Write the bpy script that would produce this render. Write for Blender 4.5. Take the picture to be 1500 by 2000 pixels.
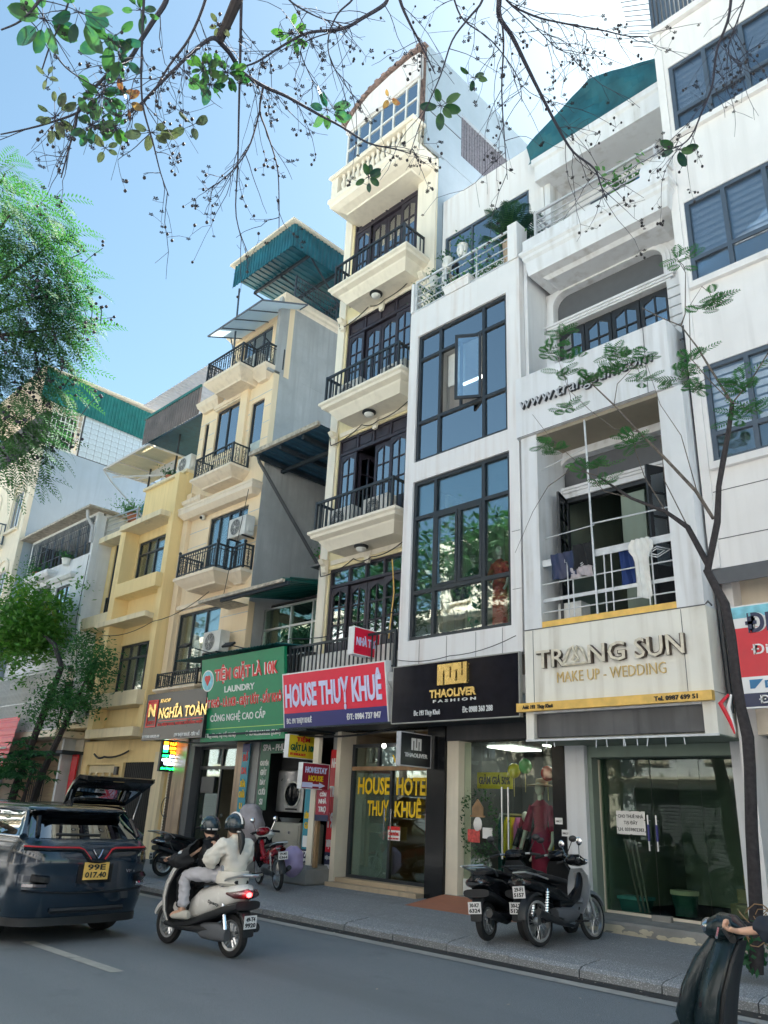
import bpy, math, random
from mathutils import Vector, Matrix, Euler
sc = bpy.context.scene
for o in list(bpy.data.objects): bpy.data.objects.remove(o)
C = sc.collection
PI = math.pi; rad = math.radians

# ---------------------------------------------------------------- camera, sky, sun, exposure
cam = bpy.data.cameras.new('camera'); co = bpy.data.objects.new('camera', cam); C.objects.link(co)
cam.sensor_fit = 'HORIZONTAL'; cam.sensor_width = 36; cam.lens = 36 * 1528 / 1500
cam.clip_start = .05; cam.clip_end = 2000
def cam_axes(yaw, pitch, roll):
    f = Vector((-math.sin(yaw) * math.cos(pitch), math.cos(yaw) * math.cos(pitch), math.sin(pitch)))
    r = Vector((math.cos(yaw), math.sin(yaw), 0)); u = r.cross(f)
    return r * math.cos(roll) + u * math.sin(roll), u * math.cos(roll) - r * math.sin(roll), -f
ax = cam_axes(rad(45.8), rad(21.07), rad(2.79))
co.matrix_world = Matrix.Translation((0, 0, 1.65)) @ Matrix(ax).transposed().to_4x4()
sc.camera = co
SUN_EL, SUN_AZ = rad(57), rad(-7)          # azimuth from +Y towards +X
w = bpy.data.worlds.new('World'); sc.world = w; w.use_nodes = True
nt = w.node_tree; bg = nt.nodes['Background']
sky = nt.nodes.new('ShaderNodeTexSky'); sky.sky_type = 'NISHITA'; sky.sun_disc = False
sky.sun_elevation = SUN_EL; sky.sun_rotation = SUN_AZ
sky.air_density = 1.0; sky.dust_density = .55; sky.ozone_density = .7; sky.altitude = 0
tint = nt.nodes.new('ShaderNodeMix'); tint.data_type = 'RGBA'; tint.blend_type = 'MULTIPLY'; tint.inputs[0].default_value = 1; tint.inputs[7].default_value = (.98, 1.10, .96, 1)
nt.links.new(sky.outputs[0], tint.inputs[6]); nt.links.new(tint.outputs[2], bg.inputs[0]); bg.inputs[1].default_value = .05
sl = bpy.data.lights.new('sun', 'SUN'); sl.energy = 5; sl.angle = rad(.55); sl.color = (1, .96, .9)
so = bpy.data.objects.new('sun', sl); C.objects.link(so)
sd = Vector((math.sin(SUN_AZ) * math.cos(SUN_EL), math.cos(SUN_AZ) * math.cos(SUN_EL), math.sin(SUN_EL)))
so.rotation_euler = sd.to_track_quat('Z', 'Y').to_euler(); so.location = (0, 0, 40)
sc.view_settings.view_transform = 'Standard'; sc.view_settings.look = 'None'
sc.view_settings.exposure = 2.36; sc.view_settings.gamma = 1
sc.cycles.max_bounces = 8; sc.cycles.transparent_max_bounces = 24
sc.cycles.caustics_reflective = False; sc.cycles.caustics_refractive = False
sc.cycles.sample_clamp_indirect = 6; sc.cycles.use_denoising = True

# ---------------------------------------------------------------- materials
MATS = {}
def _m(name):
    m = bpy.data.materials.new(name); m.use_nodes = True; MATS[name] = m
    return m, m.node_tree, m.node_tree.nodes['Principled BSDF']
def _n(t, k, **kw):
    n = t.nodes.new('ShaderNode' + k)
    for a, b in kw.items():
        if a.startswith('i_'):
            s = a[2:]; n.inputs[int(s) if s.isdigit() else s].default_value = b
        else: setattr(n, a, b)
    return n
def _coord(t, scale=(1, 1, 1)):
    c = _n(t, 'TexCoord'); mp = _n(t, 'Mapping'); mp.inputs['Scale'].default_value = scale
    t.links.new(c.outputs['Object'], mp.inputs[0]); return mp.outputs[0]
def _mix(t, a, b, f, mode='MIX'):
    n = _n(t, 'Mix', data_type='RGBA', blend_type=mode)
    for i, v in ((0, f), (6, a), (7, b)):
        if hasattr(v, 'is_output') or hasattr(v, 'links'): t.links.new(v, n.inputs[i])
        else: n.inputs[i].default_value = v if i == 0 else (tuple(v) + (1,))[:4]
    return n.outputs[2]
def _ramp(t, src, a, b, c0=(0, 0, 0, 1), c1=(1, 1, 1, 1)):
    r = _n(t, 'ValToRGB'); r.color_ramp.elements[0].position = a; r.color_ramp.elements[1].position = b
    r.color_ramp.elements[0].color = c0; r.color_ramp.elements[1].color = c1
    t.links.new(src, r.inputs[0]); return r.outputs[0]
def _bump(t, p, src, s, d=.01):
    b = _n(t, 'Bump'); b.inputs['Strength'].default_value = s; b.inputs['Distance'].default_value = d
    t.links.new(src, b.inputs['Height']); t.links.new(b.outputs[0], p.inputs['Normal'])
def plaster(name, col, dirt=(.16, .14, .12), stain=.35, mott=.12, rough=.85, bump=.25):
    m, t, p = _m(name)
    n1 = _n(t, 'TexNoise'); n1.inputs['Scale'].default_value = 1.1; n1.inputs['Detail'].default_value = 7; n1.inputs['Roughness'].default_value = .62
    t.links.new(_coord(t), n1.inputs[0])
    n2 = _n(t, 'TexNoise'); n2.inputs['Scale'].default_value = 2.2; n2.inputs['Detail'].default_value = 6
    t.links.new(_coord(t, (2.6, 2.6, .16)), n2.inputs[0])
    n3 = _n(t, 'TexNoise'); n3.inputs['Scale'].default_value = 70; n3.inputs['Detail'].default_value = 3
    t.links.new(_coord(t), n3.inputs[0])
    c = _mix(t, tuple(x * (1 - mott) for x in col), tuple(min(1, x * (1 + mott * .5)) for x in col), _ramp(t, n1.outputs[0], .3, .7))
    f = _mix(t, (0, 0, 0), _ramp(t, n2.outputs[0], .5, .78), _ramp(t, n1.outputs[0], .38, .66), 'MULTIPLY')
    mm = _n(t, 'Math', operation='MULTIPLY'); mm.inputs[1].default_value = stain
    x = _n(t, 'Math', operation='MULTIPLY')
    t.links.new(_ramp(t, n2.outputs[0], .47, .70), x.inputs[0]); t.links.new(_ramp(t, n1.outputs[0], .34, .62), x.inputs[1])
    t.links.new(x.outputs[0], mm.inputs[0])
    c = _mix(t, c, dirt, mm.outputs[0])
    t.links.new(c, p.inputs['Base Color']); p.inputs['Roughness'].default_value = rough
    _bump(t, p, n3.outputs[0], bump, .006)
    return m
def flat(name, col, rough=.5, metal=0, noise=.08, scale=6, bump=0, coat=0, spec=None):
    m, t, p = _m(name)
    n1 = _n(t, 'TexNoise'); n1.inputs['Scale'].default_value = scale; n1.inputs['Detail'].default_value = 5
    t.links.new(_coord(t), n1.inputs[0])
    c = _mix(t, tuple(x * (1 - noise) for x in col), tuple(min(1, x * (1 + noise)) for x in col), _ramp(t, n1.outputs[0], .3, .7))
    t.links.new(c, p.inputs['Base Color'])
    r = _n(t, 'MapRange'); r.inputs['To Min'].default_value = max(0.02, rough - .08); r.inputs['To Max'].default_value = min(1, rough + .1)
    t.links.new(n1.outputs[0], r.inputs[0]); t.links.new(r.outputs[0], p.inputs['Roughness'])
    p.inputs['Metallic'].default_value = metal
    if coat: p.inputs['Coat Weight'].default_value = coat; p.inputs['Coat Roughness'].default_value = .04
    if spec is not None: p.inputs['Specular IOR Level'].default_value = spec
    if bump: _bump(t, p, n1.outputs[0], bump, .01)
    return m
def glassm(name, tint=(.75, .85, .85), refl=.12, boost=1.0, rough=0.0):
    m, t, p = _m(name); t.nodes.remove(p)
    out = [n for n in t.nodes if n.type == 'OUTPUT_MATERIAL'][0]
    tr = _n(t, 'BsdfTransparent'); tr.inputs[0].default_value = tint + (1,)
    gl = _n(t, 'BsdfGlossy'); gl.inputs['Roughness'].default_value = rough; gl.inputs[0].default_value = (.95, .98, 1, 1)
    fr = _n(t, 'Fresnel'); fr.inputs[0].default_value = 1.52
    ma = _n(t, 'Math', operation='MULTIPLY_ADD', use_clamp=True); ma.inputs[1].default_value = boost; ma.inputs[2].default_value = refl
    t.links.new(fr.outputs[0], ma.inputs[0])
    nz = _n(t, 'TexNoise'); nz.inputs['Scale'].default_value = .9; t.links.new(_coord(t), nz.inputs[0])
    b = _n(t, 'Bump'); b.inputs['Strength'].default_value = .05; b.inputs['Distance'].default_value = .05
    t.links.new(nz.outputs[0], b.inputs['Height']); t.links.new(b.outputs[0], gl.inputs['Normal'])
    mx = _n(t, 'MixShader'); t.links.new(ma.outputs[0], mx.inputs[0]); t.links.new(tr.outputs[0], mx.inputs[1]); t.links.new(gl.outputs[0], mx.inputs[2])
    t.links.new(mx.outputs[0], out.inputs[0]); return m
def emit(name, col, s):
    m, t, p = _m(name); p.inputs['Base Color'].default_value = col + (1,)
    p.inputs['Emission Color'].default_value = col + (1,); p.inputs['Emission Strength'].default_value = s; return m
def leafm(name, c1, c2, trans=.45, scale=3, rough=.45):
    m, t, p = _m(name)
    out = [n for n in t.nodes if n.type == 'OUTPUT_MATERIAL'][0]
    n1 = _n(t, 'TexNoise'); n1.inputs['Scale'].default_value = scale; n1.inputs['Detail'].default_value = 4; t.links.new(_coord(t), n1.inputs[0])
    oi = _n(t, 'ObjectInfo'); ad = _n(t, 'Math', operation='ADD'); mu = _n(t, 'Math', operation='MULTIPLY_ADD')
    mu.inputs[1].default_value = .5; mu.inputs[2].default_value = -.25
    t.links.new(oi.outputs['Random'], mu.inputs[0]); t.links.new(n1.outputs[0], ad.inputs[0]); t.links.new(mu.outputs[0], ad.inputs[1])
    c = _mix(t, c1, c2, _ramp(t, ad.outputs[0], .35, .65))
    t.links.new(c, p.inputs['Base Color']); p.inputs['Roughness'].default_value = rough
    tl = _n(t, 'BsdfTranslucent'); hs = _n(t, 'HueSaturation'); hs.inputs['Saturation'].default_value = 1.15; hs.inputs['Value'].default_value = 2.2
    t.links.new(c, hs.inputs['Color']); t.links.new(hs.outputs[0], tl.inputs[0])
    mx = _n(t, 'MixShader'); mx.inputs[0].default_value = trans
    t.links.new(p.outputs[0], mx.inputs[1]); t.links.new(tl.outputs[0], mx.inputs[2]); t.links.new(mx.outputs[0], out.inputs[0]); return m
def asphalt(name, c1, c2, sc_=1):
    m, t, p = _m(name); cc = _coord(t)
    a = _n(t, 'TexNoise'); a.inputs['Scale'].default_value = .35; a.inputs['Detail'].default_value = 8; a.inputs['Roughness'].default_value = .65; t.links.new(cc, a.inputs[0])
    b = _n(t, 'TexNoise'); b.inputs['Scale'].default_value = 160 * sc_; b.inputs['Detail'].default_value = 2; t.links.new(cc, b.inputs[0])
    v = _n(t, 'TexVoronoi'); v.inputs['Scale'].default_value = 90 * sc_; t.links.new(cc, v.inputs[0])
    c = _mix(t, c1, c2, _ramp(t, a.outputs[0], .3, .7))
    ly = _n(t, 'TexNoise'); ly.inputs['Scale'].default_value = 1; ly.inputs['Detail'].default_value = 5; t.links.new(_coord(t, (.07, 1.1, 1)), ly.inputs[0])
    c = _mix(t, c, tuple(x * .62 for x in c1), _ramp(t, ly.outputs[0], .47, .66))
    st = _n(t, 'TexNoise'); st.inputs['Scale'].default_value = 1.7; st.inputs['Detail'].default_value = 9; st.inputs['Roughness'].default_value = .7; t.links.new(cc, st.inputs[0])
    c = _mix(t, c, tuple(x * .5 for x in c1), _ramp(t, st.outputs[0], .56, .68))
    c = _mix(t, c, tuple(x * 1.9 for x in c2), _ramp(t, b.outputs[0], .56, .72))
    c = _mix(t, c, tuple(x * .45 for x in c1), _ramp(t, b.outputs[0], .42, .3))
    t.links.new(c, p.inputs['Base Color']); p.inputs['Roughness'].default_value = .72
    _bump(t, p, v.outputs[0], .35, .006); return m

plaster('white_r', (.80, .78, .77), stain=.16, mott=.06)
plaster('white_ts', (.74, .75, .77), stain=.5, mott=.07, dirt=(.3, .26, .21))
plaster('white_tl', (.78, .77, .77), stain=.4, mott=.05, dirt=(.4, .27, .2))
plaster('white_far', (.74, .76, .78), stain=.2)
plaster('cream_hotel', (.82, .76, .64), stain=.3, mott=.05, dirt=(.45, .4, .33))
plaster('yellow_hotel', (.82, .72, .45), stain=.25, mott=.05, dirt=(.5, .42, .28))
plaster('yellow', (.86, .66, .33), stain=.35, mott=.06, dirt=(.42, .3, .16))
plaster('yellow_ledge', (.80, .68, .46), stain=.5, mott=.08, dirt=(.3, .26, .2))
plaster('orange', (.86, .69, .47), stain=.25, mott=.05, dirt=(.45, .32, .22))
plaster('orange_trim', (.82, .70, .55), stain=.4, mott=.06, dirt=(.4, .32, .25))
plaster('concrete', (.42, .43, .43), stain=.45, mott=.2, dirt=(.2, .2, .2))
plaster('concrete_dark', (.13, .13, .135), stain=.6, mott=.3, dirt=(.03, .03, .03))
plaster('bluegrey', (.38, .45, .52), stain=.25, mott=.08, dirt=(.2, .25, .3))
plaster('cream_far', (.80, .72, .58), stain=.12)
plaster('stone_step', (.30, .285, .26), stain=.3, mott=.35, dirt=(.1, .09, .07), bump=.8)
plaster('peeled', (.60, .54, .40), stain=.6, mott=.3, dirt=(.2, .18, .14), bump=.8)
plaster('tan_tile', (.52, .40, .27), stain=.3, mott=.12)
plaster('side_blue', (.33, .40, .46), stain=.4, mott=.1, dirt=(.3, .34, .38))
plaster('sign_cream', (.82, .80, .73), stain=.5, mott=.07, dirt=(.34, .28, .2))
plaster('interior_lit', (.30, .32, .30), stain=.25, mott=.12)
plaster('interior_green', (.24, .30, .25), stain=.25, mott=.15)
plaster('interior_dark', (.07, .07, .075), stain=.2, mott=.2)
plaster('interior_warm', (.30, .26, .20), stain=.2, mott=.15)
plaster('interior_pale', (.72, .74, .73), stain=.1, mott=.05)
plaster('marble_brown', (.38, .26, .16), stain=.95, mott=.5, dirt=(.09, .055, .035), rough=.3)
asphalt('asphalt', (.32, .36, .39), (.40, .435, .465))
asphalt('pavement', (.44, .455, .465), (.54, .55, .555), .6)
asphalt('kerb', (.48, .50, .52), (.58, .60, .62), .5)
asphalt('gutter', (.05, .05, .05), (.09, .088, .085))
plaster('roadpaint', (.42, .42, .39), stain=.6, mott=.3, dirt=(.12, .12, .12))
plaster('palestrip', (.40, .39, .36), stain=.5, mott=.25, dirt=(.15, .15, .15))
flat('frame_dark', (.028, .033, .04), .4)
flat('frame_blue', (.075, .10, .135), .38)
flat('frame_brown', (.034, .028, .040), .42, noise=.3)
flat('wood_black', (.022, .024, .028), .45)
flat('rail_dark', (.022, .028, .034), .45, noise=.25)
flat('rail_white', (.62, .64, .66), .4, noise=.15)
flat('steel', (.52, .53, .54), .3, metal=.9)
flat('chrome', (.75, .75, .76), .12, metal=1)
flat('black_gloss', (.008, .009, .011), .18, coat=.1, spec=.3)
flat('board_gloss', (.010, .010, .016), .12, spec=.12, noise=.2)
glassm('glass_office', (.96, .98, 1), .10, .8)
flat('black_plastic', (.018, .019, .021), .45)
flat('rubber', (.016, .016, .017), .8, noise=.3, bump=.2)
flat('white_plastic', (.72, .72, .69), .45, noise=.1)
flat('ac_white', (.66, .65, .61), .5, noise=.12, scale=3)
flat('green_metal', (.02, .13, .14), .45, noise=.25, scale=2)
flat('teal_tin', (.012, .11, .15), .45, noise=.3, scale=2)
flat('green_tin', (.012, .15, .135), .45, noise=.25, scale=2)
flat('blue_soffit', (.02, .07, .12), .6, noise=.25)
flat('brown_tin', (.20, .17, .165), .5, noise=.2, scale=2)
flat('rust_pale', (.42, .37, .30), .7, noise=.35, scale=9)
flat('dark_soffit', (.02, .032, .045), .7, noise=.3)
flat('grey_panel', (.10, .105, .115), .6)
flat('slate', (.16, .15, .17), .7, noise=.35, scale=14)
flat('tarp', (.012, .10, .13), .6, noise=.45, scale=1.4, bump=.6)
flat('tile_white', (.55, .62, .66), .25, noise=.08)
flat('tin_sheet', (.4, .42, .45), .5, metal=.3)
flat('roof_tile', (.24, .17, .15), .7, noise=.4, scale=9)
flat('red_sign', (.80, .008, .05), .35, noise=.03)
flat('red_board', (.62, .008, .025), .35, noise=.05)
flat('maroon_board', (.30, .01, .035), .4, noise=.08)
flat('blue_sign', (.012, .016, .16), .35, noise=.03)
flat('green_sign', (.004, .23, .10), .45, noise=.05)
flat('green_dark_sign', (.006, .11, .06), .4)
flat('black_sign', (.012, .014, .018), .3)
flat('yellow_board', (.78, .62, .03), .4)
flat('gold_strip', (.80, .50, .12), .45, noise=.15)
flat('teal_board', (.01, .24, .34), .4)
flat('navy', (.012, .02, .07), .4)
flat('white_paint', (.8, .8, .8), .4, noise=.03)
flat('lilac_white', (.66, .68, .95), .35, noise=.02)
flat('red_text', (.70, .03, .03), .4, noise=.02)
flat('gold', (.78, .55, .20), .25, metal=.8)
flat('gold_paint', (.66, .48, .20), .5)
flat('yellow_text', (.85, .55, .01), .5)
flat('cream_text', (.68, .62, .50), .45, noise=.2, scale=12)
flat('black_text', (.01, .01, .01), .5)
flat('grey_text', (.5, .5, .52), .4)
flat('brown_edge', (.08, .055, .04), .5, noise=.4, scale=15)
flat('blue_text', (.01, .16, .36), .4)
flat('cyan_print', (.2, .55, .66), .4, noise=.3)
flat('lime_print', (.45, .75, .15), .4)
flat('paper', (.78, .76, .74), .6)
flat('car_blue', (.006, .018, .034), .16, coat=.7, noise=.03)
flat('car_silver', (.55, .58, .6), .25, metal=.5, coat=.6)
flat('scooter_white', (.72, .70, .66), .25, coat=.5, noise=.03)
flat('scooter_green', (.008, .018, .022), .25, coat=.15, spec=.3)
flat('scooter_red', (.30, .01, .02), .25, coat=.5)
flat('scooter_grey', (.22, .24, .26), .3, coat=.3)
flat('seat_black', (.015, .015, .017), .6, noise=.2)
flat('bag_purple', (.42, .34, .55), .6, noise=.12)
flat('cloth_grey', (.42, .38, .4), .9, noise=.2)
flat('jacket_cream', (.70, .66, .58), .85, noise=.06, scale=5, bump=.5)
flat('jacket_black', (.008, .009, .011), .8, noise=.3)
flat('jacket_navy', (.012, .018, .03), .8, noise=.3)
flat('trousers_light', (.48, .47, .50), .85, noise=.08, bump=.4)
flat('trousers_cream', (.62, .55, .46), .85, noise=.08)
flat('skin', (.60, .36, .25), .5, noise=.06)
flat('hair', (.010, .009, .009), .5, noise=.3)
flat('shoe', (.55, .52, .45), .6, noise=.15)
flat('helmet_blue', (.014, .03, .04), .25, coat=.5)
flat('dress_red', (.36, .012, .06), .7, noise=.15)
flat('dress_orange', (.55, .08, .07), .7, noise=.4, scale=20)
flat('dress_green', (.02, .09, .09), .7, noise=.3)
flat('pink_cloth', (.75, .2, .45), .8)
flat('mannequin', (.72, .66, .58), .4)
flat('straw', (.55, .40, .30), .8)
flat('balloon_yellow', (.85, .65, .02), .2)
flat('balloon_green', (.18, .6, .2), .2)
flat('balloon_red', (.7, .03, .03), .2)
flat('blue_cloth', (.015, .04, .16), .85)
flat('terracotta', (.42, .16, .09), .8)
flat('bucket_green', (.03, .10, .10), .5)
flat('box_teal', (.02, .17, .19), .5)
flat('wood', (.30, .18, .09), .6, noise=.3)
flat('fridge', (.42, .40, .34), .4, noise=.06)
flat('bark', (.12, .10, .085), .9, noise=.45, scale=18, bump=1)
flat('bark_dark', (.035, .03, .032), .9, noise=.4, scale=18, bump=.8)
flat('twig', (.035, .035, .05), .8)
flat('berry', (.02, .018, .022), .7)
flat('curtain', (.50, .55, .52), .9, noise=.1)
flat('curtain_pale', (.72, .72, .68), .9, noise=.06)
flat('blind', (.86, .88, .9), .7)
flat('plastic_panel', (.78, .70, .52), .5)
glassm('glass', (.85, .92, .93), .04, .7)
glassm('glass_far', (.35, .46, .55), .42, 1.3)
glassm('glass_blue', (.72, .82, .87), .36, 1.1)
glassm('glass_shop', (.80, .88, .84), .01, .35)
glassm('glass_green', (.72, .82, .74), .015, .4)
glassm('glass_car', (.03, .035, .04), .16, 1.8)
glassm('glass_roof', (.8, .88, .9), .08, .6)
glassm('lens_red', (.5, .02, .03), .15, 1)
emit('tail_lit', (1, .03, .03), 5)
emit('bar_red', (.35, .01, .016), .05)
emit('led_orange', (1, .25, .01), 2.2)
emit('led_green', (.01, 1, .15), 1.6)
emit('led_white', (.75, .85, 1), 1.8)
emit('tube_light', (1, .98, .9), 1.5)
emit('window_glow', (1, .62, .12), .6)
leafm('leaf_dark', (.016, .060, .040), (.04, .11, .035), .22)
leafm('leaf_olive', (.035, .055, .03), (.06, .08, .035), .18)
leafm('leaf_bright', (.022, .075, .025), (.05, .13, .03), .25)
leafm('leaf_red', (.16, .07, .04), (.20, .14, .05), .2)
leafm('frond', (.008, .055, .048), (.05, .14, .04), .24, scale=.9, rough=.85)
leafm('leaf_yellowgreen', (.08, .20, .04), (.50, .50, .09), .35, scale=1.3)
leafm('leaf_bush', (.025, .09, .035), (.07, .19, .06), .35, scale=1.5, rough=.7)
leafm('leaf_fern', (.05, .15, .05), (.13, .27, .09), .4, rough=.8)
def translucent_panel():
    m, t, p = _m('poly_sheet'); out = [n for n in t.nodes if n.type == 'OUTPUT_MATERIAL'][0]
    tl = _n(t, 'BsdfTranslucent'); tl.inputs[0].default_value = (.85, .78, .6, 1)
    p.inputs['Base Color'].default_value = (.7, .64, .5, 1); p.inputs['Roughness'].default_value = .4
    mx = _n(t, 'MixShader'); mx.inputs[0].default_value = .6
    t.links.new(p.outputs[0], mx.inputs[1]); t.links.new(tl.outputs[0], mx.inputs[2]); t.links.new(mx.outputs[0], out.inputs[0])
translucent_panel()
MATS['poly_white'] = MATS['poly_sheet'].copy(); MATS['poly_white'].node_tree.nodes['Principled BSDF'].inputs['Base Color'].default_value = (.8, .84, .86, 1)
for n_ in MATS['poly_white'].node_tree.nodes:
    if n_.type == 'BSDF_TRANSLUCENT': n_.inputs[0].default_value = (.75, .84, .88, 1)

# ---------------------------------------------------------------- geometry
_tc = {}
def text_mesh(s, bold=0.0, res=2):
    k = (s, bold)
    if k in _tc: return _tc[k]
    cu = bpy.data.curves.new('t', 'FONT'); cu.body = s; cu.extrude = .5; cu.offset = bold; cu.resolution_u = res
    ob = bpy.data.objects.new('t', cu); C.objects.link(ob)
    dg = bpy.context.evaluated_depsgraph_get(); me = bpy.data.meshes.new_from_object(ob.evaluated_get(dg))
    vs = [tuple(v.co) for v in me.vertices]; fs = [tuple(p.vertices) for p in me.polygons]
    bpy.data.objects.remove(ob); bpy.data.curves.remove(cu); bpy.data.meshes.remove(me)
    _tc[k] = (vs, fs); return _tc[k]
class G:
    def __init__(s): s.v = []; s.f = []
    def add(s, vs, fs):
        n = len(s.v); s.v += [tuple(v) for v in vs]; s.f += [tuple(i + n for i in f) for f in fs]; return s
    def poly(s, *p): return s.add(p, [tuple(range(len(p)))])
    def box(s, x0, x1, y0, y1, z0, z1):
        if x0 > x1: x0, x1 = x1, x0
        if y0 > y1: y0, y1 = y1, y0
        if z0 > z1: z0, z1 = z1, z0
        return s.add([(x0, y0, z0), (x1, y0, z0), (x1, y1, z0), (x0, y1, z0), (x0, y0, z1), (x1, y0, z1), (x1, y1, z1), (x0, y1, z1)],
                     [(0, 3, 2, 1), (4, 5, 6, 7), (0, 1, 5, 4), (1, 2, 6, 5), (2, 3, 7, 6), (3, 0, 4, 7)])
    def obox(s, c, size, rot=(0, 0, 0)):
        m = Euler(rot).to_matrix(); g = G().box(-size[0] / 2, size[0] / 2, -size[1] / 2, size[1] / 2, -size[2] / 2, size[2] / 2)
        return s.add([tuple(m @ Vector(v) + Vector(c)) for v in g.v], g.f)
    def prism(s, pts, ax, a, b):
        def mk(p, d): return {'x': (d, p[0], p[1]), 'y': (p[0], d, p[1]), 'z': (p[0], p[1], d)}[ax]
        n = len(pts); vs = [mk(p, a) for p in pts] + [mk(p, b) for p in pts]
        return s.add(vs, [tuple(range(n))[::-1], tuple(range(n, 2 * n))] + [(i, (i + 1) % n, n + (i + 1) % n, n + i) for i in range(n)])
    def rloft(s, x0, x1, y0, y1, lv, back=False):
        """stack of rectangles; lv = (inset, z); back=False keeps the rear edge fixed"""
        vs = []
        for d, z in lv:
            yb = y1 - d if back else y1
            vs += [(x0 + d, y0 + d, z), (x1 - d, y0 + d, z), (x1 - d, yb, z), (x0 + d, yb, z)]
        n = len(lv); fs = [(3, 2, 1, 0), tuple(range(4 * n - 4, 4 * n))]
        for i in range(n - 1):
            for j in range(4): a = 4 * i + j; b = 4 * i + (j + 1) % 4; fs.append((a, b, b + 4, a + 4))
        return s.add(vs, fs)
    def tube(s, pts, r, n=6, cap=True):
        P = [Vector(p) for p in pts]; m = len(P)
        R = r if isinstance(r, (list, tuple)) else [r] * m
        vs = []; fs = []; up = None
        for i in range(m):
            d = (P[min(i + 1, m - 1)] - P[max(i - 1, 0)])
            if d.length < 1e-9: d = Vector((0, 0, 1))
            d.normalize()
            if up is None:
                up = Vector((0, 0, 1)) if abs(d.z) < .9 else Vector((1, 0, 0))
            a = d.cross(up)
            if a.length < 1e-4: a = d.cross(Vector((0, 1, 0)))
            a.normalize(); b = a.cross(d).normalized(); up = b
            for k in range(n):
                t = 2 * PI * k / n; vs.append(tuple(P[i] + (a * math.cos(t) + b * math.sin(t)) * R[i]))
        for i in range(m - 1):
            for k in range(n): k2 = (k + 1) % n; fs.append((i * n + k, i * n + k2, (i + 1) * n + k2, (i + 1) * n + k))
        if cap: fs += [tuple(range(n))[::-1], tuple(range((m - 1) * n, m * n))]
        return s.add(vs, fs)
    def lathe(s, prof, c, n=12, ax='z', cap=True):
        vs = []; fs = []; m = len(prof)
        for r, h in prof:
            for k in range(n):
                t = 2 * PI * k / n; a, b = r * math.cos(t), r * math.sin(t)
                p = {'z': (a, b, h), 'y': (a, h, b), 'x': (h, a, b)}[ax]
                vs.append((p[0] + c[0], p[1] + c[1], p[2] + c[2]))
        for i in range(m - 1):
            for k in range(n): k2 = (k + 1) % n; fs.append((i * n + k, i * n + k2, (i + 1) * n + k2, (i + 1) * n + k))
        if cap: fs += [tuple(range(n))[::-1], tuple(range((m - 1) * n, m * n))]
        return s.add(vs, fs)
    def ball(s, c, r, n=10, m=6):
        r = r if isinstance(r, (tuple, list)) else (r, r, r)
        vs = []; fs = []
        for i in range(m + 1):
            a = PI * i / m
            for k in range(n):
                t = 2 * PI * k / n
                vs.append((c[0] + r[0] * math.sin(a) * math.cos(t), c[1] + r[1] * math.sin(a) * math.sin(t), c[2] + r[2] * math.cos(a)))
        for i in range(m):
            for k in range(n): k2 = (k + 1) % n; fs.append((i * n + k, (i + 1) * n + k, (i + 1) * n + k2, i * n + k2))
        return s.add(vs, fs)
    def loft(s, rings, cap=True):
        n = len(rings[0]); vs = [p for r in rings for p in r]; fs = []
        for i in range(len(rings) - 1):
            for k in range(n): k2 = (k + 1) % n; fs.append((i * n + k, i * n + k2, (i + 1) * n + k2, (i + 1) * n + k))
        if cap: fs += [tuple(range(n))[::-1], tuple(range((len(rings) - 1) * n, len(rings) * n))]
        return s.add(vs, fs)
    def wall(s, x0, x1, z0, z1, y, t, holes=(), ends=True):
        """wall facing -Y with rectangular openings (hx0,hx1,hz0,hz1) and reveals t deep"""
        xs = sorted({x0, x1} | {min(max(h[i], x0), x1) for h in holes for i in (0, 1)})
        zs = sorted({z0, z1} | {min(max(h[i], z0), z1) for h in holes for i in (2, 3)})
        def inh(x, z): return any(h[0] < x < h[1] and h[2] < z < h[3] for h in holes)
        for i in range(len(xs) - 1):
            for j in range(len(zs) - 1):
                if not inh((xs[i] + xs[i + 1]) / 2, (zs[j] + zs[j + 1]) / 2):
                    s.poly((xs[i], y, zs[j]), (xs[i + 1], y, zs[j]), (xs[i + 1], y, zs[j + 1]), (xs[i], y, zs[j + 1]))
        for a, b, c, d in holes:
            s.poly((a, y, c), (a, y, d), (a, y + t, d), (a, y + t, c)); s.poly((b, y, d), (b, y, c), (b, y + t, c), (b, y + t, d))
            s.poly((a, y, d), (b, y, d), (b, y + t, d), (a, y + t, d)); s.poly((b, y, c), (a, y, c), (a, y + t, c), (b, y + t, c))
        if ends:
            s.poly((x1, y, z0), (x1, y + t, z0), (x1, y + t, z1), (x1, y, z1)); s.poly((x0, y + t, z0), (x0, y, z0), (x0, y, z1), (x0, y + t, z1))
            s.poly((x0, y, z1), (x1, y, z1), (x1, y + t, z1), (x0, y + t, z1)); s.poly((x0, y, z0), (x0, y + t, z0), (x1, y + t, z0), (x1, y, z0))
        return s
    def text(s, st, x0, x1, zb, cap, y=0, d=.012, bold=.02, slant=0, rz=0):
        vs, fs = text_mesh(st, bold); H = text_mesh('H', bold)[0]
        hb = min(v[1] for v in H); hh = max(v[1] for v in H) - hb
        a = min(v[0] for v in vs); b = max(v[0] for v in vs)
        kx = (x1 - x0) / (b - a); kz = cap / hh
        out = []
        for v in vs:
            zz = (v[1] - hb) * kz; xx = x0 + (v[0] - a) * kx + slant * zz
            out.append((xx, y - d * (v[2] + .5), zb + zz + rz * (xx - x0)))
        return s.add(out, fs)
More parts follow.
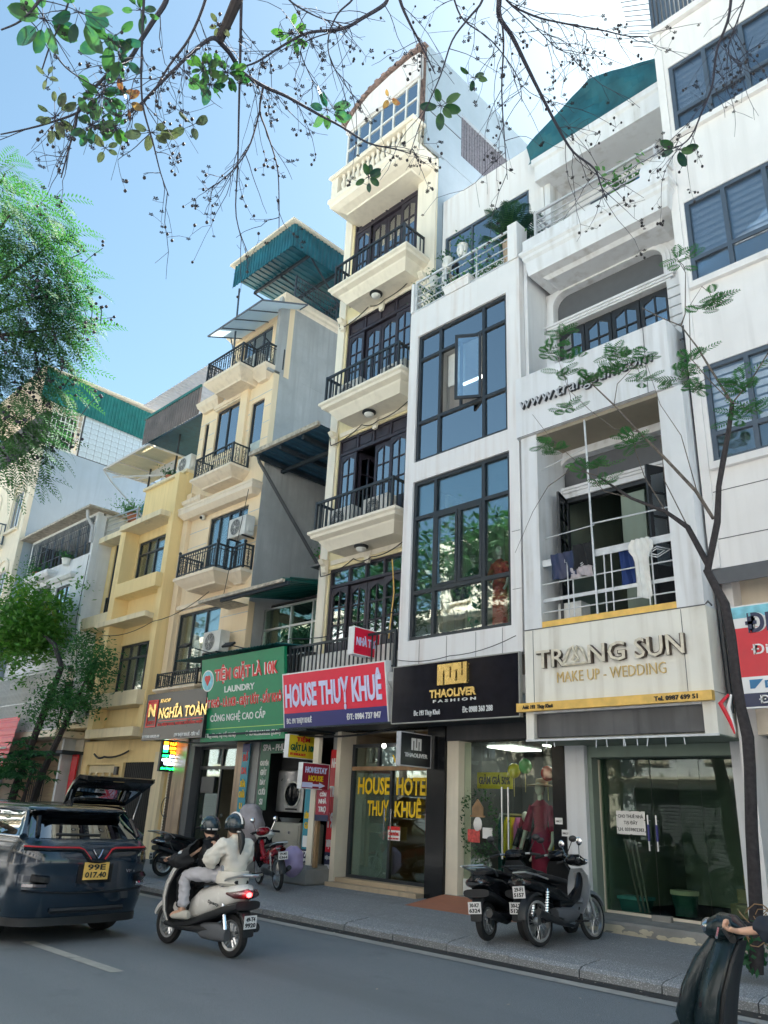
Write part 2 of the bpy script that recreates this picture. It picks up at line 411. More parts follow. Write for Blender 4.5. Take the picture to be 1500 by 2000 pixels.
    def corr(s, o, u, w_, L, W, pitch=.2, amp=.03):
        """ribbed sheet: starts at o, ribs repeat along u (length L), run along w_ (length W)"""
        o = Vector(o); u = Vector(u).normalized(); w_ = Vector(w_).normalized(); n = u.cross(w_)
        pts = []; x = 0
        while x < L - 1e-6:
            for fx, h in ((0, 0), (.3, 0), (.42, 1), (.62, 1), (.74, 0)):
                xx = x + fx * pitch
                if xx <= L: pts.append((xx, h * amp))
            x += pitch
        pts.append((L, 0)); vs = []
        for off in (0, .008):
            for xx, h in pts:
                a = o + u * xx + n * (h + off); vs += [tuple(a), tuple(a + w_ * W)]
        m = len(pts); fs = []
        for i in range(m - 1):
            fs.append((2 * i, 2 * i + 2, 2 * i + 3, 2 * i + 1)); q = 2 * m; fs.append((q + 2 * i, q + 2 * i + 1, q + 2 * i + 3, q + 2 * i + 2))
        return s.add(vs, fs)
    def mesh(s, name='m', smooth=False, off=(0, 0, 0)):
        me = bpy.data.meshes.new(name)
        me.from_pydata([(v[0] - off[0], v[1] - off[1], v[2] - off[2]) for v in s.v], [], s.f)
        if smooth:
            me.polygons.foreach_set('use_smooth', [True] * len(me.polygons)); me.update()
            me.set_sharp_from_angle(angle=rad(38 if smooth is True else smooth))
        me.update(); return me
def worg(o):
    p = Vector((0, 0, 0))
    while o is not None: p += o.location; o = o.parent
    return p
def thing(name, label, cat, loc=(0, 0, 0), rz=0, group=None, rot=None):
    o = bpy.data.objects.new(name, None); C.objects.link(o); o.location = loc
    o.rotation_euler = rot if rot else (0, 0, rz); o.empty_display_size = .1
    o['label'] = label; o['category'] = cat
    if group: o['group'] = group
    return o
def part(name, g, mat, par=None, smooth=False, label=None, kind=None, local=False):
    """geometry in world metres is stored relative to its thing (things of the facade row are unrotated); local=True: already local"""
    off = (0, 0, 0) if (local or par is None) else worg(par)
    me = g.mesh(name, smooth, off) if isinstance(g, G) else g
    if not me.materials: me.materials.append(MATS[mat])
    o = bpy.data.objects.new(name, me); C.objects.link(o)
    if par is not None: o.parent = par
    if label: o['label'] = label
    if kind: o['kind'] = kind
    return o
def inst(name, me, par, loc, rot=(0, 0, 0), scale=None, local=False):
    o = bpy.data.objects.new(name, me); C.objects.link(o); o.parent = par
    o.location = Vector(loc) - (Vector((0, 0, 0)) if local else worg(par)); o.rotation_euler = rot
    if scale: o.scale = scale
    return o
def one(name, g, mat, label, cat, group=None, smooth=False, loc=None):
    """a thing that is a single mesh; origin moved to loc"""
    loc = loc or (0, 0, 0); me = g.mesh(name, smooth, loc); me.materials.append(MATS[mat])
    o = bpy.data.objects.new(name, me); C.objects.link(o); o.location = loc
    o['label'] = label; o['category'] = cat
    if group: o['group'] = group
    return o
def struct(name, g, mat, par=None, smooth=False):
    o = part(name, g, mat, par, smooth); o['kind'] = 'structure'; return o
def copy_thing(root, loc, rz=None, label=None, scale=None):
    r = root.copy(); C.objects.link(r); r.location = loc
    if rz is not None: r.rotation_euler = (0, 0, rz)
    if scale: r.scale = scale
    if label: r['label'] = label
    def rec(a, b):
        for ch in a.children:
            c = ch.copy(); C.objects.link(c); c.parent = b; rec(ch, c)
    rec(root, r); return r
_mc = {}
def boxmesh(name, sx, sy, sz, mat):
    k = (name, round(sx, 4), round(sy, 4), round(sz, 4), mat)
    if k not in _mc:
        me = G().box(-sx / 2, sx / 2, -sy / 2, sy / 2, 0, sz).mesh(name); me.materials.append(MATS[mat]); _mc[k] = me
    return _mc[k]
def room(par, x0, x1, y0, y1, z0, z1, mat='interior_dark', name='room'):
    g = G(); t = .03
    g.box(x0, x1, y1, y1 + t, z0, z1); g.box(x0 - t, x0, y0, y1 + t, z0, z1); g.box(x1, x1 + t, y0, y1 + t, z0, z1)
    g.box(x0 - t, x1 + t, y0, y1 + t, z0 - t, z0); g.box(x0 - t, x1 + t, y0, y1 + t, z1, z1 + t)
    return part(name, g, mat, par)
def window(par, x0, x1, z0, z1, y, cols, rows=(), fm='frame_dark', gm='glass', fw=.055, dep=.06, name='window', skip=(), extra=()):
    """frame mesh (bars at cols / rows, given as coordinates) with one pane per cell"""
    xs = [x0] + list(cols) + [x1]; zs = [z0] + list(rows) + [z1]; h = []
    for i in range(len(xs) - 1):
        for j in range(len(zs) - 1):
            a = xs[i] + (fw if i == 0 else fw / 2); b = xs[i + 1] - (fw if i == len(xs) - 2 else fw / 2)
            c = zs[j] + (fw if j == 0 else fw / 2); d = zs[j + 1] - (fw if j == len(zs) - 2 else fw / 2)
            h.append((a, b, c, d, (i, j)))
    g = G().wall(x0, x1, z0, z1, y, dep, [q[:4] for q in h])
    for e in extra: g.box(*e)
    fr = part(name, g, fm, par)
    for q in h:
        if q[4] in skip: continue
        sx, sz = q[1] - q[0], q[3] - q[2]
        me = boxmesh('pane', sx, .012, sz, gm)
        inst('pane', me, fr, ((q[0] + q[1]) / 2, y + dep * .6, q[2]))
    return fr
def curtain(par, x0, x1, z0, z1, y, mat='curtain', folds=14):
    n = folds * 4; vs = []; fs = []
    for i in range(n + 1):
        x = x0 + (x1 - x0) * i / n; dy = .05 * math.sin(i * PI / 2 + .6) + .02 * math.sin(i * 1.7)
        vs += [(x, y + dy, z0), (x + .01 * math.sin(i), y + dy * .6, z1)]
    for i in range(n): fs.append((2 * i, 2 * i + 2, 2 * i + 3, 2 * i + 1))
    return part('curtain', G().add(vs, fs), mat, par)
def railing(par, pts, z0, z1, mat, gap=.13, bar=.02, top=.05, name='railing', mids=(), bal='baluster', w=.03):
    """rail along polyline pts [(x,y)..]; rails one mesh, every baluster its own part"""
    g = G()
    for i in range(len(pts) - 1):
        a, b = Vector(pts[i]), Vector(pts[i + 1]); L = (b - a).length; c = (a + b) / 2; ang = math.atan2(b.y - a.y, b.x - a.x)
        g.obox((c.x, c.y, z1 - top / 2), (L + w, w * 1.6, top), (0, 0, ang)); g.obox((c.x, c.y, z0 + .02), (L, w, .03), (0, 0, ang))
        for m in mids: g.obox((c.x, c.y, m), (L, w * .8, .022), (0, 0, ang))
    for p in pts: g.box(p[0] - w * .9, p[0] + w * .9, p[1] - w * .9, p[1] + w * .9, z0 - .04, z1 + .01)
    r = part(name, g, mat, par); me = boxmesh(bal, bar, bar, z1 - z0 - top - .03, mat)
    if gap:
        for i in range(len(pts) - 1):
            a, b = Vector(pts[i]), Vector(pts[i + 1]); L = (b - a).length; n = max(1, int(L / gap))
            for k in range(1, n):
                p = a + (b - a) * k / n; inst(bal, me, r, (p.x, p.y, z0 + .03), (0, 0, math.atan2(b.y - a.y, b.x - a.x)))
    return r
def shell(par, x0, x1, y0, y1, z0, z1, mat, t=.15, name='side_wall', roofmat=None):
    x0 += .008; x1 -= .008
    g = G().box(x0, x0 + t, y0, y1, z0, z1); g.box(x1 - t, x1, y0, y1, z0, z1); g.box(x0 + t, x1 - t, y1 - t, y1, z0, z1)
    part(name, g, mat, par); part('roof', G().box(x0 + t, x1 - t, y0, y1 - t, z1 - t, z1 - .01), roofmat or mat, par)
# ================================================================ THE SETTING
struct('ground', G().poly((-500, -400, -.06), (400, -400, -.06), (400, 500, -.06), (-500, 500, -.06)), 'pavement')
g = G(); N = 60
for i in range(N): g.poly((-150 + i * 4, .9, 0), (-146 + i * 4, .9, 0), (-146 + i * 4, 8.93, 0), (-150 + i * 4, 8.93, 0))
struct('road', g, 'asphalt')
struct('gutter', G().poly((-150, 8.66, .004), (20, 8.66, .004), (20, 8.93, .004), (-150, 8.93, .004)), 'gutter')
struct('gutter_strip', G().poly((-150, 8.44, .006), (20, 8.44, .006), (20, 8.64, .006), (-150, 8.64, .006)), 'palestrip')
g = G()
for x in (-34.6, -28.6, -22.6, -16.6, -10.62, -3.4): g.poly((x, 4.56, .004), (x + 2.2, 4.6, .004), (x + 2.2, 4.75, .004), (x, 4.71, .004))
struct('road_marking', g, 'roadpaint')
g = G()
for i in range(62): g.poly((-60 + i, 9.44, .152), (-59 + i, 9.44, .152), (-59 + i, 14, .29), (-60 + i, 14, .29))
g.box(-60, 2, 9.4, 9.44, -.05, .15)
struct('pavement', g, 'pavement')
struct('near_pavement', G().box(-150, 60, -4, .9, -.05, .13), 'pavement')
kb = thing('kerb', 'kerb', 'kerb', (-20, 9, 0)); kb['kind'] = 'structure'; del kb['category']; del kb['label']
random.seed(3)
kms = []
for k in range(4):
    L = .985; g = G(); j = [random.uniform(-.006, .006) for _ in range(6)]
    prof = [(8.93 + j[0], -.05), (8.925 + j[1], .085 + j[2]), (8.99, .118 + j[3]), (9.43, .158), (9.43, -.05)]
    g.prism([(a - 9, b) for a, b in prof], 'x', -L / 2, L / 2); me = g.mesh('kerb_stone'); me.materials.append(MATS['kerb']); kms.append(me)
for i in range(46):
    o = inst('kerb_stone', kms[i % 4], kb, (-42.1 + i, 9 + random.uniform(-.006, .006), random.uniform(-.006, .004)), (random.uniform(-.01, .01), 0, random.uniform(-.004, .004)))
g = G(); random.seed(8)
for i in range(150):
    x = random.uniform(-13, -2); y = random.choice([random.gauss(8.78, .07), random.gauss(8.6, .2), random.uniform(9, 12)]) if random.random() < .8 else random.uniform(6, 8.6)
    z = .013 if y < 8.93 else .162 + (y - 9.44) * .031 + .004; z = max(z, .013)
    if 8.9 < y < 9.5: continue
    s = random.uniform(.006, .022); a = random.random() * 6
    g.poly(*[(x + s * math.cos(a + k * 1.57) * random.uniform(.5, 1.4), y + s * math.sin(a + k * 1.57), z + random.uniform(0, .01)) for k in range(4)])
part('litter', g, 'rust_pale', None, kind='stuff')

def ring(g, inner, outer, y0, y1):
    n = len(inner)
    for i in range(n - 1):
        a, b, c, d = inner[i], inner[i + 1], outer[i + 1], outer[i]
        g.prism([a, b, c, d], 'y', y0, y1)
def rrect(x0, x1, z0, z1, r, n=6):
    """open outline: up the left side, round the two top corners, down the right side"""
    p = [(x0, z0)]
    for k in range(n + 1): t = PI - PI / 2 * k / n; p.append((x0 + r + r * math.cos(t), z1 - r + r * math.sin(t)))
    for k in range(n + 1): t = PI / 2 - PI / 2 * k / n; p.append((x1 - r + r * math.cos(t), z1 - r + r * math.sin(t)))
    return p + [(x1, z0)]
def cornerfill(g, x0, x1, z1, r, y0, y1, n=6):
    for sx, cx in ((-1, x0 + r), (1, x1 - r)):
        for k in range(n):
            t0 = PI / 2 * k / n; t1 = PI / 2 * (k + 1) / n
            g.prism([(cx + sx * r * math.sin(t0), z1 - r + r * math.cos(t0)), (cx + sx * r * math.sin(t1), z1 - r + r * math.cos(t1)), (cx + sx * r, z1)], 'y', y0, y1)
def leaf(par, x0, x1, z0, z1, y, mat, gm, cols=2, rows=3, low=.34, rot=0, hinge=0, arch=True, st=.07):
    """one door or window leaf with small panes, lower panel and arched heads; rot turns it about its hinge side"""
    W = x1 - x0; H = z1 - z0; zb = low * H; h = []
    pw = (W - 2 * st - (cols - 1) * .025) / cols; ph = (H - zb - st - (rows - 1) * .025) / rows
    for i in range(cols):
        for j in range(rows):
            a = st + i * (pw + .025); b = zb + j * (ph + .025); h.append((a, a + pw, b, b + ph))
    ox = 0 if hinge == 0 else -W
    g = G().wall(0, W, 0, H, 0, .045, h); g.poly((0, .045, 0), (0, .045, zb), (W, .045, zb), (W, .045, 0))
    if low > .1: g.box(st, W - st, -.012, 0, .12, zb - .08)
    if arch:
        zt = H - st; d = min(.12, ph * .4)
        g.prism([(st, zt), (W / 2, zt), (st, zt - d)], 'y', .002, .04); g.prism([(W - st, zt), (W - st, zt - d), (W / 2, zt)], 'y', .002, .04)
    g.v = [(v[0] + ox, v[1], v[2]) for v in g.v]
    me = g.mesh('door_leaf'); me.materials.append(MATS[mat])
    o = inst('door_leaf', me, par, (x0 if hinge == 0 else x1, y, z0), (0, 0, rot))
    for q in h:
        inst('pane', boxmesh('pane', q[1] - q[0], .01, q[3] - q[2], gm), o, ((q[0] + q[1]) / 2 + ox, .03, q[2]), local=True)
    return o
def lamp(x, y, z, label):
    t = thing('ceiling_lamp', label, 'lamp', (x, y, z), group='round lamps under the hotel balconies')
    part('lamp_base', G().lathe([(.0, 0), (.17, 0), (.17, -.04), (.13, -.06), (.0, -.06)], (x, y, z), 16), 'black_plastic', t, True)
    part('lamp_shade', G().lathe([(.12, -.055), (.125, -.08), (.09, -.13), (.03, -.15)], (x, y, z), 16), 'white_plastic', t, True)

# ================================================================ WHITE OFFICE BLOCK ON THE RIGHT
R = thing('office_building', 'white plastered block with ribbon windows and venetian blinds at the right edge', 'building', (-1, 11.4, 0))
wz = [(13.8, 15.52), (10.41, 12.17), (7.01, 8.76)]
x0, x1 = -4.37, .98; cl = [-3.69, -3.0, -2.3, -1.6, -.9, -.2, .4]
hs = [(x0, x1, a, b) for a, b in wz]
part('wall', G().wall(-4.57, 2.5, 5.3, 16.5, 11.4, .25, hs), 'white_r', R)
part('pilaster', G().box(-4.585, -4.44, 11.36, 11.398, 5.3, 16.5), 'white_r', R)
for a, b in wz:
    part('window_sill', G().box(x0 - .04, x1 + .04, 11.31, 11.397, a - .13, a - .01), 'white_r', R)
    wv = window(R, x0 + .002, x1, a, b, 11.42, cl, (a + .5,), 'frame_blue', 'glass_office', .075, .07)
    g = G()
    for i, (p, q) in enumerate(zip([x0] + cl, cl + [x1])):
        low = a + .62 if i % 3 != 2 else a + 1.0
        z = b - .12
        while z > low: g.obox(((p + q) / 2, 11.56, z), (q - p - .1, .004, .10)); z -= .14
    part('blind', g, 'blind', R)
    room(R, -4.4, 2.4, 11.66, 15.5, a - .7, b + .25, 'interior_pale')
for z in (6.52, 5.75): part('wall_joint', G().box(-4.43, 2.5, 11.392, 11.398, z, z + .012), 'grey_panel', R)
part('soffit', G().box(-4.57, 2.5, 11.41, 12.0, 5.28, 5.3), 'grey_panel', R)
part('lower_wall', G().wall(-4.57, 2.5, 2.95, 5.27, 11.98, .2), 'cream_far', R)
part('fascia', G().box(-4.57, 2.5, 11.39, 11.41, 5.06, 5.30), 'grey_panel', R)
shell(R, -4.57, 2.5, 11.65, 24, 0, 20.0, 'white_r')
part('terrace_slab', G().box(-4.64, 2.5, 11.3, 12.8, 16.51, 16.66), 'white_r', R)
part('terrace_wall', G().box(-4.4, 2.5, 12.8, 12.9, 16.66, 20), 'white_r', R)
part('shutter', G().corr((-4.4, 12.3, .2), (0, 0, 1), (1, 0, 0), 2.75, 6.5, .12, .02), 'grey_panel', R)
railing(R, [(-4.55, 12.7), (-4.55, 11.36), (2.4, 11.36)], 16.68, 17.95, 'frame_blue', .085, .05, name='balcony_railing', bal='railing_slat')
g = G(); random.seed(5)
for i in range(11):
    a = 16.2 + i * .16; g.tube([(-4.52, 11.4, a), (-4.95 - .02 * i, 11.25, a + .28)], .012, 4)
part('climb_guard', g, 'frame_blue', R)

# ================================================================ BRIDAL STUDIO HOUSE
S = thing('narrow_house', 'white clad narrow house with gold lettered box sign and an open balcony', 'house', (-6.2, 11.1, 0), group='tube houses in the terraced row')
part('sign_box', G().wall(-7.79, -4.61, 3.47, 4.7, 11.1, .9), 'sign_cream', S)
g = G()
for x in (-7.62, -4.99): g.box(x, x + .008, 11.094, 11.099, 3.47, 4.69)
g.box(-7.79, -4.61, 11.09, 11.099, 4.70, 4.715); part('cladding_joint', g, 'grey_panel', S)
part('sign_box_end', G().box(-7.79, -7.64, 11.1, 12, 2.89, 3.46).box(-4.8, -4.61, 11.1, 12, 2.89, 3.46).box(-7.64, -4.8, 11.28, 12, 2.89, 3.46), 'sign_cream', S)
part('shutter_housing', G().box(-7.63, -4.81, 11.18, 11.27, 2.93, 3.3), 'concrete_dark', S)
part('shutter_trim', G().box(-7.63, -4.81, 11.1, 11.18, 3.3, 3.45), 'white_ts', S)
g = G().box(-7.79, -4.6, 11.08, 11.1, 2.86, 2.89)
random.seed(2)
for x in (-7.4, -7.25, -6.5, -6.32, -6.04, -6.02, -5.82, -5.66, -5.38, -5.1): g.obox((x, 11.09, 2.8), (.012, .012, random.uniform(.06, .14)), (0, random.uniform(-.2, .2), 0))
part('edge_trim', g, 'rail_white', S)
part('column', G().box(-7.8, -7.45, 11.12, 12, 4.715, 8.4), 'white_ts', S)
part('column', G().box(-5.05, -4.63, 11.12, 12, 4.715, 8.4), 'white_ts', S)
part('yellow_band', G().box(-7.45, -5.05, 11.14, 11.3, 4.715, 4.83), 'gold_strip', S)
part('balcony_floor', G().box(-7.45, -5.05, 11.3, 13, 4.6, 4.75), 'concrete', S)
part('web_panel', G().wall(-7.86, -4.76, 8.41, 9.7, 11.06, .9), 'white_ts', S)
g = G().box(-5.18, -5.17, 11.052, 11.058, 8.41, 9.69); g.box(-7.84, -5.06, 11.052, 11.058, 8.41, 8.42); part('cladding_joint', g, 'grey_panel', S)
part('balcony_ceiling', G().box(-7.45, -5.05, 11.12, 12, 8.33, 8.4), 'interior_warm', S)
part('steel_post', G().tube([(-4.56, 11.5, 3.2), (-4.6, 11.4, 9.65)], .04, 8), 'frame_dark', S)
g = G()
for k in range(5): g.obox((-4.62, 11.35, 8.5 + k * .22), (.02, .3, .03), (rad(35), 0, 0))
part('bracket', g, 'frame_dark', S)
# rear wall, both storeys
def studio_wall(zb, doorz, trz, ztop, ceil, wallm):
    x0, x1 = -7.5, -5.08
    g = G().wall(-7.78, -4.8, zb, ceil, 12, .2, [(x0, x1, zb, doorz), (x0, x1, trz, ztop)])
    cornerfill(g, x0, x1, ztop, .3, 12.001, 12.2)
    part('rear_wall', g, wallm, S)
    g = G(); 
    for d, yy in ((0, 11.93), (.07, 11.955), (.14, 11.98)):
        ring(g, rrect(x0 - d, x1 + d, trz, ztop + d, .3 + d), rrect(x0 - d - .07, x1 + d + .07, trz, ztop + d + .07, .37 + d), yy, 11.999)
    part('arch_moulding', g, wallm, S)
    g = G().box(x0 - .2, x1 + .2, 11.9, 11.999, trz - .05, trz); g.box(x0 - .16, x1 + .16, 11.93, 11.999, trz - .1, trz - .05); g.box(x0 - .1, x1 + .1, 11.96, 11.999, doorz, trz - .1)
    part('transom_moulding', g, wallm, S)
    for s, xx in ((-1, x0), (1, x1)):
        for k in range(7):
            z = zb + .02 + k * (doorz - zb) / 7; a, b = (xx - .27, xx - .02) if s < 0 else (xx + .02, xx + .27)
            part('quoin', G().box(a, b, 11.95, 11.999, z, z + (doorz - zb) / 7 - .03), wallm, S)
    part('transom_panel', G().box(x0, x1, 12.12, 12.14, trz, ztop), 'grey_panel', S)
studio_wall(9.7, 11.14, 11.28, 11.98, 12.1, 'white_ts')
studio_wall(4.75, 7.35, 7.55, 8.15, 8.33, 'white_ts')
part('floor_slab', G().box(-7.78, -4.8, 11.1, 12, 9.6, 9.7), 'white_ts', S)
for i in range(4): leaf(S, -7.48 + i * .6, -6.9 + i * .6, 9.72, 11.12, 12.1, 'wood_black', 'glass_blue', 2, 3, .1)
room(S, -7.6, -4.9, 12.25, 14, 9.65, 12.05)
room(S, -7.6, -4.9, 12.25, 15, 4.7, 8.3, 'interior_green')
leaf(S, -7.42, -6.85, 4.8, 7.3, 12.0, 'wood_black', 'glass_blue', 2, 4, .3, rot=rad(-75), hinge=0)
leaf(S, -5.85, -5.12, 4.8, 7.3, 12.0, 'wood_black', 'glass_blue', 2, 4, .3, rot=rad(62), hinge=1)
part('door_frame', G().box(-7.5, -7.42, 12.0, 12.12, 4.75, 7.35).box(-5.16, -5.08, 12.0, 12.12, 4.75, 7.35).box(-7.42, -5.16, 12, 12.12, 7.27, 7.35), 'wood_black', S)
part('door_leaf', G().box(-6.35, -5.9, 12.1, 12.14, 4.8, 7.2), 'interior_green', S)
# balcony rail: flat white bands, thin tubes, lozenges, a tall pole
g = G().box(-7.45, -5.05, 11.2, 11.23, 5.82, 5.94); g.box(-7.45, -5.05, 11.2, 11.22, 5.18, 5.24)
for z in (5.5, 5.0): g.tube([(-7.45, 11.2, z), (-5.05, 11.2, z)], .012, 6)
for x in (-6.95, -6.85, -6.25, -6.12, -5.5, -5.42): g.tube([(x, 11.2, 4.85), (x, 11.2, 5.82)], .012, 6)
for x in (-6.62, -5.32):
    for s in (.22, .13):
        p = [(x - s, 11.19, 5.68), (x, 11.19, 5.68 + s * .4), (x + s, 11.19, 5.68), (x, 11.19, 5.68 - s * .4), (x - s, 11.19, 5.68)]
        g.tube(p, .01, 5)
part('balcony_railing', g, 'rail_white', S)
part('clothes_pole', G().tube([(-6.38, 11.13, 4.82), (-6.44, 11.13, 8.36)], .018, 8), 'rail_white', S)
for a, b, r in (((-6.5, 11.3, 6.45), (-5.05, 11.3, 6.42), .014), ((-7.45, 11.3, 6.38), (-6.45, 11.3, 6.42), .01), ((-7.45, 11.25, 7.72), (-6.45, 11.2, 7.85), .008)): part('clothes_rail', G().tube([a, b], r, 6), 'rail_white', S)
# roof terrace ledge with moulded rounded edge
g = G()
lv = [(.42, 12.02), (.34, 12.08), (.14, 12.10), (.12, 12.2), (.10, 12.42), (.05, 12.48), (.05, 12.55), (0, 12.60), (0, 12.66), (.06, 12.70), (.06, 12.96)]
g.rloft(-7.72, -4.44, 11.05, 12.2, lv); part('terrace_ledge', g, 'white_ts', S)
part('terrace_end', G().rloft(-5.02, -4.46, 11.14, 12.2, [(0, 12.965), (0, 13.12), (.02, 13.2), (.02, 13.26)]), 'white_ts', S)
part('ledge_wall', G().box(-7.78, -7.70, 11.3, 12.2, 9.7, 13), 'white_ts', S)
railing(S, [(-7.38, 12.9), (-7.38, 11.2), (-4.7, 11.2), (-4.7, 12)], 13.0, 13.62, 'grey_text', 0, name='terrace_railing', mids=(13.12, 13.26, 13.4))
part('terrace_wall', G().wall(-7.78, -4.62, 12.9, 15.3, 13, .2, [(-7.1, -5.6, 13.9, 15.0)]), 'white_ts', S)
window(S, -7.1, -5.6, 13.9, 15.0, 13.05, (-6.6, -6.1), (), 'frame_blue', 'glass_blue')
part('roof_slab', G().rloft(-7.86, -4.64, 11.95, 16, [(0, 15.32), (0, 15.75), (-.05, 15.8), (-.05, 15.95)]), 'white_ts', S)
g = G(); n = 12; random.seed(4)
tarp = lambda u, v: (-8.05 + 3.4 * u, 11.98 + v * 3.6, 15.97 + (.5 + 1.7 * u if u < .5 else 1.35 - 1.5 * (u - .5)) * (1 + .12 * v) + .015 * math.sin(9 * u + 5 * v))
for i in range(n):
    for j in range(n): g.poly(tarp(i / n, j / n), tarp((i + 1) / n, j / n), tarp((i + 1) / n, (j + 1) / n), tarp(i / n, (j + 1) / n))
fw = lambda u, k: (tarp(u, 0)[0], 11.98 + (.09 * math.sin(11 * u + 4 * k) + .06 * math.sin(23 * u + 3 * k) + .03 * math.sin(40 * u + 9 * k)) * min(1, 3 * k * (1.05 - k)) - .05 * k, 15.955 + (tarp(u, 0)[2] - 15.955) * k)
for i in range(n * 2):
    for j in range(6): u0, u1, k0, k1 = i / n / 2, (i + 1) / n / 2, j / 6, (j + 1) / 6; g.poly(fw(u0, k0), fw(u1, k0), fw(u1, k1), fw(u0, k1))
part('roof_tarpaulin', g, 'tarp', S, smooth=60)
shell(S, -7.79, -4.61, 12.0 + .21, 24, 2.9, 16, 'white_ts')
# ground floor
part('pillar', G().box(-7.65, -7.28, 12, 12.45, .2, 2.93), 'white_ts', S)
part('pillar', G().box(-4.84, -4.46, 12, 12.45, .2, 2.93), 'white_ts', S)
part('pillar_return', G().box(-7.278, -7.2, 12.1, 12.45, .2, 2.93), 'interior_green', S)
part('soffit', G().box(-7.79, -4.61, 11.12, 12.5, 2.87, 2.885), 'interior_green', S)
part('shutter_box', G().box(-7.2, -4.86, 12.05, 12.4, 2.68, 2.86), 'interior_green', S)
g = G().rloft(-7.5, -4.2, 11.3, 12.7, [(.02, .1), (0, .2), (.03, .33), (.05, .36)]); part('entrance_step', g, 'stone_step', S)
g = G(); random.seed(12)
for i in range(60):
    x = random.uniform(-7.3, -4.5); z = random.uniform(.2, .3); s = random.uniform(.02, .09)
    g.poly(*[(x + s * 1.5 * math.cos(k * 1.05) * random.uniform(.6, 1.2), 11.298 - random.uniform(0, .004) + (z - .2) * .0, z + s * .5 * math.sin(k * 1.05)) for k in range(6)])
part('peeling_plaster', g, 'peeled', S, kind='stuff')
part('floor', G().box(-7.2, -4.86, 12.5, 17, .3, .38), 'stone_step', S)
room(S, -7.2, -4.86, 12.5, 15.2, .38, 2.9, 'interior_lit')
fr = part('shopfront_frame', G().box(-7.27, -7.19, 12.3, 12.38, .37, 2.66).box(-7.19, -4.86, 12.33, 12.37, .36, .40), 'cream_far', S)
for a, b in ((-7.19, -6.31), (-6.29, -5.5), (-5.49, -4.87)):
    part('glass_pane', G().box(a, b, 12.345, 12.357, .4, 2.67), 'glass_green', S)
for x in (-6.36, -6.22):
    g = G().tube([(x, 12.28, 1.3), (x, 12.28, 1.82)], .016, 8); g.tube([(x, 12.28, 1.38), (x, 12.35, 1.38)], .01, 6); g.tube([(x, 12.28, 1.74), (x, 12.35, 1.74)], .01, 6)
    part('door_handle', g, 'steel', S)
    part('handle_tape', G().tube([(x, 12.28, 1.44), (x, 12.28, 1.68)], .02, 8), 'blue_sign', S)
g = G()
for k in range(3): g.box(-5.75, -4.9, 13.6 + k * .3, 14 + k * .3, .38, .58 + k * .2)
part('stair', g, 'tan_tile', S)
t = one('metal_poles', G().tube([(-6.75, 12.6, .4), (-6.98, 12.62, 1.5)], .02, 6).tube([(-6.68, 12.6, .4), (-6.88, 12.64, 1.52)], .018, 6).tube([(-6.62, 12.62, .4), (-6.8, 12.66, 1.48)], .018, 6), 'brown_tin', 'bundle of metal poles leaning behind the empty shop glass', 'poles')
t = thing('bucket', 'green plastic bucket with cream lid behind the shop glass', 'bucket', (-6.2, 13, .38))
part('bucket_body', G().lathe([(.16, 0), (.2, .3)], (-6.2, 13, .38), 16), 'bucket_green', t, True); part('lid', G().lathe([(.215, .3), (.215, .36), (.0, .37)], (-6.2, 13, .38), 16), 'cream_far', t, True)
t = thing('storage_box', 'teal storage box with lid on the empty shop floor', 'box', (-6.95, 12.8, .38))
part('box_body', G().rloft(-7.15, -6.7, 12.65, 12.95, [(.03, .38), (0, .55)], True), 'box_teal', t); part('lid', G().box(-7.17, -6.68, 12.63, 12.97, .552, .6), 'cyan_print', t)
t = one('plaster_rubble', G().obox((-6.12, 12.05, .4), (.28, .12, .08), (0, 0, .2)), 'stone_step', 'broken brick holding the glass door on the step', 'brick')

# ================================================================ FASHION SHOP HOUSE
F = thing('narrow_house', 'white narrow house with two tall grid windows and potted roof terrace', 'house', (-9.3, 11.15, 0), group='tube houses in the terraced row')
W2 = (-10.62, -8.1, 4.86, 8.28); W3 = (-10.62, -8.13, 8.74, 11.95)
part('wall', G().wall(-10.87, -7.865, 4.37, 12.62, 11.15, .22, [W2, W3]), 'white_tl', F)
part('wall_end', G().box(-7.863, -7.795, 11.15, 12, 9.71, 12.62), 'white_tl', F)
g = G()
for x in (-10.3, -9.6, -8.9, -8.3): g.box(x, x + .007, 11.144, 11.149, 4.38, 4.84)
for z in (6.6, 5.5): g.box(-8.06, -7.87, 11.144, 11.149, z, z + .007)
part('cladding_joint', g, 'grey_panel', F)
fr = window(F, W3[0], W3[1], W3[2], W3[3], 11.2, (-9.97, -8.76), (9.7, 11.31), 'frame_dark', 'glass_blue', .07, .08, skip=((1, 1),))
# open casement of the upper window, hinged on its right side
ow = G().wall(-.56, 0, 0, 1.55, 0, .05, [(-.5, -.06, .06, 1.49)]); me = ow.mesh('casement'); me.materials.append(MATS['frame_dark'])
cs = inst('casement', me, F, (-8.8, 11.18, 9.72), (0, 0, rad(32)))
inst('pane', boxmesh('pane', .44, .01, 1.43, 'glass_blue'), cs, (-.28, .025, .06), local=True)
part('blind', G().box(-9.9, -9.42, 11.4, 11.42, 10.45, 11.25), 'curtain_pale', F)
part('window_bar', G().box(-9.42, -9.36, 11.22, 11.26, 9.72, 11.28), 'frame_dark', F)
window(F, W2[0], W2[1], W2[2], W2[3], 11.2, (-10.02, -8.77), (5.84, 7.45), 'frame_dark', 'glass', .075, .08, skip=((1, 1),))
f2 = window(F, -9.99, -9.41, 5.88, 7.41, 11.19, (), (), 'frame_dark', 'glass', .06, .07, name='casement')
f3 = window(F, -9.39, -8.8, 5.88, 7.41, 11.19, (), (), 'frame_dark', 'glass', .06, .07, name='casement')
room(F, -10.8, -7.9, 11.45, 15.5, 8.55, 12.1, 'interior_pale')
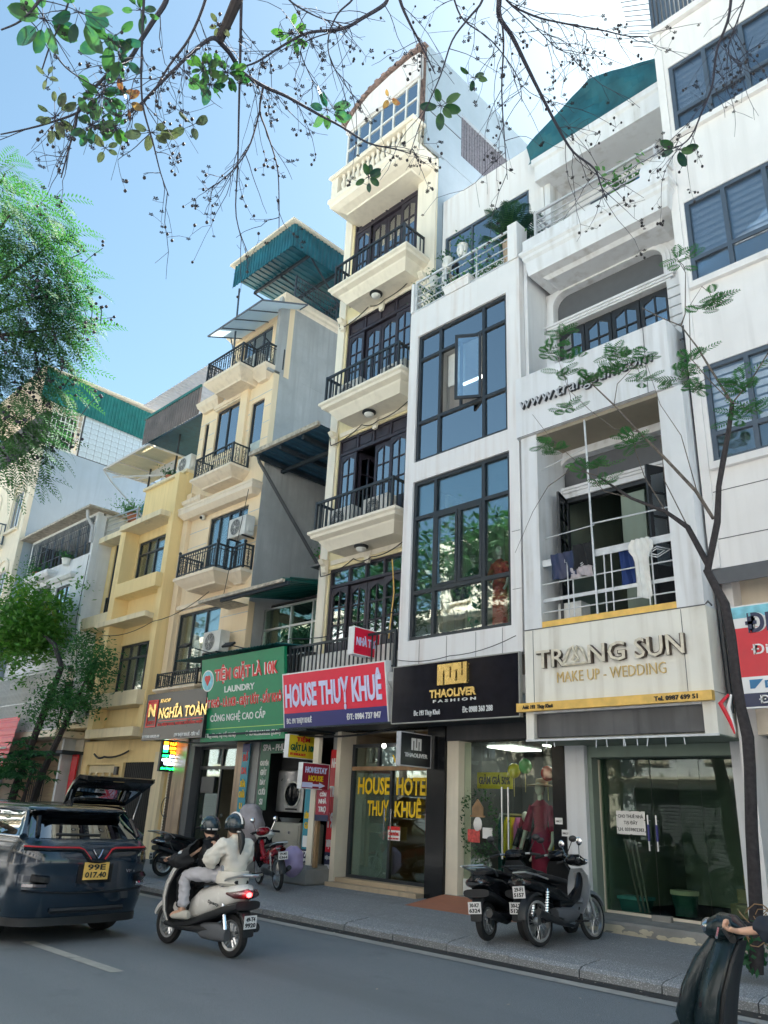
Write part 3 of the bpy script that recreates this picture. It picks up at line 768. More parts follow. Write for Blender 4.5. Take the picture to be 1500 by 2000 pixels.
room(F, -10.8, -7.9, 11.45, 14.5, 4.7, 8.45, 'interior_warm')
t = thing('tube_lamp', 'lit fluorescent tube on the third floor ceiling', 'lamp', (-9.6, 12.6, 11.9)); part('tube', G().box(-10.4, -9.0, 12.5, 12.56, 11.2, 11.25), 'tube_light', t)
part('curtain', G().box(-8.3, -8.2, 11.5, 11.56, 8.8, 11.3), 'curtain_pale', F)
part('parapet', G().box(-10.87, -7.8, 11.16, 11.36, 12.621, 12.68), 'white_tl', F)
part('terrace_pier', G().box(-8.05, -7.81, 11.12, 11.5, 12.682, 13.62), 'white_tl', F)
part('terrace_pier', G().box(-10.86, -10.78, 11.12, 11.4, 12.682, 13.5), 'white_tl', F)
railing(F, [(-10.76, 12.1), (-10.76, 11.2), (-8.06, 11.2)], 12.72, 13.57, 'rail_white', 0, name='terrace_railing', mids=(12.92, 13.12, 13.34), w=.022)
g = G()
for x in (-9.85, -8.95): g.box(x - .015, x + .015, 11.185, 11.215, 12.69, 13.55)
part('railing_post', g, 'rail_white', F)
part('terrace_wall', G().wall(-10.87, -7.8, 12.62, 16.75, 12.2, .2, [(-10.78, -8.2, 13.9, 15.5)]), 'white_tl', F)
window(F, -10.78, -8.2, 13.9, 15.5, 12.22, (-9.93, -9.06), (), 'frame_blue', 'glass_blue', .06)
room(F, -10.8, -7.9, 12.45, 14.5, 13.5, 16.5, 'interior_dark')
shell(F, -10.87, -7.8, 12.41, 24, 4.4, 16.8, 'white_tl')
part('terrace_floor', G().box(-10.87, -7.8, 11.36, 12.2, 12.5, 12.6), 'concrete', F)
# ground floor
part('shop_lintel', G().box(-10.3, -7.62, 12.0, 12.2, 3.02, 3.3), 'interior_dark', F)
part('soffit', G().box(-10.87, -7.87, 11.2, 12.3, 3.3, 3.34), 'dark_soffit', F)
part('pillar', G().box(-10.74, -10.29, 11.95, 12.4, .2, 3.3), 'black_gloss', F)
part('pillar', G().box(-10.285, -10.0, 12.02, 12.4, .25, 3.02), 'cream_far', F)
part('pillar', G().box(-7.9, -7.655, 11.98, 12.4, .25, 3.02), 'black_gloss', F)
part('glass_pane', G().box(-10.0, -9.02, 12.2, 12.212, .34, 3.0), 'glass_shop', F)
part('glass_pane', G().box(-9.0, -7.9, 12.2, 12.212, .34, 3.0), 'glass_shop', F)
g = G()
for x in (-9.08, -8.94): g.tube([(x, 12.14, 1.0), (x, 12.14, 2.2)], .018, 8)
part('door_handle', g, 'steel', F)
part('floor', G().box(-10.3, -7.65, 12.0, 16.5, .25, .34), 'stone_step', F)
room(F, -10.3, -7.68, 12.42, 16.5, .34, 3.02, 'interior_dark')
for k, x in enumerate((-9.7, -8.4)):  # glowing panels added to brighten the goods, not known lamps of the shop
    t = thing('fill_light', ('left', 'right')[k] + ' added fill light panel under the fashion shop ceiling', 'lamp', (x, 13.4, 3), group='added fill lights in the fashion shop'); part('fill_panel', G().box(x - .3, x + .3, 12.9, 13.9, 2.97, 3.0), 'tube_light', t)
part('entrance_ramp', G().prism([(10.9, .19), (12.05, .22), (12.05, .34)], 'x', -10.3, -7.7), 'terracotta', F)
part('skirt_panel', G().box(-9.95, -9.6, 12.12, 12.17, .35, .62), 'white_plastic', F)

# ================================================================ HOTEL TOWER
H = thing('hotel_tower', 'tallest pale yellow narrow hotel with brown doors and stacked balconies', 'house', (-12.7, 12, 0), group='tube houses in the terraced row')
HX0, HX1 = -14.5, -10.9; DX0, DX1 = -14.15, -11.62
fl = [(5.0, 7.18), (7.95, 10.72), (11.5, 14.34), (15.05, 17.9)]
part('wall', G().wall(HX0, HX1, 3.3, 18.1, 12, .2, [(DX0, DX1, a - .2 if a > 6 else 4.6, b) for a, b in fl]), 'yellow_hotel', H)
part('pilaster', G().box(HX0 + .01, DX0 - .06, 11.94, 11.999, 3.35, 18.1), 'cream_hotel', H)
part('pilaster', G().box(DX1 + .06, HX1 - .01, 11.94, 11.999, 3.35, 18.1), 'cream_hotel', H)
for i, (a, b) in enumerate(fl):
    zb = a - .2 if i else 4.6
    part('door_frame', G().wall(DX0, DX1, zb, b, 12.04, .1, [(DX0 + .06, -13.5, b - .4, b - .06), (-13.44, -12.92, b - .4, b - .06), (-12.86, -12.32, b - .4, b - .06), (-12.26, DX1 - .06, b - .4, b - .06), (DX0 + .06, DX1 - .06, zb, b - .47)]), 'frame_brown', H)
    g = G()
    for p, q in ((DX0 + .06, -13.5), (-13.44, -12.92), (-12.86, -12.32), (-12.26, DX1 - .06)):
        if i: g.box(p, q, 12.08, 12.1, b - .4, b - .06); g.box(p + .06, q - .06, 12.065, 12.08, b - .34, b - .12)
        else: part('transom_pane', G().box(p, q, 12.08, 12.09, b - .4, b - .06), 'glass', H)
    if g.v: part('transom_panel', g, 'frame_brown', H)
    for k in range(4):
        x = DX0 + .07 + k * .6; 
        rot, y = 0, 12.05
        if k in (1, 2): y = 12.12
        if i == 1 and k == 1: rot = rad(-80) + PI * 0
        if i == 1 and k == 1: leaf(H, x, x + .58, zb, b - .49, 12.15, 'frame_brown', 'glass_blue', 2, 3, .36, rot=rad(80), hinge=0); continue
        leaf(H, x, x + .58, zb, b - .49, y, 'frame_brown', 'glass' if i == 0 else 'glass_blue', 2, 3, .36)
    room(H, -14.3, -11.1, 12.22, 14.5, zb - .1, b + .1)
# balconies
for i, z in enumerate((7.4, 10.9, 14.42)):
    g = G().rloft(-13.98, -11.05, 11.06, 12.0, [(.38, z), (.36, z + .03), (.22, z + .2), (.2, z + .24), (.07, z + .3), (.05, z + .36), (0, z + .4), (0, z + .46)])
    bal = part('balcony', g, 'cream_hotel', H)
    for x in (-14.3, -11.28):
        part('corbel', G().prism([(11.94, z - .32), (11.86, z - .3), (11.82, z - .2), (11.88, z - .14), (11.78, z - .1), (11.7, z - .002), (11.94, z - .002)], 'x', x, x + .16), 'cream_hotel', H)
    part('keystone', G().prism([(-12.9, z - .02), (-12.65, z - .02), (-12.72, z - .3), (-12.83, z - .3)], 'y', 11.93, 11.995), 'cream_hotel', H)
    part('frieze', G().box(-14.1, -11.7, 11.965, 11.999, z - .12, z - .005), 'cream_hotel', H)
    railing(H, [(-13.86, 11.95), (-13.86, 11.2), (-11.28, 11.2), (-11.28, 11.95)], z + .5, z + 1.24, 'rail_dark', .135, .026, .06, name='balcony_railing', mids=())
    lamp(-12.65, 11.62, z, ('round lamp under the %s hotel balcony' % ('lowest moulded', 'middle moulded', 'uppermost railed')[i]))
railing(H, [(-14.4, 11.95), (-14.4, 11.2), (-11.0, 11.2)], 4.4, 5.16, 'rail_dark', .135, .026, .05, name='balcony_railing')
part('balcony', G().rloft(-14.45, -10.92, 11.1, 12, [(.1, 3.98), (0, 4.1), (0, 4.28)]), 'concrete', H)
part('parapet_panel', G().box(-14.2, -11.3, 11.4, 11.45, 4.3, 4.95), 'white_plastic', H)
# top storey: moulded box balcony with balustrades, glass screen, curved gable
g = G().rloft(-14.3, -10.95, 11.02, 13.0, [(.42, 17.62), (.4, 17.66), (.2, 17.74), (.06, 17.84), (.04, 17.95), (0, 18.0), (0, 18.12), (.06, 18.14), (.06, 18.24)]); part('top_balcony', g, 'cream_hotel', H)
part('balustrade_rail', G().rloft(-14.28, -10.98, 11.04, 11.3, [(0, 18.86), (-.04, 18.9), (-.04, 18.96), (0, 18.99)], True).rloft(-11.22, -10.96, 11.3, 12.98, [(0, 18.86), (-.03, 18.9), (-.03, 18.96), (0, 18.99)], True), 'cream_hotel', H)
for q in ((-14.24, -13.98, 11.08, 11.28), (-11.26, -11.0, 11.08, 11.28), (-11.2, -11.0, 12.72, 12.96)): part('balustrade_pier', G().box(*q, 18.245, 18.855), 'cream_hotel', H)
bm = G().lathe([(.06, 0), (.06, .05), (.035, .08), (.075, .2), (.08, .27), (.045, .42), (.035, .5), (.06, .54), (.06, .61)], (0, 0, 0), 10).mesh('baluster', True); bm.materials.append(MATS['cream_hotel'])
for k in range(13): inst('baluster', bm, H, (-13.82 + k * .2, 11.18, 18.245))
for k in range(7): inst('baluster', bm, H, (-11.09, 11.45 + k * .19, 18.245))
window(H, -14.2, -11.25, 18.3, 20.95, 11.5, [-14.2 + 2.95 * k / 6 for k in range(1, 6)], (19.6, 20.25), 'white_plastic', 'glass_far', .06, .05)
part('gable', G().prism([(-14.25, 20.96), (-11.2, 20.96), (-11.2, 21.85), (-11.6, 21.95), (-12.4, 21.95), (-13.3, 21.85), (-13.9, 21.6), (-14.25, 21.3)], 'y', 11.45, 11.6), 'white_tl', H)
g = G(); pr = [(-14.4, 21.28), (-13.95, 21.62), (-13.35, 21.9), (-12.5, 22.02), (-11.6, 22.02), (-10.95, 21.9)]
for (a, b), (c, d) in zip(pr, pr[1:]): g.prism([(a, b), (c, d), (c, d + .06), (a, b + .06)], 'y', 11.35, 17)
part('roof', g, 'roof_tile', H)
rt = G()
for k in range(12):
    x = -14.3 + k * .28; zz = 21.4 + .65 * math.sin(min(1, k / 6) * PI / 2)
    rt.ball((x, 11.38, zz), (.11, .08, .06), 6, 4)
part('ridge_tile', rt, 'roof_tile', H, kind='stuff')
part('side_wall', G().box(-11.0, -10.9, 11.5, 12.93, 18.3, 21.88).box(-11.0, -10.9, 15.75, 17, 18.3, 21.88).box(-11.0, -10.9, 12.93, 15.75, 18.3, 18.92).box(-11.0, -10.9, 12.93, 15.75, 20.5, 21.88), 'side_blue', H)
part('wall_joint', G().box(-10.899, -10.885, 11.6, 12.9, 19.5, 19.52).box(-10.899, -10.885, 11.6, 12.9, 20.3, 20.32), 'grey_panel', H)
part('tin_cladding', G().corr((-10.98, 12.95, 18.95), (0, 1, 0), (0, 0, 1), 2.78, 1.55, .12, -.02), 'slate', H)
shell(H, HX0, HX1, 12.21, 17, 3.3, 18.28, 'side_blue')
part('side_render', G().box(-10.9, -10.893, 12.0, 17, 12.6, 18.2), 'side_blue', H)
# entrance
part('floor', G().box(-13.4, -10.75, 12.25, 17, .2, .28), 'tan_tile', H)
for k, (y0, y1, z) in enumerate(((11.75, 12.3, .3), (12.0, 12.3, .38))): part('step', G().box(-13.3, -10.76, y0, y1, .1, z), 'tan_tile', H)
part('post', G().box(-13.41, -13.28, 11.95, 12.4, .2, 3.3), 'cream_far', H)
part('post', G().box(-13.64, -13.41, 12.05, 12.4, .2, 3.3), 'concrete', H)
g = G().wall(-13.25, -10.76, .38, 3.05, 12.28, .08, [(-13.17, -12.06, .44, 2.5), (-12.0, -10.8, .44, 2.5), (-13.17, -12.46, 2.58, 2.98), (-12.4, -11.5, 2.58, 2.98), (-11.44, -10.84, 2.58, 2.98)])
df = part('door_frame', g, 'frame_dark', H)
part('transom_bar', G().box(-13.2, -10.8, 12.24, 12.279, 2.5, 2.58), 'wood', H)
for a, b in ((-13.17, -12.06), (-12.0, -10.8)): part('glass_pane', G().box(a, b, 12.31, 12.32, .44, 2.5), 'glass_shop', H)
for a, b in ((-13.17, -12.46), (-12.4, -11.5), (-11.44, -10.84)): part('glass_pane', G().box(a, b, 12.31, 12.32, 2.58, 2.98), 'glass_shop', H)
part('inner_screen', G().box(-13.15, -12.08, 12.36, 12.38, .4, 2.45), 'interior_lit', H)
g = G()
for x in (-12.12, -11.93): g.tube([(x, 12.22, 1.15), (x, 12.22, 1.75)], .015, 8)
part('door_handle', g, 'chrome', H)
room(H, -13.26, -10.76, 12.4, 17, .28, 3.28, 'interior_warm')
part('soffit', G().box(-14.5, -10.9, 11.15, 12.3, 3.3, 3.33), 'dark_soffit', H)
t = thing('door_lamp', 'small lit globe lamp above the hotel entrance', 'lamp', (-12.3, 12.0, 3.2)); part('bulb', G().ball((-12.1, 12.1, 2.98), .05, 12, 8), 'tube_light', t, True)
part('wall_plinth', G().rloft(-14.3, -13.4, 11.3, 12.2, [(.06, .15), (0, .25), (.05, .5), (.12, .58)], True), 'stone_step', H)
# ================================================================ LEAN-TO HOUSE BETWEEN HOTEL AND PEACH HOUSE
L = thing('recessed_house', 'dark recessed grey house under a big tin canopy and green tin roof', 'house', (-16, 13, 0), group='tube houses in the terraced row')
part('rear_wall', G().box(-17.43, -14.52, 14.6, 14.8, 3.3, 11.3), 'concrete', L)
part('canopy_ceiling', G().corr((-17.5, 11.6, 11.16), (1, 0, 0), (0, 1, 0), 3.0, 3.2, .25, -.03), 'blue_soffit', L)
g = G()
for x in (-17.3, -16.3, -15.3): g.box(x, x + .08, 11.65, 14.7, 11.0, 11.12)
g.box(-17.45, -14.5, 12.6, 12.7, 10.92, 11.02); part('canopy_beam', g, 'dark_soffit', L, kind='stuff')
part('canopy_edge', G().box(-17.55, -14.5, 11.5, 11.6, 11.12, 11.24), 'rust_pale', L)
part('drain_pipe', G().tube([(-17.42, 11.75, 11.15), (-17.42, 11.8, 11.0), (-17.38, 14.45, 8.3), (-17.3, 14.5, 8.0), (-17.3, 14.5, 6.9)], .05, 8), 'grey_panel', L)
part('tin_roof', G().corr((-17.4, 11.2, 6.86), (1, 0, 0), (0, 1, .16), 2.86, 3.4, .22, .035), 'green_tin', L)
part('roof_edge', G().box(-18.3, -14.6, 10.93, 11.0, 6.72, 6.8).box(-18.3, -17.42, 11.0, 11.96, 6.76, 6.79), 'rust_pale', L)
part('roof_beam', G().box(-17.4, -14.55, 11.05, 11.12, 6.66, 6.76), 'dark_soffit', L)
g = G().tube([(-14.75, 11.02, 6.83), (-14.75, 13, 7.12)], .04, 6); part('roof_capping', g, 'green_tin', L)
window(L, -17.38, -14.6, 5.35, 6.75, 12.5, (-16.2, -15.3), (6.15,), 'steel', 'glass_green', .05, .06)
g = G()
for k in range(16): g.box(-16.1 + k * .1, -16.08 + k * .1, 12.58, 12.6, 5.4, 6.12)
part('window_bars', g, 'frame_dark', L, kind='stuff')
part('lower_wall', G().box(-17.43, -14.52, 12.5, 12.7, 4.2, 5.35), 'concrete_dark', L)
part('corrugated_fascia', G().corr((-18.9, 10.85, 5.2), (1, 0, 0), (0, 1, .1), 4.4, 1.6, .12, .02), 'green_metal', L)
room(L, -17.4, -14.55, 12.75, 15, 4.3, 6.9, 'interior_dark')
part('side_render', G().box(-17.44, -17.43, 12.0, 14.6, 6.9, 11.1), 'concrete', L)
g = G()
for k in range(8): g.tube([(-14.7 - .02, 12.2 + k * .16, 7.3), (-14.72, 12.2 + k * .16, 8.5)], .008, 4)
for k in range(6): g.tube([(-14.7, 12.1, 7.35 + k * .2), (-14.7, 13.4, 7.35 + k * .2)], .008, 4)
part('cage', g, 'rust_pale', L, kind='stuff'); part('shelf', G().box(-15.05, -14.55, 12.1, 12.6, 7.44, 7.49), 'concrete_dark', L)
# shop floor: laundry
part('floor', G().box(-17.4, -13.65, 12.1, 17, .2, .26), 'stone_step', L)
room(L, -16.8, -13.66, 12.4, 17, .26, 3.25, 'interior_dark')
part('pillar', G().box(-16.75, -16.35, 12.02, 12.3, .2, 3.2), 'concrete', L)
part('ceiling', G().box(-17.4, -13.6, 11.2, 12.4, 3.26, 3.3), 'dark_soffit', L)

# ================================================================ PEACH HOUSE
O = thing('narrow_house', 'peach orange house with bay balconies and blue glass canopy on top', 'house', (-19.4, 12, 0), group='tube houses in the terraced row')
OX0, OX1 = -21.38, -17.45
win = [(-21.05, -18.8, 5.15, 7.0), (-20.0, -18.0, 8.0, 9.88), (-20.42, -19.15, 12.1, 13.75), (-18.45, -17.8, 11.62, 13.35), (-21.1, -20.85, 12.0, 13.5)]
part('wall', G().wall(OX0, OX1, 3.3, 14.1, 12, .2, win), 'orange', O)
g = G()
for z in (5.6, 6.1, 6.6, 7.1, 8.6, 9.1, 9.6, 11.9, 12.45, 13.0, 13.5):
    for a, b in ((OX0, OX1),):
        xs = [a] + sorted(sum([[h[0] - .05, h[1] + .05] for h in win if h[2] < z < h[3]], [])) + [b]
        for p, q in zip(xs[::2], xs[1::2]):
            if q > p: g.box(p, q, 11.996, 11.9995, z, z + .022)
part('wall_groove', g, 'grey_text', O, kind='stuff')
part('pilaster', G().box(-19.0, -18.62, 11.9, 11.999, 11.05, 14.1), 'orange', O)
part('pilaster', G().box(OX0, OX0 + .28, 11.86, 11.999, 3.4, 11.0), 'orange', O)
part('window_hood', G().box(-20.55, -19.02, 11.9, 11.999, 13.82, 13.95).box(-20.5, -19.07, 11.94, 11.999, 13.76, 13.82), 'orange_trim', O)
part('window_hood', G().box(-21.2, -18.6, 11.9, 11.999, 7.12, 7.25), 'orange_trim', O)
for h, cs_ in zip(win, ((-20.3, -19.55), (-19.5, -19.0, -18.5), (-19.79,), (), ())):
    window(O, h[0], h[1], h[2], h[3], 12.05, cs_, (), 'frame_dark', 'glass_blue' if h[2] > 11 else 'glass', .06, .06)
    curtain(O, h[0] + .05, h[1] - .05, h[2], h[3], 12.3, 'curtain_pale' if h[2] > 11 else 'curtain', int((h[1] - h[0]) * 7) + 2)
    room(O, h[0] - .1, h[1] + .1, 12.22, 13.5, h[2] - .1, h[3] + .1)
part('small_vent', G().box(-18.35, -17.85, 12.04, 12.06, 11.62, 11.95), 'curtain', O)
def ledge(z, xl, xm, xr, yl, yr, h=.35, name='balcony'):
    g = G().rloft(xl, xm, yl, 12, [(.3, z - h), (.28, z - h + .04), (.14, z - h * .6), (.1, z - h * .5), (.03, z - h * .3), (0, z - h * .25), (0, z)])
    if xr > xm: g.rloft(xm - .3, xr, yr, 12, [(.26, z - h - .001), (.24, z - h + .04), (.12, z - h * .6), (.09, z - h * .5), (.02, z - h * .3), (0.001, z - h * .25), (0.001, z - .002)])
    return part(name, g, 'orange_trim', O)
ledge(7.78, -20.15, -18.05, -17.46, 11.12, 11.62)
ledge(14.32, -20.05, -18.05, -17.42, 11.12, 11.62, .4)
ledge(11.05, -20.35, -18.15, -18.15, 11.3, 11.3, .32)
part('cornice', G().rloft(-21.4, -17.4, 11.62, 12, [(.16, 10.05), (.02, 10.2), (.02, 10.34), (0, 10.36), (0, 10.42)]), 'orange_trim', O)
part('cornice', G().rloft(-21.4, -20.3, 11.7, 12, [(.16, 10.45), (.02, 10.6), (0, 10.7)]), 'orange_trim', O)
part('cornice', G().rloft(-21.4, -20.1, 11.7, 12, [(.2, 13.92), (.05, 14.1), (0, 14.25)]), 'orange_trim', O)
ledge(4.68, -20.9, -18.7, -18.7, 11.4, 11.4, .25)
def scrolls(par, pts, z0, z1, mat):
    g = G()
    for (ax_, ay), (bx, by) in zip(pts, pts[1:]):
        a, b = Vector((ax_, ay)), Vector((bx, by)); L_ = (b - a).length; n = max(1, int(L_ / .26))
        for k in range(n):
            c = a + (b - a) * (k + .5) / n; d = (b - a).normalized()
            for zc, r in ((z1 - .14, .055), (z0 + .16, .06), ((z0 + z1) / 2, .04)):
                g.tube([(c.x + d.x * r * math.cos(t * PI / 4), c.y + d.y * r * math.cos(t * PI / 4), zc + r * math.sin(t * PI / 4)) for t in range(9)], .008, 4, False)
    part('scrollwork', g, mat, par, kind='stuff')
p3 = [(-20.08, 11.95), (-20.08, 11.2), (-18.1, 11.2), (-18.1, 11.7), (-17.5, 11.7), (-17.5, 11.98)]
railing(O, p3, 7.84, 8.5, 'rail_dark', .12, .02, .045, name='balcony_railing', mids=(8.36,)); scrolls(O, p3, 7.84, 8.4, 'rail_dark')
p5 = [(-20.0, 12.3), (-20.0, 11.2), (-18.1, 11.2), (-18.1, 11.7), (-17.48, 11.7), (-17.48, 12.3)]
railing(O, p5, 14.36, 15.05, 'rail_dark', .12, .02, .045, name='balcony_railing', mids=(14.92,)); scrolls(O, p5, 14.36, 14.95, 'rail_dark')
g = G()
for x, y in ((-20.08, 11.2), (-18.1, 11.2), (-17.5, 11.7)): g.ball((x, y, 8.56), .05, 8, 5)
part('finial', g, 'rail_dark', O, kind='stuff')
p4 = [(-20.25, 11.95), (-20.25, 11.4), (-18.25, 11.4), (-18.25, 11.95)]
railing(O, p4, 11.1, 11.75, 'rail_dark', .11, .016, .03, name='balcony_railing'); scrolls(O, p4, 11.1, 11.7, 'rail_dark')
p2 = [(-20.85, 11.95), (-20.85, 11.48), (-18.75, 11.48), (-18.75, 11.95)]
railing(O, p2, 4.72, 5.12, 'rail_dark', .11, .018, .03, name='balcony_railing'); scrolls(O, p2, 4.7, 5.1, 'rail_dark')
# top storey, set back
part('wall', G().wall(-20.6, OX1, 14.1, 16.85, 12.35, .2, [(-19.9, -18.3, 14.4, 16.4)]), 'orange', O)
window(O, -19.9, -18.3, 14.4, 16.4, 12.4, (-19.4, -18.85), (), 'frame_blue', 'glass_blue', .06)
curtain(O, -19.8, -18.4, 14.4, 16.4, 12.6, 'curtain_pale', 9)
room(O, -20.5, -17.6, 12.6, 14.5, 14.2, 16.7)
part('cornice', G().rloft(-20.75, -17.35, 12.05, 14.4, [(.2, 16.55), (.05, 16.75), (.05, 16.85), (0, 16.9), (0, 17.05)]), 'orange_trim', O)
shell(O, OX0, OX1, 12.21, 15.9, 3.3, 14.2, 'concrete')
part('side_wall', G().box(OX1 - .15, OX1 - .004, 12.0, 15.9, 14.2, 16.9), 'concrete', O)
part('side_wall', G().box(OX1 - .15, OX1 - .004, 11.75, 12.0, 14.1, 14.3), 'concrete', O)
part('side_wall', G().box(-20.6, -20.45, 12.5, 15.9, 14.2, 16.9), 'concrete', O)
railing(O, [(-17.5, 12.5), (-17.5, 14.3)], 16.95, 18.0, 'frame_blue', .12, .012, .03, name='roof_railing', mids=(17.2, 17.4, 17.6, 17.8))
# blue glass canopy
cn = part('canopy_frame', G(), 'frame_blue', O)
g = G(); y0, z0, y1, z1 = 11.0, 16.0, 12.7, 16.75
def cp(x, v): return (x, y0 + (y1 - y0) * v, z0 + (z1 - z0) * v)
for i in range(5): x = -20.0 + i * .74; g.tube([cp(x, 0), cp(x, 1)], .03, 4)
for v in (0, 1): g.tube([cp(-20.0, v), cp(-17.04, v)], .035, 4)
g.tube([cp(-20.0, .5), (-20.0, 12.3, 15.2)], .025, 4)
bpy.data.objects.remove(cn); cn = part('canopy_frame', g, 'frame_blue', O)
for i in range(4):
    x = -20.0 + i * .74; a, b, c, d = cp(x, 0), cp(x + .74, 0), cp(x + .74, 1), cp(x, 1)
    part('canopy_pane', G().add([a, b, c, d] + [(p[0], p[1], p[2] + .012) for p in (a, b, c, d)], [(0, 3, 2, 1), (4, 5, 6, 7), (0, 1, 5, 4), (1, 2, 6, 5), (2, 3, 7, 6), (3, 0, 4, 7)]), 'poly_white', O)
# green tin roof box on the roof
rx0, rx1, ry0, ry1 = -19.55, -16.35, 11.4, 15.6
part('tin_fascia', G().corr((rx0, ry0, 17.9), (1, 0, 0), (0, 0, 1), rx1 - rx0, .86, .15, .03), 'teal_tin', O)
part('tin_fascia', G().corr((rx1, ry0, 17.9), (0, 1, 0), (0, 0, 1), ry1 - ry0, .86, .15, .03), 'teal_tin', O)
part('tin_ceiling', G().corr((rx0 + .05, ry0 + .05, 18.25), (1, 0, 0), (0, 1, .02), rx1 - rx0 - .1, ry1 - ry0 - .1, .22, -.03), 'teal_tin', O)
part('tin_roof', G().box(rx0 - .12, rx1 + .12, ry0 - .15, ry1, 18.78, 18.86), 'cream_far', O)
g = G()
for y in (12.2, 13.4, 14.6): g.box(rx0 + .05, rx1 - .05, y, y + .07, 18.1, 18.2)
for a, b in (((rx0 + .1, 12.2, 18.1), (-18.4, 15.5, 16.9)), ((rx1 - .2, 12.3, 18.1), (-17.5, 15.4, 17.0)), ((-18, 12.2, 18.1), (-17.6, 15.4, 17.2))): g.tube([a, b], .035, 4)
part('roof_truss', g, 'dark_soffit', O, kind='stuff')
part('roof_post', G().tube([(-19.45, 11.6, 17.95), (-19.45, 11.75, 14.4)], .035, 6), 'frame_blue', O)
part('tin_wall', G().corr((-17.5, 15.0, 16.9), (-1, 0, 0), (0, 0, 1), 2.6, 1.4, .15, .03), 'teal_tin', O)
part('tin_wall', G().corr((rx1 - .2, ry1 - .1, 16.9), (-1, 0, 0), (0, 0, 1), 3.2, 1.4, .15, .03), 'teal_tin', O)
# ground floor: liquor shop
part('pillar', G().box(-20.12, -19.52, 11.95, 12.3, .2, 3.4), 'marble_brown', O)
part('pillar', G().box(-17.2, -16.86, 11.95, 12.3, .2, 3.2), 'marble_brown', O)
part('pillar', G().box(-19.52, -19.22, 12.0, 12.3, .2, 3.4), 'grey_panel', O)
part('lintel', G().box(-19.22, -17.2, 11.9, 12.2, 3.12, 3.3), 'concrete', O)
g = G().wall(-19.2, -17.22, .25, 3.12, 12.2, .06, [(-19.12, -18.2, 2.62, 3.05), (-18.14, -17.3, 2.62, 3.05), (-19.12, -18.2, .35, 2.54), (-18.14, -17.3, .35, 2.54)])
part('door_frame', g, 'frame_dark', O)
for a, b, c, d in ((-19.12, -18.2, 2.62, 3.05), (-18.14, -17.3, 2.62, 3.05), (-19.12, -18.2, .35, 2.54)): part('glass_pane', G().box(a, b, 12.23, 12.24, c, d), 'glass_shop', O)
part('door_closer', G().box(-18.95, -18.35, 12.15, 12.2, 1.95, 2.35), 'frame_dark', O)
room(O, -19.3, -17.22, 12.32, 16, .25, 3.2, 'interior_warm')
part('floor', G().box(-20.2, -16.86, 12.0, 16, .2, .25), 'stone_step', O)
part('strip_gate', G().box(-20.5, -20.14, 12.04, 12.07, .2, 3.0), 'cream_far', O)
g = G()
for i in range(34): g.obox((-20.32, 12.03, .35 + i * .075), (.36, .012, .025), (0, rad(-58), 0))
part('gate_slats', g, 'brown_edge', O, kind='stuff')
part('hoop', G().tube([(-20.05 + .25 * math.cos(t * PI / 8), 11.85, 1.55 + .25 * math.sin(t * PI / 8)) for t in range(3, 14)], .012, 6), 'frame_dark', O)
# ================================================================ YELLOW HOUSE
Y = thing('narrow_house', 'bright yellow flat fronted house with projecting window boxes', 'house', (-24, 12, 0), group='tube houses in the terraced row')
hs = [(-24.0, -21.72, 8.4, 9.86), (-24.1, -21.86, 4.78, 6.34)]
part('wall', G().wall(-24.15, -21.4, 3.45, 11.8, 11.8, .2, hs), 'yellow', Y)
part('wall', G().wall(-26.55, -24.15, 3.5, 10.4, 12, .2, [(-26.2, -24.7, 7.6, 10.3)]), 'yellow', Y)
part('bay_pier', G().box(-24.45, -24.1, 11.3, 11.799, 3.5, 10.2).box(-21.7, -21.41, 11.5, 11.799, 3.5, 11.7), 'yellow', Y)
part('bay_side', G().box(-24.46, -24.45, 11.3, 12, 3.5, 10.2), 'yellow_ledge', Y)
part('canopy_slab', G().box(-24.3, -21.6, 11.15, 11.799, 10.18, 10.36), 'yellow_ledge', Y)
part('canopy_slab', G().box(-24.9, -21.6, 11.15, 11.299, 6.9, 7.06).box(-24.0, -21.71, 11.299, 11.799, 6.9, 7.06), 'yellow_ledge', Y)
part('window_box', G().box(-24.1, -21.5, 11.28, 11.799, 7.85, 8.3), 'yellow', Y)
part('window_box', G().box(-24.3, -21.5, 11.26, 11.799, 4.3, 4.72), 'yellow_ledge', Y)
part('window_box', G().box(-24.1, -21.7, 11.7, 11.799, 3.68, 4.28), 'yellow', Y)
part('window_box', G().box(-24.4, -21.42, 11.25, 11.95, 3.4, 3.66), 'yellow_ledge', Y)
part('parapet_coping', G().box(-24.2, -21.38, 11.7, 12.1, 11.8, 11.9), 'yellow_ledge', Y)
part('side_ledge', G().box(-26.6, -24.46, 11.5, 12, 10.3, 10.5), 'yellow_ledge', Y)
part('side_ledge', G().box(-26.6, -24.46, 11.4, 12, 7.1, 7.5), 'yellow_ledge', Y)
for h in hs:
    w_ = h[1] - h[0]; xs = [h[0] + w_ * k for k in (.27, .5, .75)]
    window(Y, h[0], h[1], h[2], h[3], 11.84, xs, (h[3] - .45,), 'frame_dark', 'glass', .06)
    curtain(Y, h[0] + .05, h[1] - .05, h[2], h[3], 12.1, 'curtain', 16); room(Y, h[0] - .1, h[1] + .1, 12.02, 13.5, h[2] - .1, h[3] + .1)
window(Y, -26.2, -24.7, 7.6, 10.3, 12.04, (-25.7, -25.2), (8.3, 9.6), 'frame_dark', 'glass', .06); room(Y, -26.3, -24.6, 12.22, 13.5, 7.5, 10.4)
railing(Y, [(-26.1, 11.95), (-24.75, 11.95)], 7.62, 8.3, 'rail_dark', .12, .015, .03, name='window_guard')
shell(Y, -26.55, -21.4, 12.21, 22, 0, 10.5, 'yellow')
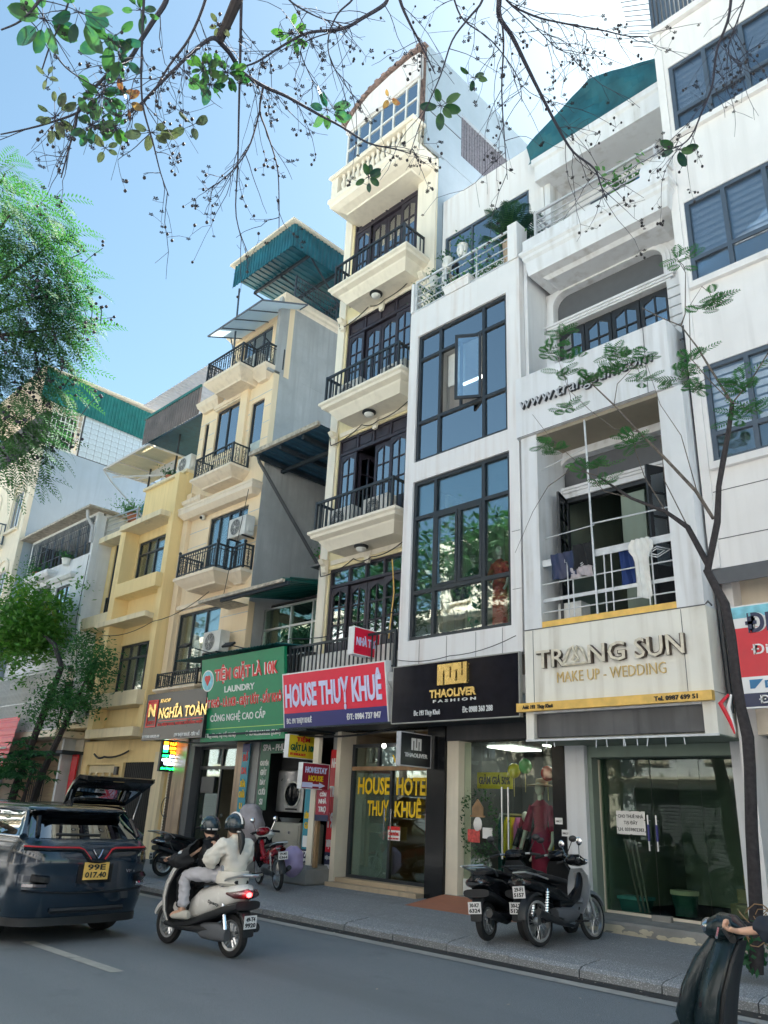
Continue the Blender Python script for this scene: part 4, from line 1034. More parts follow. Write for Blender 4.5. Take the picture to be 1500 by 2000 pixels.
part('lower_balcony', G().box(-26.6, -24.47, 11.3, 12.2, 3.75, 4.1), 'yellow_ledge', Y)
railing(Y, [(-26.5, 11.4), (-24.5, 11.4)], 4.16, 4.85, 'steel', 0, name='balcony_railing', mids=(4.3, 4.44, 4.58, 4.7))
part('balcony_back', G().box(-26.55, -24.5, 12.15, 12.2, 4.1, 7.1), 'interior_dark', Y)
part('ground_wall', G().wall(-25.9, -20.6, .2, 3.4, 12, .2, [(-23.1, -21.15, .25, 2.74), (-25.5, -23.6, .3, 2.68)]), 'yellow', Y)
part('corner_pier', G().box(-21.1, -20.6, 11.9, 11.999, .2, 3.0), 'yellow_ledge', Y)
part('folding_gate', G().corr((-23.1, 12.12, .25), (1, 0, 0), (0, 0, 1), 1.95, 2.49, .11, .05), 'black_plastic', Y)
part('gate', G().wall(-25.5, -23.6, .3, 2.68, 12.1, .04, [(-25.38 + k * .46, -25.04 + k * .46, 1.9, 2.45) for k in range(4)]), 'yellow_ledge', Y)
part('gate_backing', G().box(-25.5, -23.6, 12.16, 12.18, .3, 2.68), 'gold_paint', Y)
part('meter_box', G().box(-23.5, -23.3, 11.93, 11.999, 2.38, 2.62), 'black_plastic', Y)
# roof shed and polycarbonate canopy
part('tin_fascia', G().corr((-25.2, 11.85, 13.95), (1, 0, 0), (0, 0, 1), 3.8, 1.1, .16, .045), 'brown_tin', Y)
part('tin_fascia_edge', G().box(-25.25, -21.4, 11.78, 11.84, 15.0, 15.1), 'green_tin', Y)
part('shed_ceiling', G().box(-25.2, -21.4, 11.95, 16, 13.98, 14.05), 'blue_soffit', Y)
g = G()
for x in (-25.1, -23.3, -21.6): g.tube([(x, 12.3, 11.9), (x, 12.3, 13.98)], .04, 6)
part('shed_post', g, 'frame_dark', Y, kind='stuff')
part('canopy_sheet', G().corr((-26.4, 11.1, 13.1), (1, 0, 0), (0, 1, .02), 3.3, 1.9, .3, .012), 'poly_sheet', Y)
g = G().tube([(-26.4, 11.1, 13.08), (-23.1, 11.1, 13.08)], .04, 6)
for x in (-26.4, -25.3, -24.2, -23.1): g.tube([(x, 11.1, 13.05), (x, 13.0, 13.1)], .03, 5)
g.tube([(-26.4, 11.1, 13.05), (-26.2, 11.4, 12.6), (-24.6, 12.1, 11.0)], .035, 6); g.tube([(-26.4, 11.5, 12.9), (-23.4, 12.2, 12.4)], .035, 5)
part('canopy_frame', g, 'grey_text', Y, kind='stuff')
part('grey_fascia', G().prism([(-26.3, 13.0), (-23.4, 13.02), (-23.4, 12.5)], 'y', 12.3, 12.34), 'grey_text', Y)
# ================================================================ WHITE HOUSE WITH CAGED TERRACE
W = thing('narrow_house', 'white house with dark covered terrace and barred ground balcony', 'house', (-29.5, 12, 0), group='tube houses in the terraced row')
part('wall', G().wall(-32.5, -26.58, 5.9, 11.5, 11.3, .2, [(-32.3, -26.75, 9.95, 11.4), (-29.1, -27.9, 7.5, 9.0), (-31.4, -29.6, 7.2, 9.3)]), 'white_far', W)
part('side_wall', G().box(-26.7, -26.57, 11.5, 12.4, 5.8, 11.4), 'white_far', W)
window(W, -29.1, -27.9, 7.5, 9.0, 11.35, (-28.7, -28.3), (), 'frame_dark', 'glass_far', .06); room(W, -29.2, -27.8, 11.5, 13, 7.4, 9.1)
part('window_hood', G().rloft(-29.5, -27.6, 11.1, 11.3, [(.08, 9.2), (0, 9.3), (0, 9.38)]), 'white_far', W)
part('balcony_sill', G().rloft(-31.5, -29.3, 10.9, 11.3, [(.1, 9.5), (0, 9.6), (0, 9.72)]), 'white_far', W)
room(W, -32.2, -26.8, 11.6, 14, 9.8, 11.4, 'interior_dark'); room(W, -31.5, -29.5, 11.52, 12.6, 7.1, 9.4, 'concrete')
g = G()
for k in range(48): g.tube([(-32.2 + k * .115, 11.28 - .1 * math.sin(k), 9.95), (-32.2 + k * .115, 11.25, 11.35)], .012, 4)
for z in (10.3, 10.8): g.tube([(-32.3, 11.25, z), (-26.8, 11.25, z)], .014, 4)
part('terrace_bars', g, 'frame_blue', W, kind='stuff')
part('terrace_roof', G().box(-32.7, -26.3, 10.8, 15, 11.5, 11.58), 'rust_pale', W)
part('drain_pipe', G().tube([(-26.75, 10.95, 11.5), (-26.75, 11.0, 11.2), (-26.65, 11.2, 10.9), (-26.65, 11.22, 10.3)], .06, 8), 'grey_text', W)
railing(W, [(-26.4, 11.6), (-24.5, 11.8)], 10.55, 11.3, 'steel', 0, name='roof_railing', mids=(10.75, 10.95, 11.12))
shell(W, -32.5, -26.58, 11.6, 22, 0, 11.5, 'white_far')
part('wall', G().wall(-32.5, -26.0, .1, 5.9, 12, .2, [(-31.8, -26.6, 3.9, 5.6), (-31, -26.5, .2, 3.0)]), 'cream_far', W)
part('balcony_floor', G().box(-32.5, -25.9, 10.95, 12, 3.5, 3.7), 'cream_far', W)
cg = part('balcony_cage', G().box(-32, -26.0, 10.98, 11.02, 3.72, 3.76).box(-32, -26.0, 10.98, 11.02, 5.7, 5.74).box(-32, -26.0, 10.98, 11.02, 4.7, 4.73), 'rail_white', W)
me = boxmesh('cage_bar', .03, .03, 2.1, 'rail_white')
for k in range(48): inst('cage_bar', me, cg, (-32 + k * .127, 11.0, 3.72))
room(W, -31.9, -26.5, 12.22, 14, 3.7, 5.8)
part('roller_shutter', G().corr((-31, 12.1, .2), (0, 0, 1), (1, 0, 0), 2.8, 4.5, .11, .02), 'tan_tile', W)
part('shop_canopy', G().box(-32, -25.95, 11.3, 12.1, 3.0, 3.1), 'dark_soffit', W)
g = G()
for k in range(9): g.tube([(-29.6 + k * .16, 11.9, 1.2), (-29.6 + k * .16, 11.9, 2.7)], .015, 4)
for z in (1.3, 1.7, 2.1, 2.5): g.tube([(-29.6, 11.9, z), (-28.3, 11.9, z)], .015, 4)
part('window_grille', g, 'frame_dark', W, kind='stuff')
part('shop_banner', G().box(-26.35, -25.95, 11.85, 11.9, 1.2, 3.0), 'red_board', W)
t = one('water_tank', G().ball((-27.2, 13.5, 12.3), (.3, .3, .5), 14, 8), 'blue_text', 'blue plastic barrel on the white house roof', 'barrel', smooth=True)
# ================================================================ GREY BLUE WALLED BUILDING FAR LEFT
B = thing('apartment_building', 'tall block with blank blue grey side wall and cream front', 'building', (-35, 12, 0))
shell(B, -42, -32.6, 10.95, 24, 0, 15.95, 'bluegrey')
hh = [(-34.2, -33.2, z, z + 1.75) for z in (5.0, 8.6, 12.2)] + [(-37.6, -36.0, z, z + 1.75) for z in (5.0, 8.6, 12.2)]
part('front_wall', G().wall(-42, -32.62, 0, 15.95, 10.75, .2, hh), 'cream_far', B)
for h in hh:
    window(B, h[0], h[1], h[2], h[3], 10.8, ((h[0] + h[1]) / 2,), (), 'grey_text', 'glass_far', .05); room(B, h[0] - .1, h[1] + .1, 10.95, 12, h[2] - .1, h[3] + .1)
    g = G(); ring(g, rrect(h[0] - .08, h[1] + .08, h[2], h[3] + .45, .55), rrect(h[0] - .18, h[1] + .18, h[2], h[3] + .55, .65), 10.7, 10.749); part('window_moulding', g, 'cream_far', B)
    part('window_sill', G().box(h[0] - .2, h[1] + .2, 10.62, 10.749, h[2] - .14, h[2] - .02), 'cream_far', B)
for z in (7.9, 11.5): part('balcony', G().box(-35.9, -34.4, 10.2, 10.75, z, z + .15), 'cream_far', B); railing(B, [(-35.85, 10.7), (-35.85, 10.25), (-34.45, 10.25), (-34.45, 10.7)], z + .18, z + 1.1, 'frame_blue', .13, .018)
tw = part('tile_wall', G().box(-32.7, -32.595, 12.4, 24, 15.96, 18.0), 'grey_panel', B)
me = boxmesh('wall_tile', .012, .33, .24, 'tile_white')
for j in range(8):
    for i in range(30): inst('wall_tile', me, tw, (-32.587, 12.6 + i * .345, 15.98 + j * .25))
cg = part('window_grille', G().box(-32.66, -32.6, 10.95, 12.35, 15.96, 16.02).box(-32.66, -32.6, 10.95, 12.35, 17.95, 18.0), 'white_plastic', B)
g = G()
for k in range(8): g.tube([(-32.6, 11.0 + k * .19, 16), (-32.6, 11.0 + k * .19, 18)], .02, 4)
for k in range(7): g.tube([(-32.6, 10.95, 16.1 + k * .3), (-32.6, 12.35, 16.1 + k * .3)], .018, 4)
part('grille_bars', g, 'white_plastic', B, kind='stuff')
part('grille_back', G().box(-40, -33.5, 10.96, 12.4, 15.96, 18.0), 'interior_dark', B)
part('tin_band', G().corr((-32.5, 10.3, 18.0), (0, 1, -.035), (0, 0, 1), 11, 1.5, .16, .03), 'green_tin', B)
part('roof', G().box(-42, -32.35, 10.2, 24, 19.5, 19.56), 'cream_far', B)
# shed roof building behind
Z = thing('rooftop_shed', 'grey lean-to roof on posts rising behind the brown tin shed', 'shed', (-27, 16, 0))
g = G().corr((-29.5, 13.6, 17.9), (1, 0, 0), (0, 1, .02), 5.2, 5, .25, .03); part('shed_roof', g, 'grey_text', Z)
part('shed_wall', G().box(-29.5, -24.5, 15, 20, 0, 15.5), 'bluegrey', Z)
g = G()
for x in (-29.3, -26.8, -24.7): g.tube([(x, 15.2, 15.4), (x, 15.2, 18)], .05, 6)
g.tube([(-26.8, 15.2, 17), (-25.7, 15.2, 16.4)], .03, 5); g.tube([(-26.8, 15.2, 16.2), (-25.9, 15.2, 15.8)], .03, 5)
part('shed_posts', g, 'white_plastic', Z, kind='stuff')
# ================================================================ FAR END OF THE STREET, AND THE ROW ACROSS THE ROAD (mirrored in the glass)
random.seed(21)
def plain_house(x0, x1, y, z1, mat, label, face=-1, st=3.4, cat='house', grp=None, trim='cream_far'):
    t = thing('townhouse', label, cat, ((x0 + x1) / 2, y, 0), group=grp)
    holes = []; n = max(2, int((x1 - x0) / 2.2)); z = 4.0
    while z + 2.2 < z1:
        for k in range(n):
            c = x0 + (x1 - x0) * (k + .5) / n; holes.append((c - .55, c + .55, z, z + 1.7))
        z += st
    def fl_(g):
        if face > 0: g.v = [(v[0], 2 * y - v[1], v[2]) for v in g.v]; g.f = [f[::-1] for f in g.f]
        return g
    part('wall', fl_(G().wall(x0, x1, 0, z1, y, .25, holes + [(x0 + .5, x1 - .5, .2, 3.0)])), mat, t)
    part('body', fl_(G().box(x0, x1, y + .5, y + 9, 0, z1 - .02)), mat, t)
    for h in holes:
        f = part('window', fl_(G().wall(h[0], h[1], h[2], h[3], y + .1, .06, [(h[0] + .06, (h[0] + h[1]) / 2 - .03, h[2] + .06, h[3] - .06), ((h[0] + h[1]) / 2 + .03, h[1] - .06, h[2] + .06, h[3] - .06)])), 'frame_brown', t)
        part('pane', fl_(G().box(h[0] + .05, h[1] - .05, y + .14, y + .15, h[2] + .05, h[3] - .05)), 'glass_far', f)
        part('window_sill', fl_(G().box(h[0] - .1, h[1] + .1, y - .1, y - .002, h[2] - .12, h[2] - .01)), trim, t)
    part('shutter', fl_(G().corr((x0 + .5, y + .2, .2), (0, 0, 1), (1, 0, 0), 2.8, x1 - x0 - 1, .12, .02)), 'grey_panel', t)
    for k in range(int((z1 - 3.4) / st) + 1):
        zz = 3.4 + k * st
        if zz < z1: part('cornice', fl_(G().rloft(x0, x1, y - .35, y, [(.12, zz - .25), (0, zz - .1), (0, zz)])), trim, t)
    g = G()
    for k in range(int((x1 - x0) / .3)): g.box(x0 + .1 + k * .3, x0 + .25 + k * .3, y - .22, y - .002, z1 - .55, z1 - .35)
    g.box(x0, x1, y - .3, y + .2, z1 - .35, z1 + .05); part('dentil_cornice', fl_(g), trim, t, kind='stuff')
    return t
for i, (a, b, z, m) in enumerate(((-49, -42.3, 13, 'cream_far'), (-56, -49.3, 10, 'white_far'), (-64, -56.3, 15, 'yellow_hotel'), (-75, -64.4, 11, 'white_far'))):
    plain_house(a, b, 11.6 - i * .5, z, m, ('distant cream house next to the blue grey block', 'distant low white house beyond the cream one', 'distant tall yellow house down the street', 'last white house at the end of the street')[i], grp='distant houses down the street')
xs = [-66, -56, -47, -38.5, -31, -23.5, -16, -8, 0, 9, 18, 28]
for i, (a, b) in enumerate(zip(xs, xs[1:])):
    z = (10, 12.5, 9.5, 12, 10.5, 13.6, 10.5, 14, 10, 13, 10)[i]; m = ('white_far', 'cream_far', 'white_far', 'white_r')[i % 4]
    plain_house(a + .05, b - .05, -4.2, z, m, '%s %s townhouse with dentil cornice, number %s from the far end across the road' % (('tall' if z > 13.4 else 'low' if z < 12.2 else 'mid height'), {'white_far': 'white', 'cream_far': 'cream', 'white_r': 'chalky'}[m], ('one', 'two', 'three', 'four', 'five', 'six', 'seven', 'eight', 'nine', 'ten', 'eleven')[i]), face=1, grp='townhouses across the road')
# ================================================================ SIGNS
def sign(label, loc, W_, H_, D, mat, edge=None, rz=0, tilt=0, fr=.03, name='shop_sign', cat='sign', group='signs over the shops'):
    t = thing(name, label, cat, loc, group=group, rot=(tilt, 0, rz))
    part('panel', G().box(fr, W_ - fr, 0, D, fr, H_ - fr), mat, t, local=True)
    if edge:
        g = G().box(0, W_, -.004, D + .004, 0, fr); g.box(0, W_, -.004, D + .004, H_ - fr, H_); g.box(0, fr, -.004, D + .004, fr, H_ - fr); g.box(W_ - fr, W_, -.004, D + .004, fr, H_ - fr)
        part('frame', g, edge, t, local=True)
    return t
def letters(t, mat, lines, y=-.002, d=.012, bold=.02, name='lettering'):
    for l in lines:
        g = G().text(l[0], l[1], l[2], l[3], l[4], y, d, l[5] if len(l) > 5 else bold, l[6] if len(l) > 6 else 0)
        part(name, g, mat, t, local=True)
def band(t, mat, x0, x1, z0, z1, y=-.003, name='colour_band'): return part(name, G().box(x0, x1, y - .002, y + .002, z0, z1), mat, t, local=True)
# red hotel board
t = sign('large red board reading HOUSE THUY KHUE with blue foot band', (-14.38, 11.2, 3.3), 3.3, 1.22, .17, 'red_sign', 'white_paint', tilt=rad(9))
band(t, 'blue_sign', .03, 3.27, .03, .34)
letters(t, 'lilac_white', [('HOUSE THUỴ KHUÊ', .1, 3.16, .47, .5, .035)], -.006)
letters(t, 'white_paint', [('ĐC: 191 THỤY KHUÊ', .12, .98, .12, .11), ('ĐT: 0984 737 847', 2.1, 3.1, .12, .12)], -.006)
# green laundry board
t = sign('green laundry board with red and white lettering and a round heart emblem', (-17.83, 11.26, 3.12), 3.42, 2.05, .08, 'green_sign', None, tilt=rad(7), fr=0)
band(t, 'lime_print', .0, 3.42, .3, .315)
rl = [('TIỆM GIẶT LÀ 10K', .62, 3.2, 1.46, .29), ('GIẶT KHÔ - LÀ HƠI - GIẶT ƯỚT - SẤY KHÔ', .05, 3.34, .82, .2)]
letters(t, 'white_paint', [r + (.075,) for r in rl], -.002, .006, name='letter_outline'); letters(t, 'red_text', [r + (.02,) for r in rl], -.009)
letters(t, 'white_paint', [('LAUNDRY', 1.05, 2.3, 1.16, .15), ('CÔNG NGHỆ CAO CẤP', .45, 2.72, .48, .16, .012), ('175 Thụy Khuê, Tây Hồ, Hà Nội', .12, 1.55, .1, .1), ('0348.26.26.22 (Zalo)', 2.1, 3.28, .1, .11)])
part('emblem', G().lathe([(.27, -.01), (.27, -.002)], (.3, 0, 1.5), 28, 'y'), 'white_paint', t, local=True); part('emblem_ring', G().lathe([(.24, -.014), (.24, -.01)], (.3, 0, 1.5), 28, 'y'), 'cyan_print', t, local=True)
g = G().lathe([(.075, -.02), (.075, -.015)], (.245, 0, 1.56), 14, 'y').lathe([(.075, -.02), (.075, -.015)], (.355, 0, 1.56), 14, 'y'); g.prism([(.18, 1.53), (.42, 1.53), (.3, 1.37)], 'y', -.02, -.015); part('heart', g, 'red_text', t, local=True)
g = G().tube([(2.0 + .05 * math.cos(a), -.006, .16 + .05 * math.sin(a)) for a in [k * PI / 6 for k in range(13)]], .007, 4); part('phone_icon', g, 'white_paint', t, local=True)
# liquor shop board
t = sign('black liquor shop board with gold NGHIA TOAN lettering', (-20.55, 11.1, 3.22), 3.0, 1.24, .1, 'black_sign', None, fr=0)
letters(t, 'gold', [('NGHĨA TOÀN', .78, 3.1, .55, .28, .03), ('SHOP', .78, 1.3, .97, .1, .03, .2), ('N', .2, .58, .62, .34, .06)], -.01)
letters(t, 'red_text', [('BIA, RƯỢU VANG, WHISKY, ĐỒ UỐNG NHẬP', .78, 2.95, .36, .07), ('SINCE', .22, .56, .42, .09)])
g = G().wall(.13, .66, .34, 1.07, -.02, .018, [(.17, .62, .38, 1.03)]); part('logo_frame', g, 'red_text', t, local=True); band(t, 'red_text', .17, .62, .8, 1.02); band(t, 'red_text', .78, 2.95, .48, .5)
letters(t, 'white_paint', [('HOTLINE: 0978.275.419', .06, .95, .06, .07, .03), ('179 THỤY KHUÊ - TÂY HỒ', 1.7, 2.9, .06, .08, .03)])
# fashion sign
t = sign('glossy black fashion board with gold square logo and gold lettering', (-10.9, 11.06, 3.26), 3.02, 1.1, .08, 'board_gloss', 'palestrip', fr=.02)
g = G().wall(1.22, 1.92, .64, 1.02, -.07, .07, [(1.36, 1.4, .64, .9), (1.52, 1.555, .76, .96), (1.66, 1.7, .7, .9), (1.8, 1.83, .78, 1.02)]); part('logo', g, 'gold', t, local=True)
letters(t, 'gold', [('THAOLIVER', 1.02, 2.12, .42, .15, .04)], -.02, .03)
letters(t, 'white_paint', [('F A S H I O N', 1.08, 2.08, .34, .05), ('Đc: 193 Thụy Khuê', .6, 1.25, .13, .09, .01), ('Đt: 0988 360 288', 1.78, 2.45, .13, .1, .01)])
# small illuminated fashion sign (blade)
def blade(label, x, y, z, W_, H_, D, mat, edge, fr=.02): return sign(label, (x, y, z), W_, H_, D, mat, edge, rz=PI / 2, fr=fr, name='blade_sign', group='small signs sticking out over the pavement')
t = blade('small black square light box sign with a silver logo beside the red board', -10.55, 10.98, 2.5, .87, .62, .1, 'black_sign', 'grey_text')
g = G().wall(.3, .58, .3, .52, -.008, .006, [(.35, .38, .3, .47), (.43, .46, .35, .52), (.5, .53, .3, .46)]); part('logo', g, 'white_paint', t, local=True)
letters(t, 'white_paint', [('THAOLIVER', .12, .76, .17, .075, .03)])
part('bracket', G().box(.4, .44, .04, .3, .62, .66), 'frame_dark', t, local=True)
t = blade('small red NHA TRO box sign above the large red board', -11.8, 10.78, 4.67, .76, .58, .16, 'red_sign', 'white_paint')
letters(t, 'lilac_white', [('NHÀ TRỌ', .08, .68, .2, .17, .03)])
part('bracket', G().tube([(-.2, .2, .5), (1.3, .2, -.1)], .012, 5), 'frame_dark', t, local=True)
t = blade('red and white HOMESTAY HOUSE box sign with an arrow', -13.3, 10.93, 2.06, .75, .52, .13, 'maroon_board', 'white_paint', .012)
letters(t, 'lilac_white', [('HOMESTAY', .08, .68, .32, .12, .03)]); letters(t, 'yellow_text', [('HOUSE', .18, .58, .16, .11, .03)])
g = G().prism([(.02, .03), (.3, .03), (.3, .055), (.48, .055), (.48, .02), (.65, .08), (.48, .14), (.48, .105), (.3, .105), (.3, .13), (.02, .13)], 'y', -.008, -.003); part('arrow', g, 'lilac_white', t, local=True)
t = blade('yellow TIEM GIAT LA box sign under the green laundry board', -14.2, 11.22, 2.71, .84, .5, .14, 'yellow_board', 'white_paint', .012)
letters(t, 'red_text', [('TIỆM', .22, .6, .36, .09, .03), ('ĐT 0348.26.26.22', .06, .5, .06, .05)]); letters(t, 'green_dark_sign', [('GIẶT LÀ 10K', .06, .78, .16, .13, .03)])
t = blade('glowing LED sign with orange green and white lines by the liquor shop', -20.1, 11.5, 2.45, .68, .83, .08, 'black_sign', 'frame_dark', .015)
letters(t, 'led_orange', [('RƯỢU', .25, .62, .7, .07, .03), ('NGHĨA', .25, .6, .58, .08, .03), ('TOÀN', .27, .6, .47, .08, .03)]); letters(t, 'led_green', [('SHOP', .05, .24, .38, .06, .03), ('giao hàng tận nơi', .05, .62, .06, .06, .03)])
letters(t, 'led_white', [('BIA', .28, .45, .38, .06, .03), ('RƯỢU VANG', .06, .62, .27, .07, .03), ('WHISKEY', .12, .55, .17, .07, .03)]); band(t, 'led_orange', .06, .2, .7, .78); band(t, 'led_green', .06, .2, .5, .58); band(t, 'led_white', .06, .2, .58, .68)
# vertical banners
def banner(label, x, y, z, W_, H_, mat, lines, rz=0, cm='white_paint'):
    t = sign(label, (x, y, z), W_, H_, .02, mat, None, rz=rz, fr=0, name='banner', cat='banner', group='vertical banners between the shop doors'); letters(t, cm, lines); return t
t = banner('long red vertical banner reading NHA TRO 191 THUY KHUE', -13.64, 12.0, .34, .33, 2.58, 'red_board', [('NHÀ', .05, .28, 2.2, .2, .03), ('TRỌ', .04, .29, 1.6, .22, .03), ('191', .04, .29, .98, .3, .03), ('THỤY KHUÊ', .03, .3, .6, .14, .03)])
band(t, 'navy', 0, .33, 0, .5); letters(t, 'white_paint', [('ĐIỆN THOẠI', .03, .3, .36, .06), ('0984.737', .03, .3, .14, .12, .03)], -.006)
t = banner('small red CON NHA TRO banner hung under the homestay sign', -13.46, 11.5, 1.45, .42, .62, 'maroon_board', [('CÒN', .12, .32, .48, .08, .02), ('NHÀ', .1, .34, .34, .09, .02), ('TRỌ', .1, .34, .18, .1, .02)]); band(t, 'navy', 0, .42, 0, .12)
t = banner('teal vertical banner with number 175 and torn white print', -13.95, 11.6, .62, .34, 1.5, 'teal_board', [], cm='yellow_text'); letters(t, 'yellow_text', [('LÔNG VŨ', .04, .3, .86, .12, .02), ('GIÀY', .06, .28, .66, .13, .02)]); band(t, 'white_paint', .03, .3, .3, .52); band(t, 'navy', 0, .34, 0, .26); letters(t, 'white_paint', [('175', .08, .26, .12, .1, .02), ('THỤY KHUÊ', .04, .3, .03, .05)], -.006)
t = banner('teal vertical banner with red and yellow words right of the stone pillar', -16.86, 11.9, 1.2, .3, 1.92, 'teal_board', []); letters(t, 'red_text', [('ĐỒ', .05, .25, 1.5, .16, .03), ('DA', .05, .25, 1.2, .16, .03)]); letters(t, 'yellow_text', [('SỬA', .04, .26, .9, .14, .03), ('CHỮA', .03, .27, .66, .14, .03), ('U', .1, .2, .4, .14, .03), ('Ô', .1, .2, .14, .14, .03)]); band(t, 'blue_sign', 0, .3, 1.72, 1.92)
t = banner('dark green L shaped board reading SPA and GIAT DAY CUOI', -16.22, 11.98, 1.6, .4, 1.55, 'green_dark_sign', [('CHUYÊN', .04, .36, 1.0, .11, .02), ('GIẶT', .08, .32, .78, .13, .02), ('DÀY', .1, .3, .56, .12, .02), ('CƯỚI', .07, .33, .34, .12, .02), ('SI', .14, .26, .12, .13, .02)])
part('top_panel', G().box(.0, 1.6, .001, .021, 1.28, 1.56), 'green_dark_sign', t, local=True); letters(t, 'white_paint', [('SPA - PHỤC HỒI', .1, 1.5, 1.34, .15, .02)], -.004)
# window lettering and papers
t = thing('window_lettering', 'yellow HOUSE HOTEL THUY KHUE letters stuck on the hotel glass doors', 'lettering', (-13.0, 12.27, 1.6)); letters(t, 'yellow_text', [('HOUSE', 0, .95, .42, .34, .03), ('HOTEL', 1.15, 2.1, .42, .34, .03), ('THUỴ', .32, .95, .0, .3, .03), ('KHUÊ', 1.12, 1.85, .0, .3, .03)], 0, .006)
letters(t, 'yellow_text', [('WIFI', 1.0, 1.5, 1.05, .16, .03)], 0, .006)
t = sign('small paper reading CON PHONG taped on the hotel door', (-12.0, 12.22, 1.16), .34, .26, .004, 'paper', None, fr=0, name='paper_notice', group='paper notices on the shop glass'); band(t, 'red_text', 0, .34, .19, .26); letters(t, 'red_text', [('CÒN PHÒNG', .03, .31, .09, .06, .02), ('0984 737 847', .03, .31, .02, .03)])
t = sign('white paper to let notice taped inside the empty shop glass', (-6.92, 12.31, 1.52), .5, .35, .004, 'paper', None, fr=0, name='paper_notice', group='paper notices on the shop glass')
letters(t, 'black_text', [('CHO THUÊ NHÀ', .03, .47, .245, .05, .02), ('TẠI ĐÂY', .13, .37, .15, .05, .02), ('LH. 0359802383', .03, .47, .05, .05, .02)], -.001, .002)
g = G()
for x, z in ((.0, .1), (.0, .28), (.25, .35), (.42, .35), (.5, .22), (.5, .05), (.25, 0), (.02, 0)): g.box(x - .018, x + .018, -.004, -.002, z - .006, z + .006)
part('tape', g, 'black_text', t, local=True, kind='stuff')
for k, (x, z, lab) in enumerate(((-7.86, 1.62, 'upper tiny price sticker on the black shop pillar'), (-7.74, 1.44, 'lower pale green sticker on the black shop pillar'))):
    t = sign(lab, (x, 11.975, z), .14, .1, .003, 'paper', None, fr=0, name='sticker', cat='sticker', group='stickers on the black pillar'); letters(t, 'black_text', [('0888.217', .015, .125, .03, .03, .02)], -.001, .001)
# studio lettering
t = thing('raised_lettering', 'aged raised TRANG SUN letters on the white sign box', 'lettering', (-7.51, 11.09, 4.02), group='lettering fixed to the bridal studio')
tl = [('TR', 0, .55, 0, .29, .03), ('NG', .98, 1.62, 0, .29, .03), ('SUN', 1.78, 2.56, 0, .3, .03)]
letters(t, 'brown_edge', tl, 0, .07, name='letter_body'); letters(t, 'cream_text', [q[:5] + (.005,) for q in tl], -.068, .012)
g = G().tube([(.5, -.04, .02), (.96, -.04, .02), (.84, -.04, .26), (.77, -.04, .3), (.73, -.04, .2), (.69, -.04, .3), (.62, -.04, .26), (.5, -.04, .02)], .028, 6); g.tube([(.73, -.04, .19), (.67, -.04, .09), (.72, -.04, .05), (.79, -.04, .09), (.73, -.04, .19)], .02, 6)
part('triangle_letter', g, 'cream_text', t, local=True)
t = thing('raised_lettering', 'thin gold MAKE UP WEDDING line under the big letters', 'lettering', (-7.15, 11.09, 3.77), group='lettering fixed to the bridal studio'); letters(t, 'gold_paint', [('MAKE UP - WEDDING', 0, 1.87, 0, .165, -.012)], 0, .02)
t = thing('raised_lettering', 'grey raised web address letters on the upper white panel', 'lettering', (-7.74, 11.05, 8.96), group='lettering fixed to the bridal studio'); wl = [('www.trangsun.com', 0, 2.7, 0, .23, .01, .12)]; letters(t, 'frame_dark', wl, 0, .06, name='letter_body'); letters(t, 'grey_text', [wl[0][:5] + (-.005, .12)], -.058, .01)
t = sign('long yellow address strip under the studio sign box', (-7.9, 10.98, 3.33), 3.3, .135, .1, 'gold_strip', None, fr=0, name='address_strip'); letters(t, 'black_text', [('Add: 193  Thụy Khuê', .13, .72, .035, .06, .03), ('Tel. 0987 699 51', 2.45, 3.1, .03, .065, .03)])
# right air conditioning shop sign
t = sign('red white and blue air conditioning shop board at the right edge', (-4.28, 11.12, 3.2), 4.2, 1.42, .06, 'red_board', 'white_paint', fr=.02)
band(t, 'cyan_print', .02, 4.18, 1.24, 1.4); band(t, 'white_paint', .02, 4.18, 1.1, 1.25, -.002); band(t, 'white_paint', .02, 4.18, .2, .42); band(t, 'navy', .02, 4.18, .02, .2)
dl = [('ĐIỀU HÒA THỤY KHUÊ', .2, 3.9, 1.02, .26)]
letters(t, 'white_paint', [dl[0] + (.07,)], -.006, .004, name='letter_outline'); letters(t, 'navy', [dl[0] + (.03,)], -.012, .012)
letters(t, 'white_paint', [('Điều Hòa, Máy Giặt, Tủ Lạnh', .24, 3.2, .72, .13, .01), ('LẮP ĐẶT - SỬA CHỮA', .62, 3.4, .48, .16, .03)])
letters(t, 'blue_text', [('DAIKIN', .36, .95, .26, .1, .04)], -.006); part('logo', G().prism([(.16, .26), (.22, .26), (.34, .38), (.16, .38)], 'y', -.012, -.006), 'blue_text', t, local=True); letters(t, 'white_paint', [('Đc: 195 Thụy Khuê - ĐT: 0912 345 195', .26, 3.6, .06, .1, .02)], -.006)
t = thing('red_shop_awning', 'red roller awning with pale stripes at the left edge', 'awning', (-29, 10.7, 2)); part('awning_cloth', G().corr((-32.5, 10.3, 1.6), (0, .12, 1), (1, 0, 0), 2.6, 4.3, .26, .015), 'red_board', t)
g = G()
for k in range(5): g.box(-32.5, -28.2, 10.24 + .03 * k, 10.25 + .03 * k, 1.9 + k * .3, 1.97 + k * .3)
part('stripe', g, 'palestrip', t, kind='stuff')
